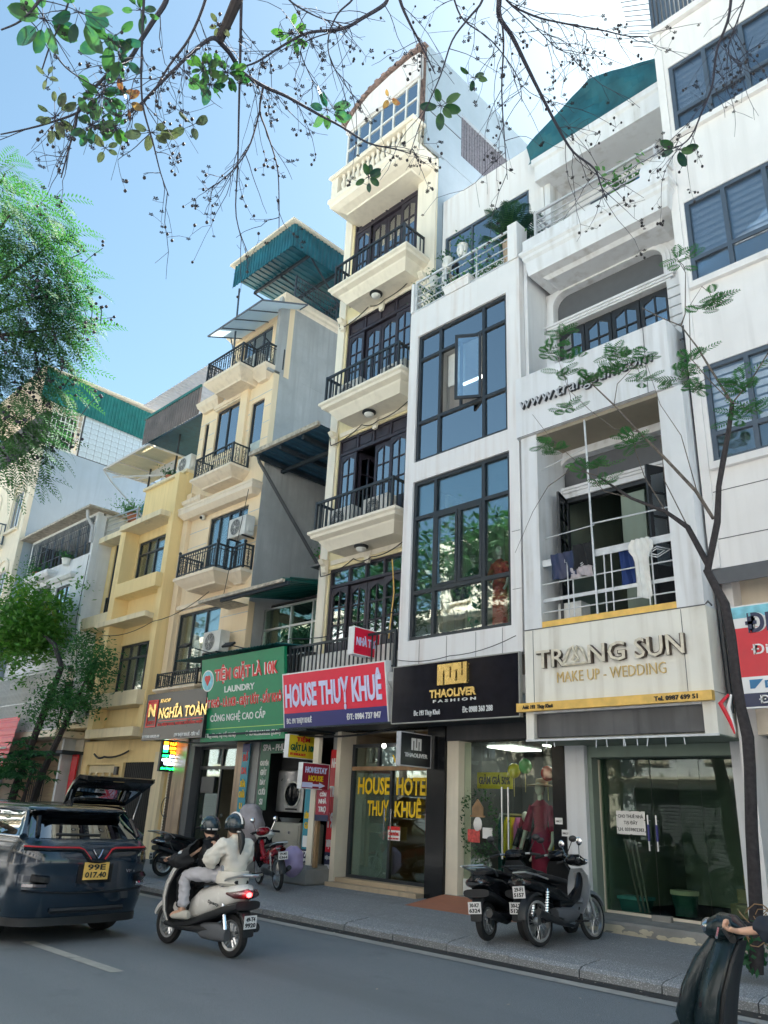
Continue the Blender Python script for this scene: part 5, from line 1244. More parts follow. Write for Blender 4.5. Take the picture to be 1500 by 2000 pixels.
# ================================================================ AIR CONDITIONERS
def make_ac():
    t = thing('air_conditioner', 'ac', 'air conditioner', (0, 0, 0), group='outdoor air conditioning units'); w_, h_, d_ = .82, .58, .3
    part('casing', G().rloft(0, w_, 0, d_, [(.015, 0), (0, .02), (0, h_ - .02), (.015, h_)], True), 'ac_white', t, local=True)
    g = G().lathe([(.235, -.012), (.25, -.02), (.25, -.002)], (.33, 0, .29), 24, 'y', False); part('fan_ring', g, 'ac_white', t, True, local=True)
    part('fan_well', G().lathe([(.0, -.006), (.23, -.006), (.23, -.003)], (.33, 0, .29), 24, 'y'), 'black_plastic', t, local=True)
    g = G()
    for r in (.06, .1, .14, .18, .215): g.tube([(.33 + r * math.cos(a), -.016, .29 + r * math.sin(a)) for a in [k * PI / 10 for k in range(21)]], .004, 3, False)
    for k in range(8): a = k * PI / 4; g.tube([(.33 + .03 * math.cos(a), -.018, .29 + .03 * math.sin(a)), (.33 + .23 * math.cos(a), -.016, .29 + .23 * math.sin(a))], .004, 3)
    part('grille', g, 'ac_white', t, local=True, kind='stuff'); part('hub', G().lathe([(.0, -.025), (.035, -.025), (.035, -.01)], (.33, 0, .29), 12, 'y'), 'ac_white', t, local=True)
    g = G()
    for k in range(3):
        a0 = k * 2.09; g.poly(*[(.33 + r * math.cos(a0 + b), -.0075 - .002 * (b > .3), .29 + r * math.sin(a0 + b)) for r, b in ((.03, 0), (.2, .1), (.21, .9), (.08, .9))])
    part('fan_blade', g, 'grey_panel', t, local=True, kind='stuff'); part('valve_cover', G().box(w_, w_ + .03, .08, .22, .1, .26), 'ac_white', t, local=True)
    part('bracket', G().box(.08, .12, -.02, d_ + .1, -.04, -.002).box(w_ - .12, w_ - .08, -.02, d_ + .1, -.04, -.002), 'frame_dark', t, local=True, kind='stuff'); return t
ac = make_ac()
aclist = [(-18.2, 11.55, 8.72, 'unit above the middle peach balcony'), (-18.7, 11.5, 5.5, 'unit beside the tall curtained window over the green board'), (-18.9, 11.75, 14.42, 'unit on the top peach balcony under the glass canopy'),
          (-13.75, 11.5, 7.9, 'left unit on the lowest moulded hotel balcony'), (-12.55, 11.5, 7.9, 'right unit on the lowest moulded hotel balcony'), (-13.75, 11.5, 11.4, 'left unit on the middle hotel balcony'), (-12.3, 11.6, 11.4, 'right unit on the middle hotel balcony'),
          (-25.65, 10.95, 3.9, 'dusty unit beside the barred balcony of the white house'), (-12.3, 11.6, 4.3, 'unit low behind the first hotel railing'), (-22.4, 11.9, 12.0, 'unit on the yellow house roof')]
for i, (x, y, z, lab) in enumerate(aclist):
    if i == 0: ac.location = (x, y, z); ac['label'] = 'white outdoor ' + lab
    else: copy_thing(ac, (x, y, z), label='white outdoor ' + lab, rz=rad(8) if i == 7 else 0)
# ================================================================ FLOODLIGHTS, CAMERA, WIRES
def flood(x, y, z, x1, y1, lab):
    t = thing('floodlight', lab, 'lamp', (x, y, z), group='floodlights over the green board')
    part('lamp_head', G().obox((x, y, z), (.3, .2, .05), (rad(35), 0, rad(10))), 'black_plastic', t); part('arm', G().tube([(x, y + .05, z), (x1, y1, z - .25)], .014, 6), 'frame_dark', t)
flood(-18.33, 10.75, 5.55, -17.6, 11.5, 'left floodlight on a long arm over the green board'); flood(-16.3, 10.75, 5.35, -15.3, 11.3, 'right floodlight beside the air conditioner over the green board')
t = thing('security_camera', 'small dome security camera on the peach wall under the cornice', 'camera', (-20.3, 11.95, 10.0)); part('camera_body', G().ball((-20.3, 11.9, 9.98), (.09, .09, .09), 12, 8), 'white_plastic', t, True); part('lens', G().ball((-20.28, 11.83, 9.95), .05, 10, 6), 'black_gloss', t, True)
def wire(lab, pts, r=.01, mat='black_plastic', sag=0):
    out = []
    for a, b in zip(pts, pts[1:]):
        for k in range(6): s = k / 6; out.append(tuple(a[i] + (b[i] - a[i]) * s - (sag * 4 * s * (1 - s) if i == 2 else 0) for i in range(3)))
    out.append(pts[-1]); return one('cable', G().tube(out, r, 5), mat, lab, 'cable', 'loose cables on the facades', loc=pts[0])
for i, z in enumerate((7.25, 10.82, 14.42)):
    wire('black cable sagging over the %s brown door' % ('first floor', 'second floor', 'third floor')[i], [(-14.45, 11.9, z + .25), (-14.3, 11.85, z - .25), (-13.2, 11.9, z + .02), (-12.6, 11.9, z - .06), (-11.5, 11.85, z + .1)], .014, sag=.08)
wire('bundle of dark wires under the yellow house box', [(-24.9, 11.9, 3.0), (-24.0, 11.8, 2.9), (-22.6, 11.85, 3.05)], .03, sag=.08)
wire('pale hose coming down beside the ground floor brown door', [(-11.9, 11.9, 7.0), (-11.75, 11.85, 6.2), (-11.9, 11.9, 5.2)], .015, 'gold_strip', -.03)
wire('thin wire from the pole to the studio box', [(-4.6, 11.1, 4.72), (-4.2, 10.2, 4.5), (-3.95, 9.7, 4.3)], .012)
wire('cable sagging between the hotel and the recessed house above the green board', [(-17.3, 11.3, 5.6), (-14.4, 11.15, 5.35), (-11.0, 11.1, 5.5)], .012, sag=.18)
wire('thick cable bundle running under the green and red boards', [(-19.8, 11.6, 3.28), (-17.0, 11.5, 3.2), (-14.3, 11.5, 3.22), (-11.0, 11.4, 3.24)], .022, sag=.1)
wire('thin cable drooping over the black fashion board', [(-10.85, 11.0, 4.5), (-9.4, 11.0, 4.42), (-7.9, 11.0, 4.62)], .008, sag=.07)
wire('wire dropping from the peach balcony to the awning', [(-17.5, 11.6, 10.1), (-17.6, 11.5, 8.6), (-17.55, 11.3, 7.6), (-17.5, 11.2, 6.9)], .01, sag=.05)
wire('cable along the yellow house front above the window', [(-24.2, 11.2, 6.6), (-21.5, 11.4, 6.75), (-18.9, 11.6, 7.3)], .012, sag=.15)
wire('cable looping down the white house corner', [(-26.5, 11.2, 9.8), (-26.3, 11.1, 7.2), (-25.2, 11.0, 5.4)], .012, sag=-.05)
# ================================================================ LAUNDRY ON THE STUDIO BALCONY
def cloth(name, label, x0, x1, z0, z1, y, mat, seed, shirt=False, cat='clothing', grp='washing hung on the studio balcony'):
    random.seed(seed); nx, nz = 14, 10; vs = []; fs = []; cx = (x0 + x1) / 2
    for sd in (0, 1):
        for j in range(nz + 1):
            v = j / nz
            for i in range(nx + 1):
                u = i / nx; wd = 1
                if shirt: wd = (.66 - .06 * v if v < .68 else min(1, .62 + (v - .68) * 5) if v < .92 else 1 - (v - .92) * 4)
                x = cx + (u - .5) * (x1 - x0) * wd; y_ = y + .035 * math.sin(u * 9 + seed) * (1.1 - v) + .02 * math.sin(u * 21 + v * 5)
                vs.append((x, y_ + (.05 if sd else -.0) * (1 - abs(2 * u - 1)) + (.004 if sd else 0), z0 + (z1 - z0) * v + .02 * math.sin(u * 6 + seed) * (1 - v)))
    n = (nx + 1) * (nz + 1)
    for j in range(nz):
        for i in range(nx):
            a = j * (nx + 1) + i; fs.append((a, a + 1, a + nx + 2, a + nx + 1)); fs.append((n + a, n + a + nx + 1, n + a + nx + 2, n + a + 1))
    return one(name, G().add(vs, fs), mat, label, cat, grp, 60, (cx, y, z1))
cloth('t_shirt', 'white t-shirt hanging on the right of the balcony rail', -5.78, -5.36, 4.98, 5.95, 11.16, 'white_plastic', 1, True); cloth('trousers', 'blue jeans hanging next to the white t-shirt', -6.02, -5.74, 5.25, 5.95, 11.28, 'blue_cloth', 2)
cloth('blanket', 'dark navy blanket draped over the left of the rail', -7.25, -6.75, 5.55, 6.0, 11.17, 'navy', 3); cloth('blanket', 'crumpled black cover next to the navy blanket', -6.8, -6.42, 5.66, 6.08, 11.16, 'jacket_black', 4); cloth('cloth', 'thin patterned cloth drooping under the black cover', -6.85, -6.45, 5.5, 5.68, 11.15, 'cloth_grey', 5)
t = one('potted_bundle', G().rloft(-7.35, -6.9, 11.5, 11.8, [(0, 4.76), (0, 5.2)], True), 'white_plastic', 'white washing basket on the studio balcony floor', 'basket')
# ================================================================ MANNEQUINS, WREATH, BALLOONS
def mannequin(x, y, z, h, dress, label, hat=False, arm=0):
    t = thing('mannequin', label, 'mannequin', (x, y, z), group='dressed mannequins behind the glass'); s = h / 1.7
    prof = [(.19, .0), (.17, .3), (.17, .75), (.16, .95), (.11, 1.08), (.14, 1.25), (.17, 1.36), (.1, 1.42), (.05, 1.46)]
    g = G().lathe([(r * s, q * s) for r, q in prof], (0, 0, 0), 16); g.v = [(v[0], v[1] * .62, v[2]) for v in g.v]
    for sx in (-1, 1): g.tube([(sx * .15 * s, 0, 1.36 * s), (sx * .22 * s, -.02, 1.15 * s), (sx * .25 * s, -.05, 1.0 * s)], [.055 * s, .06 * s, .07 * s], 8)
    part('dress', g, dress, t, True, local=True)
    g = G().tube([(0, 0, 1.42 * s), (0, 0, 1.54 * s)], .045 * s, 8); g.ball((0, -.01, 1.62 * s), (.075 * s, .09 * s, .11 * s), 12, 8); g.ball((0, -.1 * s, 1.61 * s), (.012, .02, .025), 6, 4)
    for sx in (-1, 1): g.tube([(sx * .25 * s, -.05, 1.02 * s), (sx * .27 * s, -.12, .85 * s), (sx * .26 * s, -.2, .74 * s)], [.035 * s, .028 * s, .03 * s], 6)
    part('body', g, 'mannequin', t, True, local=True)
    if hat: part('sun_hat', G().lathe([(.26, 1.66 * s), (.25, 1.67 * s), (.11, 1.69 * s), (.1, 1.76 * s), (.0, 1.78 * s)], (0, 0.04, 0), 18, 'z', False), 'straw', t, True, local=True)
    part('stand', G().tube([(0, 0, .0), (0, 0, .2)], .015, 6), 'steel', t, local=True); return t
mannequin(-8.7, 11.62, 4.95, 1.6, 'dress_orange', 'bald mannequin in a patterned red dress behind the right pane'); mannequin(-9.35, 11.65, 4.95, 1.55, 'dress_green', 'bald mannequin in a dark green dress behind the middle pane')
mannequin(-8.5, 12.5, .34, 1.95, 'dress_red', 'mannequin in long magenta dress and sun hat behind the shop glass', True)
mannequin(-9.75, 11.7, 4.95, 1.2, 'navy', 'low rack mannequin in a navy dress on the first floor'); 
mannequin(-9.25, 13.1, .34, 1.45, 'jacket_black', 'short mannequin in a black top with coloured collar in the shop'); 
t = one('hanging_dress', G().lathe([(.3, 0), (.22, .5), (.1, .7), (.14, .85), (.04, .9)], (-9.45, 12.0, 9.15), 14), 'pink_cloth', 'bright pink dress hanging in the upper window', 'dress', smooth=True)
def balloon(x, y, z, mat, lab):
    t = thing('balloon', lab, 'balloon', (x, y, z), group='balloons in the shop window'); part('skin', G().ball((0, 0, 0), (.12, .12, .135), 14, 10), mat, t, True, local=True); part('stick', G().tube([(0, 0, -.13), (0, 0, -.45)], .008, 5), 'gold_paint', t, local=True)
balloon(-9.03, 12.45, 2.5, 'balloon_yellow', 'yellow balloon on a stick in the shop window'); balloon(-8.78, 12.45, 2.58, 'balloon_green', 'green balloon beside the yellow one'); balloon(-8.3, 12.45, 2.45, 'balloon_red', 'red balloon half hidden by the black pillar')
t = thing('wreath', 'dark green garland wreath with a little wooden house hung on the shop door', 'wreath', (-9.6, 12.15, 1.6)); random.seed(6); g = G()
for k in range(260):
    a = random.uniform(0, 2 * PI); r = .42 + random.gauss(0, .05); x, z = r * math.cos(a) * .95, r * 1.2 * math.sin(a); b = random.uniform(0, 6)
    g.poly((x, -.05 + random.uniform(-.05, .03), z), (x + .05 * math.cos(b), -.06, z + .05 * math.sin(b)), (x + .05 * math.cos(b + .6), -.03, z + .05 * math.sin(b + .6)))
for k in range(90): a = random.uniform(0, 6.28); z = random.uniform(-1.0, -.5); x = random.uniform(-.12, .25); g.poly((x, -.04, z), (x + .06 * math.cos(a), -.06, z + .06 * math.sin(a)), (x + .05 * math.cos(a + .7), -.03, z + .05 * math.sin(a + .7)))
part('garland', g, 'leaf_dark', t, local=True, kind='stuff'); part('wooden_house', G().prism([(-.12, .1), (.12, .1), (.12, .24), (0, .38), (-.12, .24)], 'y', -.06, -.03).box(-.16, .16, -.07, -.03, .07, .1), 'wood', t, local=True)
part('santa_figure', G().ball((.0, -.05, -.05), (.1, .04, .13), 10, 6), 'paper', t, True, local=True); part('price_card', G().box(.12, .34, -.06, -.055, -.28, -.1), 'paper', t, local=True); part('gift_card', G().box(-.22, .06, -.065, -.06, -.36, -.14), 'dress_orange', t, local=True)
t = sign('yellow poster with dark print deep inside the fashion shop', (-10.25, 12.9, 2.2), .85, .3, .02, 'yellow_board', None, fr=0, name='poster'); letters(t, 'black_text', [('GIẢM GIÁ 50%', .05, .8, .08, .14, .02)])
t = sign('red vertical poster in the hotel lobby', (-11.6, 12.9, 1.3), .34, 1.1, .02, 'red_sign', None, fr=0, name='poster'); letters(t, 'yellow_text', [('191', .04, .3, .6, .24, .03)])
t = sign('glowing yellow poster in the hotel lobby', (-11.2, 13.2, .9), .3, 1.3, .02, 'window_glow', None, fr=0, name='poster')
rk = thing('clothes_rack', 'dark rack of red yellow and black clothes inside the fashion shop', 'rack', (-9.3, 13.3, .34)); part('rail', G().tube([(-10.0, 13.3, 1.75), (-8.0, 13.3, 1.75)], .02, 6).tube([(-10.0, 13.3, .34), (-10.0, 13.3, 1.75)], .02, 6).tube([(-8.0, 13.3, .34), (-8.0, 13.3, 1.75)], .02, 6), 'steel', rk); random.seed(14)
for k in range(16): x = -9.9 + k * .12; part('garment', G().rloft(x, x + .09, 13.1, 13.5, [(0, random.uniform(.7, 1.0)), (.005, 1.55), (.03, 1.7)], True), random.choice(('dress_red', 'jacket_black', 'navy', 'red_board', 'yellow_board', 'jacket_black', 'maroon_board', 'pink_cloth', 'dress_green')), rk)
part('backdrop', G().box(-10.25, -7.7, 14.4, 14.45, .34, 2.9), 'interior_dark', rk)
t = one('door_mat', G().rloft(-8.6, -7.85, 11.2, 11.7, [(0, .235), (.01, .26)], True), 'red_board', 'red door mat on the ramp of the fashion shop', 'mat')
# ================================================================ LAUNDRY SHOP THINGS
t = thing('tumble_dryer', 'big grey tumble dryer with round black door on the washer', 'dryer', (-15.6, 12.7, 1.55))
part('casing', G().rloft(-16.1, -15.1, 12.5, 13.1, [(.02, 1.58), (0, 1.6), (0, 2.5), (.02, 2.53)], True), 'steel', t); part('door', G().lathe([(.0, -.05), (.2, -.05), (.24, -.03), (.26, 0)], (-15.5, 12.5, 1.98), 24, 'y'), 'black_gloss', t, True); part('door_ring', G().lathe([(.27, -.025), (.3, -.02), (.3, 0)], (-15.5, 12.5, 1.98), 24, 'y', False), 'ac_white', t, True); part('vent', G().box(-15.7, -15.3, 12.47, 12.499, 1.63, 1.67), 'black_plastic', t)
part('top_cabinet', G().box(-16.1, -15.1, 12.55, 13.1, 2.54, 3.0), 'black_plastic', t)
t = thing('washing_machine', 'pale cream top loading washer with drawers in the laundry entrance', 'washer', (-15.2, 12.4, .3))
part('casing', G().rloft(-15.75, -14.75, 12.2, 12.9, [(.02, .28), (0, .3), (0, 1.33), (.03, 1.36)], True), 'fridge', t); part('drawer', G().box(-15.35, -14.8, 12.18, 12.199, .98, 1.3), 'fridge', t); part('drawer', G().box(-15.35, -14.8, 12.18, 12.199, .6, .95), 'fridge', t); part('knob', G().lathe([(.03, -.03), (.03, 0)], (-15.1, 12.18, 1.15), 10, 'y'), 'chrome', t); part('basin', G().lathe([(.2, 1.37), (.26, 1.46)], (-15.45, 12.45, 0), 16), 'steel', t, True)
def bag(name, lab, c, r, mat, seed):
    random.seed(seed); g = G().ball((0, 0, 0), r, 18, 12); p = [random.uniform(0, 6) for _ in range(4)]
    g.v = [(x * (1 + .1 * math.sin(7 * z / r[2] + p[0]) + .08 * math.sin(5 * math.atan2(y, x) + p[1])), y * (1 + .1 * math.sin(6 * z / r[2] + p[2])), z * (1 + .07 * math.sin(4 * math.atan2(y, x) + p[3]))) for x, y, z in g.v]
    o = one(name, g, mat, lab, 'bag', smooth=60); o.location = c; return o
bag('laundry_sack', 'large grey laundry sack standing behind the pillion rider', (-15.6, 11.4, 1.3), (.38, .3, .42), 'cloth_grey', 3); bag('plastic_bag', 'lilac plastic bag resting behind the red motorbike', (-13.35, 10.9, .68), (.24, .2, .28), 'bag_purple', 5); bag('plastic_bag', 'crumpled white plastic bag on top of the sacks', (-14.9, 11.3, 1.12), (.26, .18, .14), 'white_plastic', 8)
t = thing('wooden_post', 'white and brown posts on a concrete foot by the laundry', 'post', (-13.5, 11.6, .3)); part('white_post', G().box(-13.72, -13.55, 11.55, 11.65, .55, 3.2), 'cream_far', t); part('brown_post', G().box(-13.5, -13.42, 11.55, 11.63, .55, 2.6), 'wood', t)
# ================================================================ PLANTS IN POTS
random.seed(31)
def sprig(g, c, n, L_, w_, up=.5, spread=1.0):
    for _ in range(n):
        a = random.uniform(0, 2 * PI); e = random.uniform(-.3, 1.2) * up + .2; l = L_ * random.uniform(.4, 1.1)
        b = Vector(c) + Vector((random.gauss(0, .05), random.gauss(0, .05), random.uniform(0, .05))) * spread
        d = Vector((math.cos(a) * math.cos(e), math.sin(a) * math.cos(e), math.sin(e)))
        for k in range(4):
            p = b + d * l * (k + 1) / 4; q = Vector((random.gauss(0, 1), random.gauss(0, 1), random.gauss(0, 1))).normalized(); r = q.cross(d).normalized() * w_
            g.poly(tuple(p), tuple(p + q * w_ * 2 + r), tuple(p + q * w_ * 4), tuple(p + q * w_ * 2 - r))
def potted(x, y, z, r, h, pot, n, L_, lab, face=False, w_=.022, leafmat='leaf_bush'):
    t = thing('potted_plant', lab, 'plant', (x, y, z), group='potted plants on the roof terraces')
    part('pot', G().lathe([(r * .7, 0), (r, h * .9), (r * 1.08, h * .92), (r * 1.08, h), (r * .8, h)], (0, 0, 0), 14), pot, t, True, local=True)
    if face:
        part('face', G().ball((0, -r * .8, h * .45), (r * .75, r * .5, h * .5), 12, 8).ball((0, -r * 1.3, h * .42), (.025, .04, .05), 6, 5), pot, t, True, local=True)
    g = G(); sprig(g, (0, 0, h), n, L_, w_); part('foliage', g, leafmat, t, local=True, kind='stuff'); return t
potted(-9.86, 11.28, 13.5, .11, .32, 'white_plastic', 26, .28, 'white face shaped pot hung on the left of the rail', True); potted(-9.42, 11.28, 13.62, .12, .34, 'white_plastic', 30, .3, 'white face shaped pot hung near the middle of the rail', True); potted(-10.5, 11.5, 13.45, .11, .3, 'white_plastic', 26, .24, 'small white pot at the left end of the rail')
potted(-10.3, 11.6, 12.69, .14, .2, 'terracotta', 110, .75, 'large bushy plant at the left end of the roof rail'); potted(-9.85, 11.6, 12.69, .13, .2, 'terracotta', 90, .6, 'bushy plant left of the long white planter'); potted(-9.0, 11.6, 12.69, .13, .25, 'straw', 100, .8, 'tall leafy plant behind the middle rail post')
potted(-8.55, 11.5, 12.69, .16, .22, 'straw', 30, .4, 'small plant in a round tan pot by the right pier'); potted(-8.75, 11.8, 12.69, .14, .25, 'terracotta', 120, 1.1, 'tall dense plant beside the cycad'); potted(-10.62, 11.5, 12.69, .1, .14, 'white_plastic', 30, .3, 'tiny pot in the left corner of the rail')
t = thing('planter_box', 'long white planter box with low greenery on the roof edge', 'plant', (-9.5, 11.25, 12.69)); part('box', G().rloft(-9.85, -9.1, 11.1, 11.42, [(.04, 12.69), (0, 12.86), (-.02, 12.87), (-.02, 12.91)], True), 'white_tl', t); g = G()
for k in range(5): sprig(g, (-9.75 + k * .15, 11.28, 12.9), 14, .25, .02)
part('foliage', g, 'leaf_bush', t, kind='stuff')
t = thing('cycad', 'spiky dark cycad rising over the white pier of the roof terrace', 'plant', (-8.25, 11.55, 13.6)); part('pot', G().lathe([(.15, -.9), (.2, -.1), (.2, -.05)], (0, 0, 0), 14), 'straw', t, True, local=True)
fm = G()
for k in range(20):
    s = k / 20; x = .12 + s * .62; z = .5 * math.sin(s * 2.0) * .9
    for sg in (-1, 1):
        l = .17 * math.sin(PI * min(1, s * .9 + .12)) + .02; fm.poly((x, 0, z), (x + .03, 0, z), (x + .09, sg * l, z - .02), (x + .075, sg * l, z - .025))
fm.tube([(.0, 0, 0), (.3, 0, .36 * .9), (.74, 0, .42)], .008, 4); me = fm.mesh('frond'); me.materials.append(MATS['leaf_dark'])
for k in range(26): inst('frond', me, t, (random.gauss(0, .02), random.gauss(0, .02), random.uniform(-.05, .05)), (0, random.uniform(-1.0, .35), k * 2.4), local=True)
potted(-5.5, 11.55, 13.0, .14, .3, 'white_plastic', 50, .7, 'young palm in the right corner of the studio terrace', w_=.04, leafmat='leaf_fern'); potted(-5.15, 11.5, 13.0, .13, .25, 'blue_text', 26, .3, 'small plant in a blue pot in the terrace corner')
potted(-31.5, 11.4, 9.75, .2, .3, 'terracotta', 160, .9, 'bushy climber at the left of the covered terrace'); potted(-28.4, 11.2, 9.75, .18, .25, 'white_plastic', 60, .5, 'small leafy plant in the middle of the covered terrace'); potted(-25.3, 12.0, 11.0, .2, .3, 'terracotta', 170, .9, 'bush on the roof edge between white and yellow houses')
potted(-14.82, 12.35, 7.5, .14, .26, 'terracotta', 40, .4, 'terracotta pot in the cage beside the hotel'); potted(-23.2, 12.1, 12.0, .14, .25, 'terracotta', 50, .5, 'leafy plant under the canopy on the yellow roof')
# ================================================================ VEHICLES
def sgnp(v, p): return math.copysign(abs(v) ** p, v)
def ring_x(x, z0, z1, hw, n=18, p=.75, yc=0): return [(x, yc + hw * sgnp(math.cos(2 * PI * k / n), p), (z0 + z1) / 2 + (z1 - z0) / 2 * sgnp(math.sin(2 * PI * k / n), p)) for k in range(n)]
def ring_z(z, xc, hd, hw, n=18, p=.75, bow=0): return [(xc + hd * sgnp(math.sin(2 * PI * k / n), p) - bow * math.cos(2 * PI * k / n) ** 2, hw * sgnp(math.cos(2 * PI * k / n), p), z) for k in range(n)]
def loft_x(st, **k): return G().loft([ring_x(*s, **k) for s in st])
def rearmap(g, x=0): g.v = [(v[1] + x, -v[0], v[2]) for v in g.v]; return g
def wheel(par, x, r, w, name, spokes=5, rimmat='steel', y=0, rr=None, wire_=False):
    n = 30; rr = rr or r - .075
    g = G().lathe([(rr, -w * .35), (rr + .02, -w * .5), (r - .012, -w * .42), (r, -w * .18), (r, w * .18), (r - .012, w * .42), (rr + .02, w * .5), (rr, w * .35), (rr, -w * .35)], (x, y, r), n, 'y')
    g.f = [f for f in g.f if len(f) == 4]
    t = part(name, g, 'rubber', par, True, local=True)
    h = G().lathe([(rr - .025, -w * .34), (rr + .004, -w * .38), (rr + .004, w * .38), (rr - .025, w * .34), (rr - .025, -w * .34)], (x, y, r), n, 'y'); h.f = [f for f in h.f if len(f) == 4]
    if wire_:
        for k in range(28): a = 2 * PI * k / 28; s = 1 if k % 2 else -1; h.tube([(x + .03 * math.cos(a + .5), y + s * .03, r + .03 * math.sin(a + .5)), (x + (rr - .02) * math.cos(a), y, r + (rr - .02) * math.sin(a))], .0025, 3)
    else:
        for k in range(spokes):
            a = 2 * PI * k / spokes + .3; c, s = math.cos(a), math.sin(a)
            for o in (-.018, .018): h.tube([(x + .03 * c - o * s, y - w * .1, r + .03 * s + o * c), (x + (rr - .015) * c - o * 1.6 * s, y - w * .22, r + (rr - .015) * s + o * 1.6 * c)], [.016, .011], 4); h.tube([(x + .03 * c - o * s, y + w * .1, r + .03 * s + o * c), (x + (rr - .015) * c - o * 1.6 * s, y + w * .22, r + (rr - .015) * s + o * 1.6 * c)], [.016, .011], 4)
    h.lathe([(.045, -w * .45), (.05, -w * .3), (.05, w * .3), (.045, w * .45)], (x, y, r), 14, 'y')
    part('rim', h, rimmat, t, True, local=True); return t
def plate(par, x, z, w_, h_, l1, l2, mat='paper', y=0, tilt=0):
    p = part('number_plate', G().box(x - .004, x, y - w_ / 2, y + w_ / 2, z, z + h_), mat, par, local=True)
    g = G().text(l1, -w_ * .36, w_ * .36, h_ * .56, h_ * .32, 0, .003, .03); g.text(l2, -w_ * .42, w_ * .42, h_ * .12, h_ * .32, 0, .003, .03); rearmap(g, x - .005); g.v = [(v[0], v[1] + y, v[2] + z) for v in g.v]
    part('plate_lettering', g, 'black_text', p, local=True); return p
def scooter(label, loc, rz, body='black_gloss', lit=False, pl=('30-K7', '6324'), lean=0, bar=0, group='motor scooters on the pavement and road', side=None, tailm=None, mirrors=True, leg='black_plastic', L=1.0, rack='steel'):
    t = thing('motor_scooter', label, 'motor scooter', loc, group=group, rot=(lean, 0, rz))
    wheel(t, -.6, .235, .1, 'rear_wheel'); fw = wheel(t, .62, .235, .09, 'front_wheel')
    part('tail_cowl', loft_x([(-.86, .70, .74, .04), (-.78, .62, .79, .12), (-.6, .52, .79, .16), (-.3, .42, .76, .17), (-.05, .34, .70, .16), (.1, .30, .60, .13)]), body, t, True, local=True)
    part('seat', loft_x([(-.68, .78, .83, .1), (-.55, .765, .86, .145), (-.3, .75, .84, .15), (-.15, .73, .79, .15), (.05, .71, .78, .12), (.12, .68, .73, .07)]), 'seat_black', t, True, local=True)
    part('floorboard', loft_x([(-.45, .22, .34, .17), (-.1, .2, .32, .18), (.25, .2, .29, .19), (.5, .22, .3, .19)]), leg, t, True, local=True)
    part('side_guard', loft_x([(-.82, .52, .62, .19), (-.6, .46, .57, .2), (-.3, .36, .47, .2), (0, .26, .37, .2), (.3, .22, .3, .2)], p=.6), leg, t, True, local=True)
    sh = [(.26, .56, .05, .15), (.4, .60, .06, .2), (.55, .59, .065, .235), (.7, .56, .06, .235), (.85, .51, .05, .19), (.95, .47, .045, .12), (1.0, .45, .04, .08)]
    part('leg_shield', G().loft([ring_z(z, x, d, w_, 20, .8, .09) for z, x, d, w_ in sh]), body, t, True, local=True)
    part('inner_shield', G().loft([ring_z(z, x - .055, d * .8, w_ * .93, 20, .8, .06) for z, x, d, w_ in sh[:-1]]), leg, t, True, local=True)
    part('front_nose', G().loft([ring_z(z, x, d, w_, 16) for z, x, d, w_ in ((.42, .68, .05, .06), (.55, .69, .07, .1), (.7, .64, .07, .11), (.85, .57, .06, .09), (.96, .5, .04, .05))]), body, t, True, local=True)
    n = 12; rings = []
    for k in range(n): a = rad(20 + 130 * k / (n - 1)); R_ = .275; cx, cz = .62 + R_ * math.cos(a), .235 + R_ * math.sin(a); rings.append([(cx + dx * math.cos(a), y, cz + dx * math.sin(a)) for y, dx in ((-.075, -.05), (-.07, 0), (-.035, .025), (.035, .025), (.07, 0), (.075, -.05))])
    part('front_mudguard', G().loft(rings), body, t, True, local=True)
    part('fork', G().tube([(.62, .07, .235), (.56, .07, .5)], .022, 8).tube([(.62, -.07, .235), (.56, -.07, .5)], .022, 8), 'steel', t, local=True, kind='stuff')
    ca, sa = math.cos(bar), math.sin(bar)
    def hb(x, y, z): return (.44 + (x - .44) * ca - y * sa, (x - .44) * sa + y * ca, z)
    g = G().tube([hb(.34, -.34, 1.0), hb(.4, -.2, 1.03), hb(.45, 0, 1.02), hb(.4, .2, 1.03), hb(.34, .34, 1.0)], .015, 8); hbp = part('handlebar', g, 'steel', t, True, local=True)
    for s in (-1, 1):
        part('grip', G().tube([hb(.395, s * .22, 1.028), hb(.335, s * .36, .998)], .021, 8), 'rubber', hbp, local=True)
        part('brake_lever', G().tube([hb(.44, s * .2, 1.03), hb(.42, s * .36, 1.0)], .008, 5), 'chrome', hbp, local=True)
        if mirrors: part('mirror', G().tube([hb(.42, s * .2, 1.03), hb(.44, s * .3, 1.2)], .007, 5).ball(hb(.44, s * .33, 1.24), (.022, .065, .045), 12, 8), 'black_plastic', hbp, True, local=True)
    g = G().loft([[hb(x, y, z) for x, y, z in ring_x(a, b, c, d)] for a, b, c, d in ((.32, .99, 1.03, .08), (.38, .96, 1.09, .15), (.46, .95, 1.1, .14), (.53, .96, 1.06, .08), (.56, .98, 1.03, .04))]); part('handlebar_cowl', g, body, hbp, True, local=True)
    part('headlight', G().ball(hb(.535, 0, 1.02), (.04, .08, .045), 12, 8), 'glass_far', hbp, True, local=True)
    tl = part('tail_light', loft_x([(-.885, .665, .72, .1), (-.84, .64, .75, .135), (-.72, .62, .73, .168), (-.6, .66, .71, .172)]), tailm or 'lens_red', t, True, local=True)
    if lit: part('brake_bulb', G().ball((-.89, .06, .69), (.012, .045, .028), 12, 8), 'tail_lit', tl, True, local=True)
    part('rear_mudguard', G().loft([ring_x(-.62, .5, .56, .08), ring_x(-.78, .44, .52, .085), ring_x(-.86, .3, .44, .085), ring_x(-.87, .24, .27, .08)]), 'black_plastic', t, True, local=True)
    plate(t, -.885, .33, .19, .14, pl[0], pl[1])
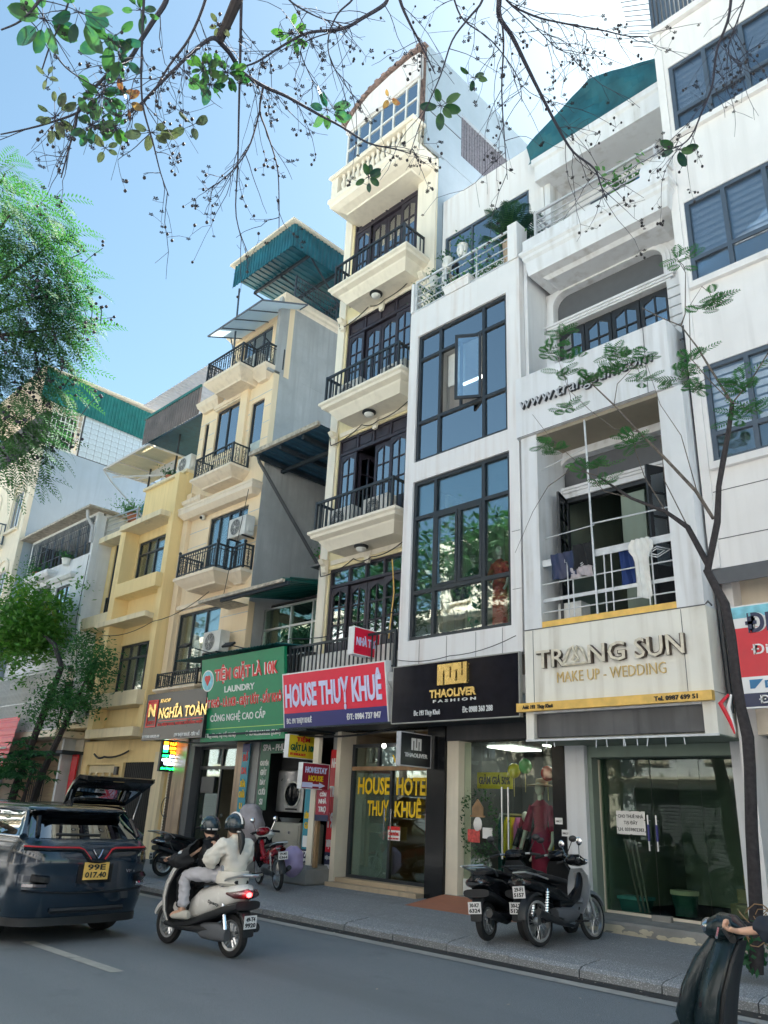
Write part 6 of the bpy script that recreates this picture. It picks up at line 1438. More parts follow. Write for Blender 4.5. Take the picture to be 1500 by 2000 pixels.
    part('engine', G().loft([ring_x(-.62, .18, .3, .05, yc=.1), ring_x(-.5, .16, .36, .07, yc=.11), ring_x(-.2, .16, .34, .07, yc=.1), ring_x(-.08, .2, .3, .05, yc=.08)]), 'grey_panel', t, True, local=True)
    part('exhaust', G().tube([(-.1, -.1, .2), (-.3, -.14, .2), (-.55, -.16, .27), (-.82, -.17, .33)], [.02, .03, .055, .05], 10), 'black_plastic', t, True, local=True)
    part('shock_absorber', G().tube([(-.6, .12, .3), (-.52, .13, .6)], .025, 8), 'chrome', t, local=True)
    part('grab_rail', G().tube([(-.45, .15, .76), (-.6, .18, .84), (-.85, .15, .9), (-.95, 0, .9), (-.85, -.15, .9), (-.6, -.18, .84), (-.45, -.15, .76)], .014, 8).tube([(-.7, .16, .87), (-.7, -.16, .87)], .01, 6).tube([(-.8, .16, .89), (-.98, .1, .9)], .012, 6), rack, t, True, local=True)
    if not lit and L > .9: part('stand', G().tube([(-.15, .12, .22), (-.2, .2, .02)], .012, 6), 'steel', t, local=True)
    return t
def underbone(label, loc, rz, body='black_gloss', shield='scooter_grey', pl=('29-F1', '5157'), lean=0, bar=0, red=False):
    t = thing('motorbike', label, 'motorbike', loc, group='step-through motorbikes on the pavement', rot=(lean, 0, rz))
    wheel(t, -.61, .29, .07, 'rear_wheel', rr=.235, wire_=True); wheel(t, .62, .29, .06, 'front_wheel', rr=.24, wire_=True)
    part('tail_cowl', loft_x([(-.88, .72, .77, .03), (-.75, .66, .8, .09), (-.5, .58, .76, .11), (-.2, .5, .7, .09), (.1, .46, .56, .05)]), body, t, True, local=True)
    part('seat', loft_x([(-.72, .79, .84, .08), (-.5, .77, .85, .12), (-.15, .72, .8, .12), (.05, .70, .77, .08)]), 'seat_black', t, True, local=True)
    part('backbone', loft_x([(-.15, .4, .6, .06), (.15, .42, .56, .05), (.35, .5, .68, .05), (.45, .65, .85, .05)]), body, t, True, local=True)
    sh = [(.34, .36, .03, .1), (.5, .43, .035, .17), (.66, .48, .035, .19), (.8, .49, .03, .16), (.9, .47, .025, .09)]
    part('leg_shield', G().loft([ring_z(z, x, d, w_, 20, .85, .07) for z, x, d, w_ in sh]), shield, t, True, local=True)
    part('fork', G().tube([(.62, .06, .29), (.45, .06, .85)], .022, 8).tube([(.62, -.06, .29), (.45, -.06, .85)], .022, 8), 'steel', t, local=True, kind='stuff')
    rings = []
    for k in range(10): a = rad(25 + 120 * k / 9); R_ = .32; cx, cz = .62 + R_ * math.cos(a), .29 + R_ * math.sin(a); rings.append([(cx + dx * math.cos(a), y, cz + dx * math.sin(a)) for y, dx in ((-.06, -.04), (-.05, 0), (0, .02), (.05, 0), (.06, -.04))])
    part('front_mudguard', G().loft(rings), shield if not red else body, t, True, local=True)
    rings = []
    for k in range(8): a = rad(75 + 100 * k / 7); R_ = .33; cx, cz = -.61 + R_ * math.cos(a), .29 + R_ * math.sin(a); rings.append([(cx + dx * math.cos(a), y, cz + dx * math.sin(a)) for y, dx in ((-.07, -.03), (-.06, 0), (0, .02), (.06, 0), (.07, -.03))])
    part('rear_mudguard', G().loft(rings), 'black_plastic', t, True, local=True); plate(t, -.93, .56, .19, .14, pl[0], pl[1])
    part('engine', G().loft([ring_x(-.25, .28, .42, .09), ring_x(-.1, .22, .44, .12), ring_x(.1, .24, .42, .12), ring_x(.25, .3, .38, .07)]), 'grey_panel', t, True, local=True)
    part('exhaust', G().tube([(.2, -.1, .26), (0, -.14, .2), (-.25, -.15, .24), (-.4, -.16, .28), (-.8, -.17, .40)], [.018, .018, .028, .042, .045], 10), 'black_plastic', t, True, local=True)
    part('swingarm', G().tube([(-.1, .08, .3), (-.61, .08, .29)], .025, 6).tube([(-.1, -.08, .3), (-.61, -.08, .29)], .025, 6), 'black_plastic', t, local=True, kind='stuff')
    for s in (-1, 1):
        z = G().tube([(-.55, s * .11, .34), (-.47, s * .11, .66)], .012, 6)
        for k in range(9): z.lathe([(.028, -.008), (.028, .008)], (-.545 + k * .0082, s * .11, .38 + k * .03), 10)
        part('shock_absorber', z, 'chrome', t, local=True)
    part('foot_pegs', G().tube([(.1, -.3, .26), (.1, .3, .26)], .012, 6), 'rubber', t, local=True); part('chain_guard', loft_x([(-.7, .24, .34, .012), (-.3, .27, .38, .015), (-.05, .28, .38, .012)], yc=.12), 'black_plastic', t, True, local=True)
    ca, sa = math.cos(bar), math.sin(bar)
    def hb(x, y, z): return (.4 + (x - .4) * ca - y * sa, (x - .4) * sa + y * ca, z)
    hbp = part('handlebar', G().tube([hb(.3, -.34, .98), hb(.38, -.15, 1.02), hb(.38, .15, 1.02), hb(.3, .34, .98)], .013, 8), 'steel', t, True, local=True)
    for s in (-1, 1): part('grip', G().tube([hb(.35, s * .22, 1.0), hb(.295, s * .36, .978)], .02, 8), 'rubber', hbp, local=True); part('mirror', G().tube([hb(.38, s * .2, 1.02), hb(.36, s * .28, 1.18)], .006, 5).ball(hb(.36, s * .3, 1.23), (.015, .05, .055), 12, 8), 'chrome', hbp, True, local=True); part('brake_lever', G().tube([hb(.4, s * .18, 1.02), hb(.37, s * .35, .985)], .007, 5), 'chrome', hbp, local=True)
    g = G().loft([[hb(x, y, z) for x, y, z in ring_x(a, b, c, d)] for a, b, c, d in ((.28, .99, 1.02, .06), (.34, .94, 1.08, .13), (.44, .92, 1.08, .13), (.52, .94, 1.02, .08))]); part('handlebar_cowl', g, body, hbp, True, local=True)
    part('headlight', G().ball(hb(.51, 0, .98), (.035, .09, .045), 12, 8), 'glass_far', hbp, True, local=True)
    part('tail_light', loft_x([(-.91, .71, .76, .06), (-.86, .69, .78, .08), (-.78, .7, .77, .09)]), 'lens_red', t, True, local=True)
    part('grab_rail', G().tube([(-.45, .12, .77), (-.7, .15, .82), (-.88, .1, .86), (-.88, -.1, .86), (-.7, -.15, .82), (-.45, -.12, .77)], .012, 8), 'steel', t, True, local=True); return t
# parked and moving two-wheelers
ride = scooter('white motor scooter carrying two riders with its brake light lit', (-9.15, 6.11, 0), rad(185.5), 'scooter_white', True, ('49-T4', '9920'), mirrors=True)
g = G().text('Spacy', 0, .22, 0, .035, 0, .002, .02, .3); g.v = [(-.28 - v[0] + .0, .172 - v[1] * -1, .56 + v[2] + v[0] * -.12) for v in g.v]; part('badge', g, 'black_text', ride, local=True)
scooter('black motor scooter with chrome tail bars beside the fashion shop door', (-7.22, 9.78, .165), rad(100), 'black_gloss', False, ('30-K7', '6324'), lean=rad(-6), bar=.5)
scooter('second black scooter squeezed between two bikes with a pale dirty plate', (-6.85, 10.25, .175), rad(96), 'black_gloss', False, ('30-L2', '5127'), lean=rad(-5), bar=-.3, rack='black_plastic')
underbone('black step-through motorbike with grey leg shield and wire wheels', (-6.42, 10.0, .17), rad(88), 'black_gloss', 'scooter_grey', lean=rad(-7), bar=-.55)
scooter('black scooter parked side on at the liquor shop door', (-16.3, 10.4, .18), rad(82), 'black_gloss', False, ('29-H5', '2218'), lean=rad(-5), bar=.3)
underbone('red and black motorbike parked by the laundry washer', (-13.55, 10.5, .2), rad(160), 'scooter_red', 'black_gloss', ('29-M1', '0364'), lean=rad(-5), bar=.4, red=True)
br = scooter('dark green scooter entering at the lower right with its rider', (-1.9, 5.56, 0), rad(192), 'scooter_green', False, ('29-E1', '7741'), mirrors=False); br.scale = (1.06, 1.06, 1.06)
# ---------------------------------------------------------------- cars
def lerp_tab(tab, z):
    for a, b in zip(tab, tab[1:]):
        if z <= b[0]: f = (z - a[0]) / (b[0] - a[0]); return [p + (q - p) * f for p, q in zip(a, b)]
    return list(tab[-1])
def car(label, loc, rz, paint, full=False, hatch=False, L=4.2, name='parked_car', group='cars on the road'):
    t = thing(name, label, 'car', loc, group=group, rot=(0, 0, rz)); o = L - 4.2
    tab = [(.2, .2, 4.1, .84, .2), (.3, .08, 4.2, .885, .28), (.45, .02, 4.24, .91, .32), (.62, 0, 4.25, .92, .34), (.8, .0, 4.22, .925, .36), (.92, -.015, 4.1, .925, .36), (1.0, .0, 3.85, .92, .35), (1.08, .03, 3.45, .90, .33), (1.15, .09, 3.2, .87, .3), (1.18, .13, 3.1, .85, .28), (1.3, .27, 2.85, .77, .26), (1.42, .42, 2.55, .70, .24), (1.475, .46, 2.45, .675, .24), (1.5, .34, 2.42, .69, .2), (1.525, .36, 2.38, .675, .22), (1.55, .46, 2.3, .6, .22), (1.568, .7, 2.1, .45, .2), (1.575, .95, 1.9, .2, .1)]
    def ring(z):
        _, xr, xf, w_, r = lerp_tab(tab, z); xf += o; pts = []
        def cor(cx, cy, a0):
            for k in range(8): a = a0 + PI / 2 * k / 7; pts.append((cx + r * math.cos(a), cy + r * math.sin(a)))
        cor(xr + r, -w_ + r, -PI); n = 40
        for k in range(1, n): pts.append((xr + r + (xf - xr - 2 * r) * k / n, -w_))
        cor(xf - r, -w_ + r, -PI / 2); cor(xf - r, w_ - r, 0)
        for k in range(1, n): pts.append((xf - r - (xf - xr - 2 * r) * k / n, w_))
        cor(xr + r, w_ - r, PI / 2)
        for k in range(1, 14): pts.append((xr, (w_ - r) * (1 - 2 * k / 14)))
        out = []
        for x, y in pts:
            bow = .07 * (1 - (y / w_) ** 2) * (1 if x < xr + .5 else 0); x2 = x - bow
            for xc in (.86, 3.45 + o):
                if abs(y) > w_ * .9 and (x - xc) ** 2 + (z - .33) ** 2 < .385 ** 2: y = math.copysign(w_ - .24, y)
            out.append((x2, y, z))
        return out
    zs = [.2, .24, .28, .32, .36, .4, .45, .5, .55, .6, .65, .7, .715, .76, .8, .86, .92, .96, 1.0, 1.04, 1.08, 1.12, 1.15, 1.18]
    rs = [ring(z) for z in zs]
    part('body', G().loft(rs), paint, t, True, local=True)
    part('windows', G().loft([ring(z) for z in (1.181, 1.24, 1.3, 1.36, 1.42, 1.47)], cap=False), 'glass_car', t, True, local=True)
    part('roof', G().loft([ring(z) for z in (1.471, 1.485, 1.5, 1.512, 1.525, 1.54, 1.55, 1.56, 1.568, 1.575)]), paint, t, True, local=True)
    part('cabin', G().box(.7, 2.3 + o, -.55, .55, .6, 1.40), 'black_plastic', t, local=True)
    for s in (-1, 1):
        g = G()
        for xb, xt in ((.28, .58), (1.35, 1.4), (2.2 + o, 2.0 + o)): g.tube([(xb, s * .845, 1.19), (xb * .5 + xt * .5, s * .765, 1.32), (xt, s * .69, 1.47)], [.05, .035, .03], 6)
        part('pillar', g, paint, t, True, local=True, kind='stuff'); g = G().tube([(.3, s * .855, 1.185), (3.0 + o, s * .85, 1.19)], .012, 5); part('window_trim', g, 'chrome', t, local=True)
        part('door_mirror', G().ball((2.55 + o, s * 1.0, 1.12), (.07, .1, .07), 12, 8), paint, t, True, local=True)
        for x in (.86, 3.45 + o):
            g = G().tube([(x + .39 * math.cos(a), s * .92, .33 + .39 * math.sin(a)) for a in [PI * k / 14 for k in range(15)]], .022, 6); part('wheel_arch', g, 'black_plastic', t, True, local=True)
            wheel(t, x, .345, .21, 'wheel', 7, 'steel', y=s * .79, rr=.24)
    part('lower_trim', G().loft([[(x * 1.0, y * 1.008, z_) for x, y, _ in ring(.3)] for z_ in (.21, .3)]), 'black_plastic', t, True, local=True)
    if full:
        def rx(y, z): _, xr, xf, w_, r = lerp_tab(tab, z); b = .07 * (1 - (y / w_) ** 2); d = max(0, abs(y) - (w_ - r)); return xr - b + (r - math.sqrt(max(0, r * r - d * d)) if d else 0) - .012
        def strip(pts, r, mat, name, n=5):
            q = []
            for (y0, z0), (y1, z1) in zip(pts, pts[1:]):
                for k in range(10): f = k / 10; y, z = y0 + (y1 - y0) * f, z0 + (z1 - z0) * f; q.append((rx(y, z), y, z))
            y, z = pts[-1]; q.append((rx(y, z), y, z)); return part(name, G().tube(q, r, n), mat, t, local=True)
        strip([(.86, 1.085), (.26, 1.08), (.2, 1.06), (.1, .95)], .011, 'bar_red', 'light_bar'); strip([(-.86, 1.085), (-.26, 1.08), (-.2, 1.06), (-.1, .95)], .011, 'bar_red', 'light_bar')
        strip([(.86, 1.06), (.27, 1.055), (.21, 1.04), (.11, .93), (0, .92), (-.11, .93), (-.21, 1.04), (-.27, 1.055), (-.86, 1.06)], .02, 'black_gloss', 'bar_housing')
        strip([(.07, 1.06), (.035, 1.0), (0, .955)], .009, 'chrome', 'v_emblem'); strip([(-.07, 1.06), (-.035, 1.0), (0, .955)], .009, 'chrome', 'v_emblem')
        part('plate_recess', G().box(-.078, -.05, -.24, .24, .68, .93), 'black_gloss', t, local=True); plate(t, -.085, .715, .35, .2, '99E', '017.40', 'gold_strip')
        g = G().text('VF 6', 0, .15, 0, .035, 0, .004, .02); g.v = [(rx(-.45 - v[0], .79) + .008 + v[1], -.45 - v[0], .79 + v[2]) for v in g.v]; part('badge', g, 'chrome', t, local=True)
        for s in (-1, 1): strip([(s * .62, .66), (s * .84, .66)], .028, 'lens_red', 'reflector'); strip([(s * .6, .72), (s * .78, .74)], .05, 'black_gloss', 'bumper_lamp')
        strip([(.84, .6), (.3, .57), (-.3, .57), (-.84, .6)], .012, 'black_gloss', 'bumper_crease'); strip([(.5, .38), (-.5, .38)], .03, 'black_plastic', 'diffuser')
        part('roof_fin', G().prism([(.75, 1.56), (.98, 1.565), (.78, 1.65)], 'y', -.02, .02), 'black_gloss', t, local=True)
        part('spoiler', G().box(.30, .5, -.58, .58, 1.49, 1.51), 'black_gloss', t, local=True)
        part('rear_frame', G().tube([(rx(-.7, 1.2) + .02, -.72, 1.2), (.33, -.66, 1.42)], .03, 6).tube([(rx(.7, 1.2) + .02, .72, 1.2), (.33, .66, 1.42)], .03, 6), 'black_gloss', t, True, local=True)
        strip([(.5, 1.23), (.1, 1.225), (-.1, 1.225)], .012, 'black_plastic', 'wiper')
    if hatch:
        g = G().loft([[(x, y * w_, z) for y in (-1, -.6, 0, .6, 1)] + [(x, y * w_, z + .07) for y in (1, .6, 0, -.6, -1)] for x, z, w_ in ((.42, 1.56, .66), (.15, 1.72, .74), (-.15, 1.9, .8), (-.4, 2.02, .8), (-.52, 2.0, .7))]); hp = part('tailgate', g, 'black_gloss', t, 50, local=True)
        part('tailgate_glass', G().loft([[(x, y * w_, z) for y in (-1, 1)] + [(x, y * w_, z + .01) for y in (1, -1)] for x, z, w_ in ((.3, 1.61, .55), (-.1, 1.845, .65))]), 'glass_car', hp, local=True); part('handle', G().box(-.46, -.4, -.1, .1, 1.99, 2.005), 'gold_paint', hp, local=True)
        for s in (-1, 1): part('gas_strut', G().tube([(.2, s * .72, 1.1), (-.05, s * .74, 1.82)], .012, 6), 'chrome', t, local=True)
    return t
car('dark blue crossover with a red light bar and yellow number plate', (-10.26, 5.14, 0), rad(185.5), 'car_blue', True, name='moving_car')
car('black car parked at the kerb with its tailgate raised', (-15.6, 7.85, 0), rad(180), 'black_gloss', hatch=True)
car('pale silver car parked ahead of the open tailgate', (-21.2, 7.7, 0), rad(180), 'car_silver')

# ================================================================ PEOPLE
def skin(par, name, mat, J, E_, sub=2, root=0):
    """J: {key:(x,y,z,r[,r2])}; one continuous surface grown round the joints"""
    ks = list(J); me = bpy.data.meshes.new(name); me.from_pydata([J[k][:3] for k in ks], [(ks.index(a), ks.index(b)) for a, b in E_], [])
    ob = bpy.data.objects.new(name, me); C.objects.link(ob); md = ob.modifiers.new('s', 'SKIN'); md.use_smooth_shade = True; md.branch_smoothing = .6
    for i, k in enumerate(ks): v = me.skin_vertices[0].data[i]; v.radius = (J[k][3], J[k][4] if len(J[k]) > 4 else J[k][3]); v.use_root = (i == root)
    sb = ob.modifiers.new('u', 'SUBSURF'); sb.levels = sub; sb.render_levels = sub
    dg = bpy.context.evaluated_depsgraph_get(); m2 = bpy.data.meshes.new_from_object(ob.evaluated_get(dg)); bpy.data.objects.remove(ob)
    m2.name = name; m2.materials.clear(); m2.materials.append(MATS[mat]); m2.polygons.foreach_set('use_smooth', [True] * len(m2.polygons))
    if name != 'body':
        from mathutils import noise as nz
        for v in m2.vertices:
            c = v.co; k = .016 * nz.noise(Vector((c.x * 9, c.y * 9, c.z * 22))) + .011 * nz.noise(Vector((c.x * 26, c.y * 20, c.z * 40)) + Vector((3, 3, 3))) - .006 * abs(nz.noise(c * 14)); v.co = c + v.normal * k * WR.get(name, 1)
    o = bpy.data.objects.new(name, m2); C.objects.link(o); o.parent = par; return o
WR = {'jacket': 1.3, 'trousers': .9}
def chain(*k): return list(zip(k, k[1:]))
def hand(J, E_, base, wr, d, side, curl=.5, s=1.0):
    """palm and five bent fingers rooted on joint `base` at wr, pointing along d"""
    d = Vector(d).normalized(); side = Vector(side).normalized(); up = d.cross(side); W0 = Vector(wr)
    p = W0 + d * .045 * s; J[base + 'p'] = (*p, .026 * s, .015 * s); E_.append((base, base + 'p'))
    p2 = W0 + d * .075 * s; J[base + 'q'] = (*p2, .032 * s, .014 * s); E_.append((base + 'p', base + 'q'))
    for i, (o, l) in enumerate(((-.027, .06), (-.009, .07), (.009, .066), (.026, .052))):
        a = p2 + side * o * s + d * .012 * s; ang = 0; pr = base + 'q'
        for k in range(3):
            ang += curl; a = a + (d * math.cos(ang) - up * math.sin(ang)) * l * s * (.42, .33, .25)[k]; key = base + 'f%d%d' % (i, k); J[key] = (*a, (.0095, .0085, .007)[k] * s); E_.append((pr, key)); pr = key
    a = p - side * .03 * s; J[base + 't0'] = (*a, .011 * s); E_.append((base + 'p', base + 't0')); a2 = a + (d * .6 - side * .5 - up * .5).normalized() * .035 * s; J[base + 't1'] = (*a2, .009 * s); E_.append((base + 't0', base + 't1'))
def helmet(par, c, mat, stripe=None, rz=0):
    o = part('helmet', G().ball((0, 0, 0), (.135, .118, .13), 24, 14), mat, par, True, local=True); me = o.data
    import bmesh
    bm = bmesh.new(); bm.from_mesh(me); bmesh.ops.bisect_plane(bm, geom=bm.verts[:] + bm.edges[:] + bm.faces[:], plane_co=(0, 0, -.05), plane_no=(.1, 0, 1), clear_inner=True); bm.to_mesh(me); bm.free(); me.materials.clear(); me.materials.append(MATS[mat])
    o.location = c; o.rotation_euler = (0, 0, rz)
    part('helmet_rim', G().tube([(.128 * math.cos(a) , .113 * math.sin(a), -.05 - .012 * math.cos(a)) for a in [k * PI / 12 for k in range(25)]], .007, 5, False), 'rubber', o, True, local=True)
    if stripe: part('helmet_stripe', G().tube([(.138 * math.cos(a), 0, .133 * math.sin(a)) for a in [rad(10) + k * PI / 14 for k in range(14)]], .014, 4), stripe, o, True, local=True)
    return o
def face(J, c, s=1.0): pass
def rider(label, loc, rz, hips, chest, neck, head, arms, legs, jacket, trouser, shoe='shoe', shoemat='shoe', jr=1.0, hel='helmet_blue', stripe=None, ponytail=False, headrz=0, handcurl=.6, hs=1.0):
    t = thing('person', label, 'person', loc, rz, group='riders on the scooters')
    hx, hy, hz = hips; J = {'h': (*hips, .11, .09), 'c': (*chest, .09, .08), 'n0': (neck[0], neck[1], neck[2] - .05, .06), 'n': (*neck, .05), 'hd0': (head[0], head[1], head[2] - .06, .06, .07), 'hd': (*head, .085, .095), 'hd2': (head[0] - .01, head[1], head[2] + .07, .065)}
    E_ = chain('h', 'c', 'n0', 'n', 'hd0', 'hd', 'hd2'); JJ = {'h': (hx, hy, hz - .02, .16 * jr, .14 * jr), 'm': ((hx + chest[0]) / 2 - .015, 0, (hz + chest[2]) / 2, .165 * jr, .14 * jr), 'c': (chest[0], chest[1], chest[2], .175 * jr, .13 * jr), 'n0': (neck[0], neck[1], neck[2] - .06, .11, .1), 'n': (neck[0], neck[1], neck[2] + .02, .08)}; EJ = chain('h', 'm', 'c', 'n0', 'n')
    for i, (s, e, w_, d) in enumerate(arms):
        a = 'a%d' % i; J[a + 's'] = (s[0], s[1] * .8, s[2] - .03, .018); J[a + 'e'] = (*e, .02); J[a] = (*w_, .024); E_ += chain('c', a + 's', a + 'e', a); hand(J, E_, a, w_, d, (0, 1 if i else -1, 0) if abs(d[1]) < .8 else (1, 0, 0), handcurl, hs)
        JJ[a + 's'] = (*s, .098 * jr); JJ[a + 'm'] = tuple((p + q) / 2 for p, q in zip(s, e)) + (.088 * jr,); JJ[a + 'e'] = (*e, .082 * jr); k = .88; JJ[a + 'w'] = tuple(q + (p - q) * k for p, q in zip(w_, e)) + (.058 * jr,); EJ += chain('c', a + 's', a + 'm', a + 'e', a + 'w')
    JT = {'h': (hx, hy, hz, .14, .12)}; ET = []
    for i, (k, an, toe) in enumerate(legs):
        l = 'l%d' % i; sy = math.copysign(.09, k[1]); J[l + 'h'] = (hx + .04, sy, hz - .02, .08); J[l + 'k'] = (*k, .05); J[l + 'a'] = (*an, .035); J[l + 't'] = (*toe, .03); E_ += chain('h', l + 'h', l + 'k', l + 'a', l + 't')
        JT[l + 'h'] = (hx + .06, sy, hz - .01, .105); mid = tuple((p + q) / 2 for p, q in zip((hx, sy, hz), k)); JT[l + 'm'] = (*mid, .095); JT[l + 'k'] = (*k, .078); m2_ = tuple((p + q) / 2 for p, q in zip(k, an)); JT[l + 'c'] = (m2_[0] - .01, m2_[1], m2_[2], .075); JT[l + 'a'] = (an[0], an[1], an[2] + .04, .07); ET += chain('h', l + 'h', l + 'm', l + 'k', l + 'c', l + 'a')
        g = G().loft([ring_x(x, z0, z1, w_, 14) for x, z0, z1, w_ in ((-.1, .0, .07, .03), (-.07, -.01, .09, .042), (0, -.01, .085, .042), (.08, -.01, .06, .048), (.15, -.01, .045, .045), (.185, 0, .03, .025))]); o = part('shoe', g, shoemat, t, True, local=True); o.location = (an[0] - .02, an[1], an[2] - .06); dx, dy = toe[0] - an[0], toe[1] - an[1]; o.rotation_euler = (0, math.atan2(an[2] - .03 - toe[2], math.hypot(dx, dy)) * .5, math.atan2(dy, dx))
    skin(t, 'body', 'skin', J, E_); skin(t, 'jacket', jacket, JJ, EJ, 3); skin(t, 'trousers', trouser, JT, ET, 3)
    part('hair', G().ball((head[0] - .015, head[1], head[2] + .02), (.1, .088, .105), 16, 10), 'hair', t, True, local=True)
    if ponytail: part('ponytail', G().tube([(head[0] - .1, head[1], head[2] - .03), (head[0] - .15, head[1], head[2] - .09), (head[0] - .17, head[1], head[2] - .17), (head[0] - .19, head[1] + .02, head[2] - .24), (head[0] - .2, head[1] + .03, head[2] - .3)], [.03, .042, .04, .028, .006], 10), 'hair', t, True, local=True); part('hair_band', G().lathe([(.03, -.012), (.045, 0), (.03, .012)], (head[0] - .115, head[1], head[2] - .05), 12), 'paper', t, True, local=True)
    part('nose', G().ball((head[0] + .095, head[1], head[2] - .01), (.02, .013, .02), 8, 6), 'skin', t, True, local=True)
    g = G()
    for s in (-1, 1): g.ball((head[0] + .08, head[1] + s * .033, head[2] + .012), (.012, .012, .008), 8, 5)
    part('eyes', g, 'hair', t, True, local=True, kind='stuff')
    if hel: helmet(t, (head[0] - .005, head[1], head[2] + .035), hel, stripe, headrz)
    return t
RL = (-9.15, 6.11, 0); RR = rad(185.5)
dr = rider('rider in black hooded jacket and dark helmet steering the white scooter', RL, RR, (-.1, 0, .86), (-.08, 0, 1.1), (.0, 0, 1.27), (.04, 0, 1.37), [((-.06, -.19, 1.19), (.12, -.33, .97), (.33, -.33, 1.01), (1, .1, 0)), ((-.06, .19, 1.19), (.12, .33, .97), (.33, .33, 1.01), (1, -.1, 0))], [((.3, -.14, .78), (.3, -.12, .4), (.45, -.12, .36)), ((.3, .14, .78), (.26, .13, .4), (.42, .14, .36))], 'jacket_black', 'jacket_black', hel='helmet_blue', stripe=None, jr=1.2)
part('helmet_badge', G().box(-.14, -.13, .02, .1, 1.36, 1.38).obox((-.08, .115, 1.37), (.06, .01, .018)), 'paper', dr, local=True)
pl_ = rider('pillion in a cream jacket with black ponytail looking at a phone', RL, RR, (-.47, 0, .88), (-.5, .0, 1.12), (-.48, 0, 1.31), (-.45, .02, 1.41), [((-.48, -.19, 1.22), (-.38, -.3, 1.0), (-.22, -.1, 1.17), (.5, .4, .7)), ((-.48, .19, 1.22), (-.36, .3, .99), (-.21, .1, 1.16), (.5, -.4, .7))], [((.12, -.24, .84), (.12, -.25, .42), (.3, -.26, .37)), ((.1, .25, .84), (.06, .26, .42), (.26, .28, .37))], 'jacket_cream', 'trousers_light', jr=1.22, hel='helmet_blue', stripe='paper', ponytail=True, headrz=0, handcurl=.7)
part('jacket_hem', G().lathe([(.16, .76), (.2, .79), (.205, .86), (.19, .92)], (-.49, 0, 0), 20), 'jacket_cream', pl_, True, local=True)
part('jacket_collar', G().lathe([(.07, 1.25), (.075, 1.3), (.065, 1.33)], (-.5, 0, 0), 16), 'jacket_cream', pl_, True, local=True)
t = thing('phone', 'phone held up by the pillion rider', 'phone', RL, RR); part('phone_body', G().obox((-.15, .02, 1.24), (.012, .075, .15), (0, .2, 0)), 'black_gloss', t, local=True)
b = rider('rider cut by the right edge with dark jacket and cream trousers', (-1.9, 5.56, 0), rad(192), (-.35, 0, .9), (-.32, 0, 1.2), (-.27, 0, 1.42), (-.23, 0, 1.54), [((-.3, .19, 1.34), (-.02, .36, 1.1), (.265, .335, 1.045), (1, -.12, -.1)), ((-.3, -.19, 1.34), (-.02, -.34, 1.08), (.24, -.33, 1.05), (1, 0, -.3))], [((.06, .2, .76), (.1, .16, .4), (.28, .16, .36)), ((.06, -.2, .76), (.1, -.16, .4), (.28, -.16, .36))], 'jacket_navy', 'trousers_cream', hel='helmet_blue', handcurl=1.0, hs=1.12)
b.scale = (1.06, 1.06, 1.06)
part('wrist_watch', G().lathe([(.034, -.015), (.036, 0), (.034, .015)], (.17, .335, 1.06), 12, 'x'), 'chrome', b, True, local=True)
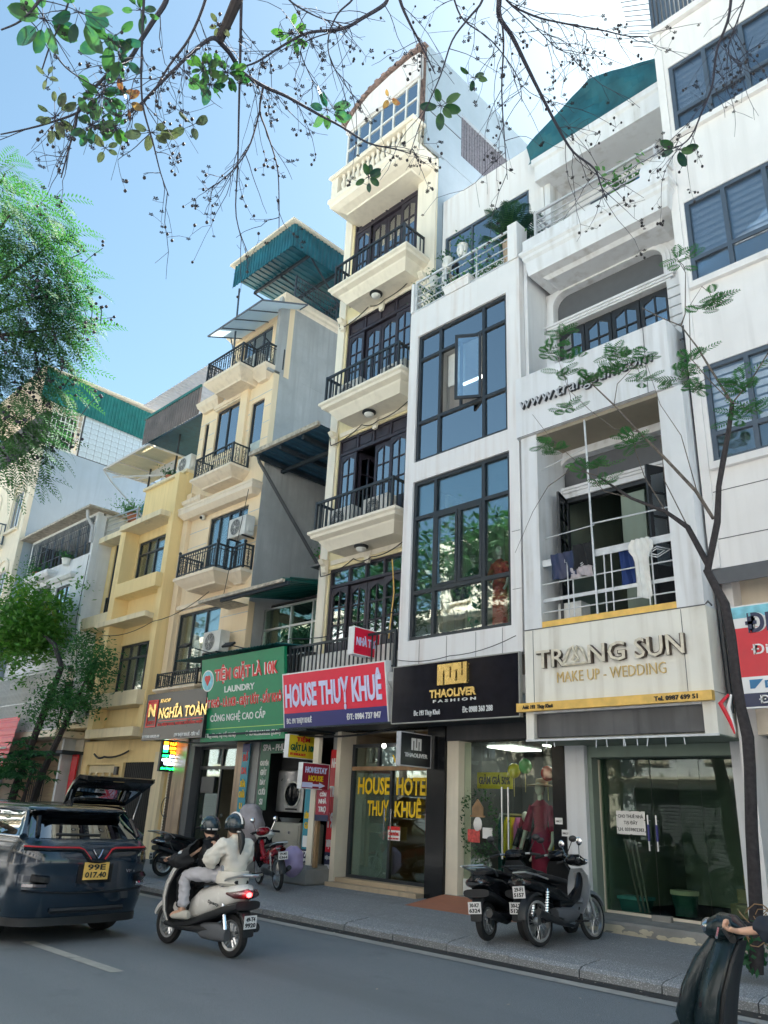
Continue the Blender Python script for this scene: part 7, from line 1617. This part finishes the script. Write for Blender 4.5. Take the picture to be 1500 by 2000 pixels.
BR = [
 ([(-2.41, 1.21, 5.38), (-2.49, 1.26, 5.3), (-2.56, 1.27, 5.25), (-2.65, 1.28, 5.18)], 0.03, 0.022),
 ([(-2.65, 1.28, 5.18), (-2.69, 1.37, 5.21), (-2.74, 1.48, 5.22), (-2.74, 1.62, 5.24), (-2.73, 1.76, 5.28), (-2.7, 1.95, 5.29), (-2.68, 2.11, 5.31), (-2.65, 2.3, 5.31), (-2.59, 2.45, 5.34), (-2.56, 2.57, 5.37)], 0.014, 0.003),
 ([(-2.65, 1.28, 5.18), (-2.64, 1.23, 5.14), (-2.7, 1.17, 5.03), (-2.8, 1.11, 4.89), (-2.89, 1.05, 4.74), (-2.91, 1.01, 4.66)], 0.012, 0.005),
 ([(-2.52, 0.93, 5.13), (-2.58, 0.96, 5.07), (-2.66, 0.95, 5.0), (-2.73, 0.94, 4.93), (-2.79, 0.93, 4.86), (-2.86, 0.89, 4.81), (-2.92, 0.86, 4.74), (-3.0, 0.83, 4.66), (-3.07, 0.85, 4.57), (-3.12, 0.86, 4.49), (-3.2, 0.88, 4.38)], 0.013, 0.003),
 ([(-2.98, 0.83, 4.64), (-2.99, 0.82, 4.58), (-3.08, 0.7, 4.47), (-3.14, 0.58, 4.37)], 0.007, 0.003),
 ([(-2.59, 1.13, 5.41), (-2.62, 1.16, 5.32), (-2.74, 1.17, 5.18), (-2.85, 1.14, 5.05), (-2.95, 1.12, 4.92), (-3.03, 1.06, 4.81)], 0.009, 0.004),
 ([(-2.53, 0.83, 5.03), (-2.57, 0.86, 4.97), (-2.69, 0.94, 4.83), (-2.8, 1.03, 4.68), (-2.86, 1.14, 4.56), (-2.9, 1.22, 4.46), (-2.92, 1.29, 4.38)], 0.007, 0.002),
 ([(-2.55, 1.3, 5.51), (-2.62, 1.36, 5.41), (-2.74, 1.46, 5.26), (-2.85, 1.55, 5.12), (-2.99, 1.67, 4.91), (-3.12, 1.78, 4.7), (-3.16, 1.91, 4.55)], 0.009, 0.002),
 ([(-2.7, 1.59, 5.18), (-2.77, 1.63, 5.1), (-2.8, 1.71, 5.03), (-2.85, 1.83, 4.92), (-2.93, 1.92, 4.8), (-3.0, 1.99, 4.67)], 0.006, 0.002),
 ([(-2.77, 1.63, 5.1), (-2.85, 1.65, 4.95), (-2.91, 1.63, 4.83), (-2.97, 1.58, 4.72), (-3.01, 1.52, 4.63)], 0.005, 0.002),
 ([(-2.64, 0.57, 4.87), (-2.69, 0.6, 4.82), (-2.76, 0.61, 4.76), (-2.84, 0.61, 4.68), (-2.91, 0.62, 4.61)], 0.005, 0.003),
 ([(-2.84, 0.61, 4.68), (-2.88, 0.7, 4.67), (-2.89, 0.8, 4.68), (-2.89, 0.91, 4.7)], 0.004, 0.002),
 ([(-2.9, 0.43, 4.66), (-2.84, 0.48, 4.71), (-2.75, 0.51, 4.78), (-2.68, 0.51, 4.84)], 0.004, 0.006),
 ([(-2.24, 2.02, 5.88), (-2.26, 2.01, 5.81), (-2.35, 1.94, 5.72), (-2.43, 1.87, 5.64), (-2.54, 1.72, 5.56), (-2.64, 1.63, 5.46), (-2.73, 1.55, 5.35), (-2.77, 1.48, 5.28)], 0.012, 0.004),
 ([(-2.46, 1.9, 5.69), (-2.64, 1.76, 5.6), (-2.68, 1.86, 5.49), (-2.66, 1.91, 5.43)], 0.004, 0.002),
 ([(-1.82, 2.47, 6.1), (-1.88, 2.55, 6.04), (-1.93, 2.62, 6.01), (-1.93, 2.74, 5.97), (-1.94, 2.9, 5.88), (-1.95, 3.05, 5.8), (-1.95, 3.24, 5.67), (-1.94, 3.39, 5.58), (-1.88, 3.53, 5.51), (-1.89, 3.62, 5.45), (-1.9, 3.71, 5.39)], 0.017, 0.003),
 ([(-1.88, 2.54, 6.03), (-1.94, 2.67, 5.89), (-2.06, 2.81, 5.71), (-2.16, 2.97, 5.5), (-2.23, 3.09, 5.33)], 0.007, 0.002),
 ([(-1.85, 2.36, 6.02), (-1.9, 2.42, 5.92), (-1.99, 2.41, 5.85), (-2.1, 2.4, 5.76), (-2.22, 2.44, 5.62), (-2.39, 2.48, 5.46), (-2.52, 2.52, 5.3)], 0.008, 0.002),
 ([(-2.16, 2.0, 5.94), (-2.21, 2.08, 5.87), (-2.23, 2.18, 5.81), (-2.24, 2.3, 5.74), (-2.25, 2.43, 5.65)], 0.011, 0.003),
 ([(-1.79, 2.48, 6.1), (-1.88, 2.62, 6.11), (-1.83, 2.82, 6.13), (-1.74, 3.01, 6.17), (-1.61, 3.22, 6.2), (-1.52, 3.39, 6.23), (-1.45, 3.52, 6.29)], 0.008, 0.003),
 ([(-0.85, 3.27, 5.99), (-0.9, 3.35, 5.92), (-0.95, 3.41, 5.86), (-1.05, 3.48, 5.78), (-1.13, 3.58, 5.67), (-1.23, 3.64, 5.58), (-1.32, 3.69, 5.51), (-1.4, 3.69, 5.48), (-1.5, 3.65, 5.48)], 0.009, 0.003),
 ([(-0.81, 3.39, 6.04), (-0.86, 3.45, 5.98), (-0.93, 3.5, 5.92), (-1.0, 3.55, 5.86), (-1.02, 3.6, 5.82), (-0.98, 3.64, 5.79)], 0.005, 0.002),
 ([(-1.87, 2.66, 6.09), (-1.83, 2.76, 6.04), (-1.8, 2.86, 5.99), (-1.76, 2.97, 5.93), (-1.68, 3.06, 5.9)], 0.005, 0.002),
 ([(-2.0, 2.26, 6.01), (-2.03, 2.33, 5.96), (-2.04, 2.43, 5.9), (-1.97, 2.6, 5.83), (-1.94, 2.8, 5.71), (-1.98, 2.9, 5.62)], 0.006, 0.002),
 ([(-2.23, 1.79, 5.75), (-2.3, 1.82, 5.7), (-2.4, 1.8, 5.65), (-2.5, 1.83, 5.57), (-2.55, 1.92, 5.5), (-2.53, 2.05, 5.44)], 0.006, 0.002),
 ([(-2.45, 1.5, 5.62), (-2.48, 1.54, 5.58), (-2.45, 1.64, 5.56), (-2.4, 1.74, 5.55), (-2.3, 1.87, 5.55)], 0.006, 0.002),
 ([(-1.74, 3.01, 6.17), (-1.66, 3.11, 6.13), (-1.69, 3.17, 6.08), (-1.72, 3.18, 6.06)], 0.003, 0.002),
]
LC = [
 ((-2.79, 0.55, 4.74), 0.104, 8, 0.135, 'leaf_dark'),
 ((-2.7, 0.65, 4.8), 0.099, 6, 0.129, 'leaf_dark'),
 ((-2.76, 0.82, 4.85), 0.118, 10, 0.115, 'leaf_dark'),
 ((-2.77, 0.88, 4.81), 0.096, 7, 0.103, 'leaf_dark'),
 ((-2.61, 0.87, 4.95), 0.073, 7, 0.069, 'leaf_dark'),
 ((-2.92, 0.88, 4.69), 0.118, 16, 0.086, 'leaf_dark'),
 ((-3.0, 0.74, 4.5), 0.110, 12, 0.073, 'leaf_olive'),
 ((-2.97, 0.89, 4.55), 0.117, 18, 0.074, 'leaf_dark'),
 ((-2.96, 0.99, 4.61), 0.070, 8, 0.069, 'leaf_bright'),
 ((-2.77, 1.28, 5.09), 0.090, 12, 0.080, 'leaf_bright'),
 ((-2.74, 1.39, 5.14), 0.103, 14, 0.081, 'leaf_bright'),
 ((-2.79, 1.34, 5.05), 0.090, 10, 0.086, 'leaf_dark'),
 ((-2.88, 1.13, 4.63), 0.084, 6, 0.092, 'leaf_olive'),
 ((-2.82, 1.3, 4.77), 0.081, 5, 0.094, 'leaf_olive'),
 ((-2.61, 1.67, 5.57), 0.092, 14, 0.073, 'leaf_bright'),
 ((-2.69, 2.01, 5.36), 0.098, 8, 0.120, 'leaf_dark'),
 ((-3.03, 0.99, 4.53), 0.062, 4, 0.075, 'leaf_olive'),
 ((-2.31, 2.55, 5.55), 0.102, 7, 0.118, 'leaf_dark'),
 ((-2.14, 2.64, 5.72), 0.069, 4, 0.092, 'leaf_dark'),
 ((-2.75, 2.41, 5.2), 0.067, 7, 0.082, 'leaf_dark'),
 ((-1.41, 3.7, 5.47), 0.094, 6, 0.103, 'leaf_dark'),
 ((-2.61, 1.25, 5.22), 0.060, 6, 0.061, 'leaf_olive'),
 ((-2.87, 0.99, 4.7), 0.056, 4, 0.075, 'leaf_red'),
 ((-2.92, 0.65, 4.6), 0.044, 4, 0.062, 'leaf_olive'),
 ((-2.51, 2.32, 5.57), 0.041, 3, 0.076, 'leaf_red'),
 ((-2.82, 0.94, 4.68), 0.033, 2, 0.068, 'leaf_red'),
]
TR = [
 ([(-3.87, 9.6, 0.25), (-3.79, 9.6, 0.87), (-3.74, 9.6, 1.67), (-3.68, 9.6, 2.33), (-3.66, 9.6, 2.67), (-3.69, 9.6, 3.02), (-3.71, 9.6, 3.38), (-3.72, 9.6, 3.87), (-3.74, 9.6, 4.26), (-3.91, 9.6, 4.74)], 0.072, 0.052),
 ([(-3.91, 9.6, 4.74), (-3.73, 9.6, 5.34), (-3.64, 9.6, 5.82), (-3.55, 9.6, 6.16), (-3.44, 9.6, 6.57), (-3.35, 9.6, 6.94)], 0.042, 0.03),
 ([(-3.9, 9.6, 4.8), (-4.11, 9.6, 5.36), (-4.39, 9.6, 5.64), (-4.88, 9.6, 5.97), (-5.38, 9.6, 6.45)], 0.04, 0.015),
 ([(-3.77, 9.6, 5.4), (-3.95, 9.6, 5.83), (-4.39, 9.6, 6.51), (-4.69, 9.6, 6.96), (-5.04, 9.6, 7.52), (-5.38, 9.6, 8.01)], 0.026, 0.01),
 ([(-3.35, 9.6, 6.94), (-3.6, 9.6, 7.63), (-3.73, 9.6, 7.98), (-3.92, 9.6, 8.41), (-4.21, 9.6, 8.69), (-4.47, 9.6, 8.99)], 0.018, 0.006),
 ([(-3.92, 9.6, 8.41), (-3.84, 9.6, 8.58), (-3.77, 9.6, 9.27), (-3.95, 9.6, 9.79)], 0.01, 0.004),
 ([(-3.35, 9.6, 6.94), (-3.07, 9.6, 7.18), (-2.82, 9.6, 7.49), (-2.6, 9.6, 7.71)], 0.012, 0.006),
 ([(-5.38, 9.6, 6.45), (-5.78, 9.6, 6.69), (-6.25, 9.6, 6.51), (-6.54, 9.6, 6.16), (-6.9, 9.6, 5.55)], 0.008, 0.003),
 ([(-4.69, 9.6, 6.96), (-5.06, 9.6, 7.12), (-5.47, 9.6, 7.59), (-5.81, 9.6, 8.08), (-5.97, 9.6, 8.71)], 0.008, 0.003),
 ([(-5.04, 9.6, 7.52), (-4.97, 9.6, 7.85), (-4.67, 9.6, 8.04), (-4.98, 9.6, 8.39)], 0.007, 0.003),
 ([(-4.88, 9.6, 5.97), (-5.29, 9.6, 6.18), (-5.69, 9.6, 6.74), (-6.13, 9.6, 7.27), (-6.5, 9.6, 7.86)], 0.008, 0.003),
 ([(-3.95, 9.6, 5.83), (-4.08, 9.6, 6.7), (-4.33, 9.6, 7.27), (-4.5, 9.6, 8.1)], 0.007, 0.003),
 ([(-3.35, 9.6, 6.94), (-3.64, 9.6, 7.43), (-3.82, 9.6, 7.83), (-3.78, 9.6, 8.67), (-3.56, 9.6, 8.92)], 0.009, 0.003),
 ([(-4.39, 9.6, 5.64), (-4.65, 9.6, 6.24), (-4.77, 9.6, 6.68), (-4.79, 9.6, 6.93)], 0.008, 0.003),
 ([(-4.11, 9.6, 5.36), (-4.36, 9.6, 6.09), (-4.37, 9.6, 6.8)], 0.009, 0.004),
]
SP = [(-6.13, 9.6, 8.88), (-5.83, 9.6, 9.04), (-5.89, 9.6, 8.39), (-4.98, 9.6, 8.39), (-4.52, 9.6, 8.16), (-5.29, 9.6, 8.13), (-5.53, 9.6, 8.16), (-5.8, 9.6, 7.73), (-3.97, 9.6, 7.66), (-4.07, 9.6, 7.55), (-3.58, 9.6, 8.57), (-3.41, 9.6, 8.58), (-3.84, 9.6, 9.51), (-3.2, 9.6, 7.05), (-3.35, 9.6, 6.75), (-3.17, 9.6, 6.78), (-5.61, 9.6, 6.59), (-5.39, 9.6, 6.66), (-4.81, 9.6, 6.88), (-4.76, 9.6, 6.76), (-6.16, 9.6, 7.22), (-4.6, 9.6, 7.8), (-4.9, 9.6, 8.27), (-3.82, 9.6, 7.83), (-6.04, 9.6, 7.07), (-5.28, 9.6, 6.34), (-3.24, 9.6, 7.27), (-4.87, 9.6, 8.08), (-5.69, 9.6, 8.6), (-3.83, 9.6, 7.34)]
FB = [((-8.67, 1.93, 8.14), 0.5), ((-9.2, 2.42, 8.7), 0.36), ((-9.03, 2.54, 8.27), 0.43), ((-9.01, 2.24, 7.76), 0.61), ((-9.55, 3.03, 8.18), 0.32), ((-9.62, 2.7, 7.54), 0.65), ((-9.23, 2.98, 7.34), 0.43), ((-9.78, 3.38, 7.88), 0.2), ((-10.09, 2.73, 6.96), 0.65), ((-9.66, 3.07, 6.79), 0.4), ((-9.66, 2.82, 6.08), 0.5), ((-10.38, 3.38, 6.24), 0.29), ((-10.27, 3.06, 5.77), 0.43), ((-9.05, 2.8, 7.48), 0.4), ((-9.19, 1.87, 9.08), 0.25), ((-9.85, 2.02, 7.44), 0.86), ((-10.02, 2.37, 6.16), 0.86), ((-9.78, 1.83, 8.49), 0.65)]
# ================================================================ TREES
random.seed(44)
OT = thing('street_tree', 'bare twigged street tree overhead with round leaves and dark seed pods', 'tree', (-1.4, -1.6, .1))
tg = G().tube([(-1.4, -1.6, 0), (-1.42, -1.55, 2), (-1.35, -1.3, 4.2), (-1.5, -.7, 6.0)], [.2, .17, .14, .11], 12)
part('trunk', tg, 'bark', OT, True)
for pts, r0, r1 in BR[:1] + [([(-1.5, -.7, 6.0), (-1.9, .6, 6.4), BR[0][0][0]], .09, .03), ([(-1.5, -.7, 6.0), (-1.2, .8, 6.9), BR[15][0][0]], .09, .02)]:
    part('limb', G().tube(pts, [r0 + (r1 - r0) * i / (len(pts) - 1) for i in range(len(pts))], 8), 'bark_dark', OT, True)
tw = G(); bs = G(); berries = []
def tip_berries(p, n):
    for _ in range(n):
        q = Vector(p) + Vector((random.gauss(0, .022), random.gauss(0, .022), random.gauss(-.01, .025))); tw.tube([tuple(p), tuple((Vector(p) + q) / 2 + Vector((0, 0, .004))), tuple(q)], .0009, 3, False); r = random.uniform(.006, .0095)
        if random.random() < .5: bs.ball(tuple(q), (r, r, r * 1.15), 6, 4)
        else:
            for k in range(5): a = k * 1.256; d = Vector((math.cos(a), math.sin(a), .3)) * r * 1.7; s = Vector((-math.sin(a), math.cos(a), 0)) * r * .55; bs.add([tuple(q), tuple(q + d * .6 + s), tuple(q + d), tuple(q + d * .6 - s)], [(0, 1, 2, 3)])
for bi, (pts, r0, r1) in enumerate(BR):
    n = len(pts)
    sm = []
    for i in range(n - 1):
        for k in range(4):
            s = k / 4; a = Vector(pts[max(0, i - 1)]); b = Vector(pts[i]); c = Vector(pts[i + 1]); d = Vector(pts[min(n - 1, i + 2)])
            sm.append(.5 * ((2 * b) + (c - a) * s + (2 * a - 5 * b + 4 * c - d) * s * s + (3 * b - a - 3 * c + d) * s ** 3))
    sm.append(Vector(pts[-1])); m = len(sm)
    if bi: part('branch', G().tube([tuple(p) for p in sm], [r0 + (r1 - r0) * i / (m - 1) for i in range(m)], 6), 'twig', OT, True)
    if bi == 0: continue
    right = pts[0][0] > -2.4
    for i in range(4, m - 1):
        if random.random() < (.62 if bi >= 13 else .42):
            d0 = (sm[i + 1] - sm[i]).normalized(); ang = Vector((random.gauss(0, .7), random.gauss(0, .7), random.gauss(-.45, .5))); d = (d0 * .7 + ang).normalized(); L_ = random.uniform(.12, .5) * (1.15 if bi >= 13 else .85)
            p = sm[i].copy(); pl2 = [tuple(p)]; st = 6
            for k in range(st):
                d = (d + Vector((random.gauss(0, .16), random.gauss(0, .16), random.gauss(-.08, .14)))).normalized(); p = p + d * L_ / st; pl2.append(tuple(p))
                if random.random() < .35:
                    e = (d + Vector((random.gauss(0, .8), random.gauss(0, .8), random.gauss(0, .6)))).normalized(); q = p + e * random.uniform(.04, .16); tw.tube([tuple(p), tuple((p + q) / 2 + Vector((0, 0, random.gauss(0, .01)))), tuple(q)], .0012, 3, False)
                    if random.random() < .42: tip_berries(q, random.randint(1, 3))
            tw.tube(pl2, [.0028, .0025, .0022, .002, .0018, .0015, .0012], 3, False)
            if random.random() < .6: tip_berries(p, random.randint(1, 5))
part('twigs', tw, 'twig', OT, kind='stuff'); part('seed_pods', bs, 'berry', OT, kind='stuff')
lm = {}
def leafmesh(mat):
    if mat in lm: return lm[mat]
    g = G(); n = 8; vs = [(0, 0, 0)]; L_ = 1
    for k in range(1, n): s = k / n; w_ = .27 * math.sin(PI * s ** .95) ** .55; vs += [(s, -w_, .05 + .04 * math.sin(3 * s)), (s, 0, -.03 * math.sin(PI * s)), (s, w_, .05 + .04 * math.sin(3 * s))]
    vs.append((1, 0, -.03)); fs = [(0, 1, 2), (0, 2, 3)]
    for k in range(n - 2): a = 1 + 3 * k; fs += [(a, a + 3, a + 4, a + 1), (a + 1, a + 4, a + 5, a + 2)]
    a = 1 + 3 * (n - 2); fs += [(a, len(vs) - 1, a + 1), (a + 1, len(vs) - 1, a + 2)]; g.add(vs, fs)
    me = g.mesh('leaf', 60); me.materials.append(MATS[mat]); lm[mat] = me; return me
cpos = Vector((0, 0, 1.65))
for c, r, n, sz, mat in LC:
    c = Vector(c); v = (c - cpos).normalized(); u_ = v.cross(Vector((0, 0, 1))).normalized(); w_ = u_.cross(v).normalized(); stem = G()
    for k in range(n):
        a = 2.399 * k + random.gauss(0, .35); rad_ = (u_ * math.cos(a) + w_ * math.sin(a) - w_ * .12 + v * random.gauss(0, .35)).normalized()
        base = c + rad_ * random.uniform(.1, .55) * r; nrm = (v * -1 + Vector((random.gauss(0, .45), random.gauss(0, .45), random.gauss(0, .45)))).normalized(); y_ = nrm.cross(rad_).normalized(); z_ = rad_.cross(y_)
        M_ = Matrix((rad_, y_, z_)).transposed().to_euler(); s = sz * random.uniform(.6, 1.0)
        inst('leaf', leafmesh(mat), OT, tuple(base), tuple(M_), (s, s, s)); stem.tube([tuple(c - rad_ * .02), tuple(base + rad_ * s * .3)], .0016, 3, False)
    part('leaf_stalk', stem, 'twig', OT, kind='stuff')
# feathery tree on the left
FT = thing('feathery_tree', 'large tree with drooping feathery fronds filling the upper left', 'tree', (-10.6, -1.2, .1))
part('trunk', G().tube([(-10.6, -1.4, 0), (-10.7, -1.0, 3), (-10.6, 0, 5.5), (-10.2, 1.6, 7)], [.25, .2, .16, .1], 12), 'bark', FT, True)
for i, (c, r) in enumerate(FB):
    if i % 2 == 0: part('limb', G().tube([(-10.2, 1.6, 6.6), ((-10.2 + c[0]) / 2, (1.6 + c[1]) / 2, (6.8 + c[2]) / 2), c], [.05, .03, .01], 6), 'bark_dark', FT, True)
def frondgeo(g, p, d, L_, w_, n, droop=.5):
    d = d.normalized(); side = d.cross(Vector((0, 0, 1)));
    if side.length < .1: side = Vector((1, 0, 0))
    side.normalize(); q = Vector(p)
    for k in range(n):
        d = (d + Vector((0, 0, -droop / n))).normalized(); q2 = q + d * L_ / n; wl = w_ * math.sin(PI * (k + 1.2) / (n + 1.6)) ** .6
        for s in (-1, 1):
            e = (side * s + d * .55).normalized() * wl; h = d * (L_ / n) * .33
            g.add([tuple(q), tuple(q + e * .5 + h * .8), tuple(q + e), tuple(q + e * .5 - h * .8)], [(0, 1, 2, 3)])
        q = q2
fg = G(); random.seed(9)
for c, r in FB:
    for k in range(int(120 * (r / .6) ** 2)):
        v = Vector((random.gauss(0, 1), random.gauss(0, 1), random.gauss(0, 1))).normalized() * random.random() ** .4 * r; p = Vector(c) + v
        d = Vector((v.x * .5 + .32, v.y * .5 + .25, -.15)) + Vector((random.gauss(0, .2), random.gauss(0, .2), random.gauss(0, .2))); frondgeo(fg, p, d, random.uniform(.35, .62), .11, 11, .9)
part('crown', fg, 'frond', FT, kind='stuff')
dt = G()
for c, r in FB[3:12]:
    for k in range(16):
        v = Vector((random.gauss(0, .5), random.gauss(0, .5), random.gauss(0, .5))) * r; p = Vector(c) + v; q = p + Vector((random.uniform(-.3, .4), random.uniform(-.2, .2), random.uniform(-.3, .3))); dt.tube([tuple(p), tuple((p + q) / 2 + Vector((0, 0, .04))), tuple(q)], .006, 4, False)
        for j in range(3): a = q + Vector((random.gauss(0, .05), random.gauss(0, .05), random.gauss(0, .05))); dt.ball(tuple(a), .022, 6, 4)
part('twigs', dt, 'twig', FT, kind='stuff')
# street trees farther down
def leafcrown(g, c, r, n, s, flatn=.5, clump=.22, seed=0):
    random.seed(seed); c = Vector(c); cl = [c + Vector((random.gauss(0, 1) * r[0] * .45, random.gauss(0, 1) * r[1] * .45, random.gauss(0, 1) * r[2] * .45)) for _ in range(max(4, n // 55))]
    for k in range(n):
        p = random.choice(cl) + Vector((random.gauss(0, clump), random.gauss(0, clump), random.gauss(0, clump * .7)))
        a = Vector((random.gauss(0, 1), random.gauss(0, 1), random.gauss(0, flatn))).normalized(); b = a.cross(Vector((random.gauss(0, .5), random.gauss(0, .5), 1))).normalized(); l = s * random.uniform(.6, 1.3)
        g.add([tuple(p), tuple(p + a * l * .5 + b * l * .22), tuple(p + a * l), tuple(p + a * l * .5 - b * l * .22)], [(0, 1, 2, 3)])
t = thing('street_tree', 'round yellow green street tree in front of the white house', 'tree', (-24.8, 10, .2)); part('trunk', G().tube([(-26.2, 10, .1), (-25.8, 10, 1.9), (-24.9, 10, 3.8), (-24.1, 10, 5.4), (-25, 10, 6.2), (-26.5, 10, 6.8)], [.14, .12, .11, .09, .07, .03], 8), 'bark_dark', t, True)
g = G(); leafcrown(g, (-27.6, 10, 7.1), (2.0, 1.2, 1.4), 9000, .2, seed=3, clump=.26); leafcrown(g, (-26.6, 10, 6.7), (.8, .8, .8), 2200, .18, seed=4, clump=.26); part('crown', g, 'leaf_yellowgreen', t, kind='stuff')
t = thing('street_tree', 'dark green bushy tree between the white and yellow houses', 'tree', (-24.3, 10.4, .2)); part('trunk', G().tube([(-25.7, 10.4, .1), (-25.0, 10.4, 2.3), (-23.9, 10.4, 3.9), (-22.9, 10.4, 5.3)], [.13, .11, .08, .03], 8), 'bark_dark', t, True)
g = G()
for i, (c, r, n) in enumerate((((-22.6, 10.3, 5.3), (.8, .6, .7), 1700), ((-23.6, 10.4, 6.0), (.7, .5, .5), 700), ((-24.1, 10.1, 4.4), (.7, .6, .9), 2200), ((-22.7, 10.4, 4.4), (.5, .5, .5), 900), ((-25.2, 10.4, 4.2), (.7, .5, .8), 450))): leafcrown(g, c, r, n, .13, seed=20 + i)
part('crown', g, 'leaf_bush', t, kind='stuff')
t = thing('street_tree', 'young tree with whorls of long dark leaves behind the parked cars', 'tree', (-24.2, 9.7, .2)); part('trunk', G().tube([(-24.2, 9.7, .1), (-24.3, 9.7, 1.5), (-24.0, 9.7, 2.6)], [.07, .06, .03], 8), 'bark_dark', t, True); g = G(); random.seed(77)
for k in range(90):
    c = Vector((-25.0 + random.gauss(0, .85), 9.7 + random.gauss(0, .35), 2.45 + random.gauss(0, .38)))
    for j in range(9): a = j * .7 + k; d = Vector((math.cos(a), math.sin(a), random.uniform(-.5, .2))).normalized(); s = d.cross(Vector((0, 0, 1))).normalized() * .04; l = random.uniform(.2, .32); g.add([tuple(c), tuple(c + d * l * .55 + s), tuple(c + d * l - Vector((0, 0, .05))), tuple(c + d * l * .55 - s)], [(0, 1, 2, 3)])
part('crown', g, 'leaf_bush', t, kind='stuff')
# thin tree by the right kerb
RT = thing('street_tree', 'thin leaning street tree with sparse ferny leaves before the bridal studio', 'tree', (-3.8, 9.6, .17)); random.seed(55)
for i, (pts, r0, r1) in enumerate(TR):
    n = len(pts); pp = [(p[0] + random.gauss(0, .006), p[1] + .5 * (i > 2) * (k / n) * math.sin(i * 2.1) * 0, p[2]) for k, p in enumerate(pts)]
    part('trunk' if i == 0 else 'branch', G().tube(pp, [(r0 + (r1 - r0) * k / (n - 1)) * random.uniform(.88, 1.14) for k in range(n)], 10 if i < 3 else 6), 'bark_dark' if i < 3 else 'bark', RT, True)
fg = G(); tg = G(); allp = [Vector(p) for pts, a, b in TR[1:] for p in pts]
for s in SP:
    s = Vector(s); nb = min(allp, key=lambda q: (q - s).length); tg.tube([tuple(nb), tuple((nb + s) / 2 + Vector((0, .05, .06))), tuple(s)], .005, 4)
    for k in range(8):
        a = random.uniform(0, 2 * PI); d = Vector((math.cos(a), math.sin(a) * .7, random.uniform(-.1, .4))); l = random.uniform(.18, .34); q = s + Vector((random.gauss(0, .05), random.gauss(0, .05), random.gauss(0, .04)))
        tg.tube([tuple(q), tuple(q + d * l)], .0025, 3, False)
        for j in range(1, 9):
            e = Vector((-d.y, d.x, .1)).normalized(); q0 = q + d * l * j / 8; pl_l = .1 * math.sin(PI * (j + .8) / 10)
            for sg in (-1, 1):
                t_ = (e * sg + d * .45).normalized() * pl_l; hw_ = d.normalized() * .013; fg.add([tuple(q0), tuple(q0 + t_ * .5 + hw_), tuple(q0 + t_), tuple(q0 + t_ * .5 - hw_)], [(0, 1, 2, 3)])
part('foliage', fg, 'leaf_fern', RT, kind='stuff'); part('twigs', tg, 'bark', RT, kind='stuff')
t = thing('trunk_cloth', 'twisted red and white cloth hung on the thin tree trunk', 'cloth', (-3.95, 9.5, 3.2)); part('cloth_strip', G().tube([(-3.78, 9.5, 3.15), (-3.88, 9.48, 3.05), (-3.8, 9.5, 2.85), (-3.76, 9.5, 2.7)], [.015, .03, .025, .01], 6), 'red_board', t, True); part('cloth_strip', G().tube([(-3.76, 9.52, 3.15), (-3.8, 9.5, 3.0), (-3.76, 9.52, 2.72)], [.012, .025, .01], 6), 'paper', t, True)
g = G(); sprig(g, (-3.95, 9.6, .3), 40, .5, .025, .8); o = thing('roadside_weed', 'leafy weeds at the foot of the thin tree trunk', 'plant', (-3.95, 9.6, .2)); part('leaves', g, 'leaf_bush', o, kind='stuff')
t = thing('tree_guard', 'tangle of reddish wire round the foot of the thin tree', 'wire', (-3.75, 9.6, .2)); g = G()
for k in range(9): c = (-3.75 + random.gauss(0, .08), 9.6, .75 + random.uniform(-.2, .15)); g.tube([(c[0] + .14 * math.cos(a), c[1] + .12 * math.sin(a), c[2] + .06 * math.sin(a * 2 + k)) for a in [j * .6 for j in range(11)]], .006, 4, False)
part('wire', g, 'wood', t, kind='stuff')
# trees across the road, mirrored in the shop windows
for i, (x, y, h, r) in enumerate(((-23.5, .0, 11, 3.2), (-31, .2, 9, 2.4), (-17.5, -1.2, 11, 2.8), (8, -.5, 9, 2.4))):
    t = thing('street_tree', ('broad street tree across the road, second from the far end', 'farthest broad street tree across the road', 'street tree across the road, behind the feathery one', 'street tree across the road at the right')[i], 'tree', (x, y, .1), group='trees across the road'); part('trunk', G().tube([(x, y, 0), (x + .1, y, h * .5), (x, y, h * .8)], [.2, .14, .06], 8), 'bark', t, True); g = G(); leafcrown(g, (x, y, h), (r, r, r * .7), 5000, .32, clump=.5, seed=60 + i); part('crown', g, 'leaf_dark', t, kind='stuff')
# ================================================================ WRAP UP
def prune(o):
    pass
for o in list(bpy.data.objects):
    if o.type == 'MESH' and not o.data.vertices: bpy.data.objects.remove(o)
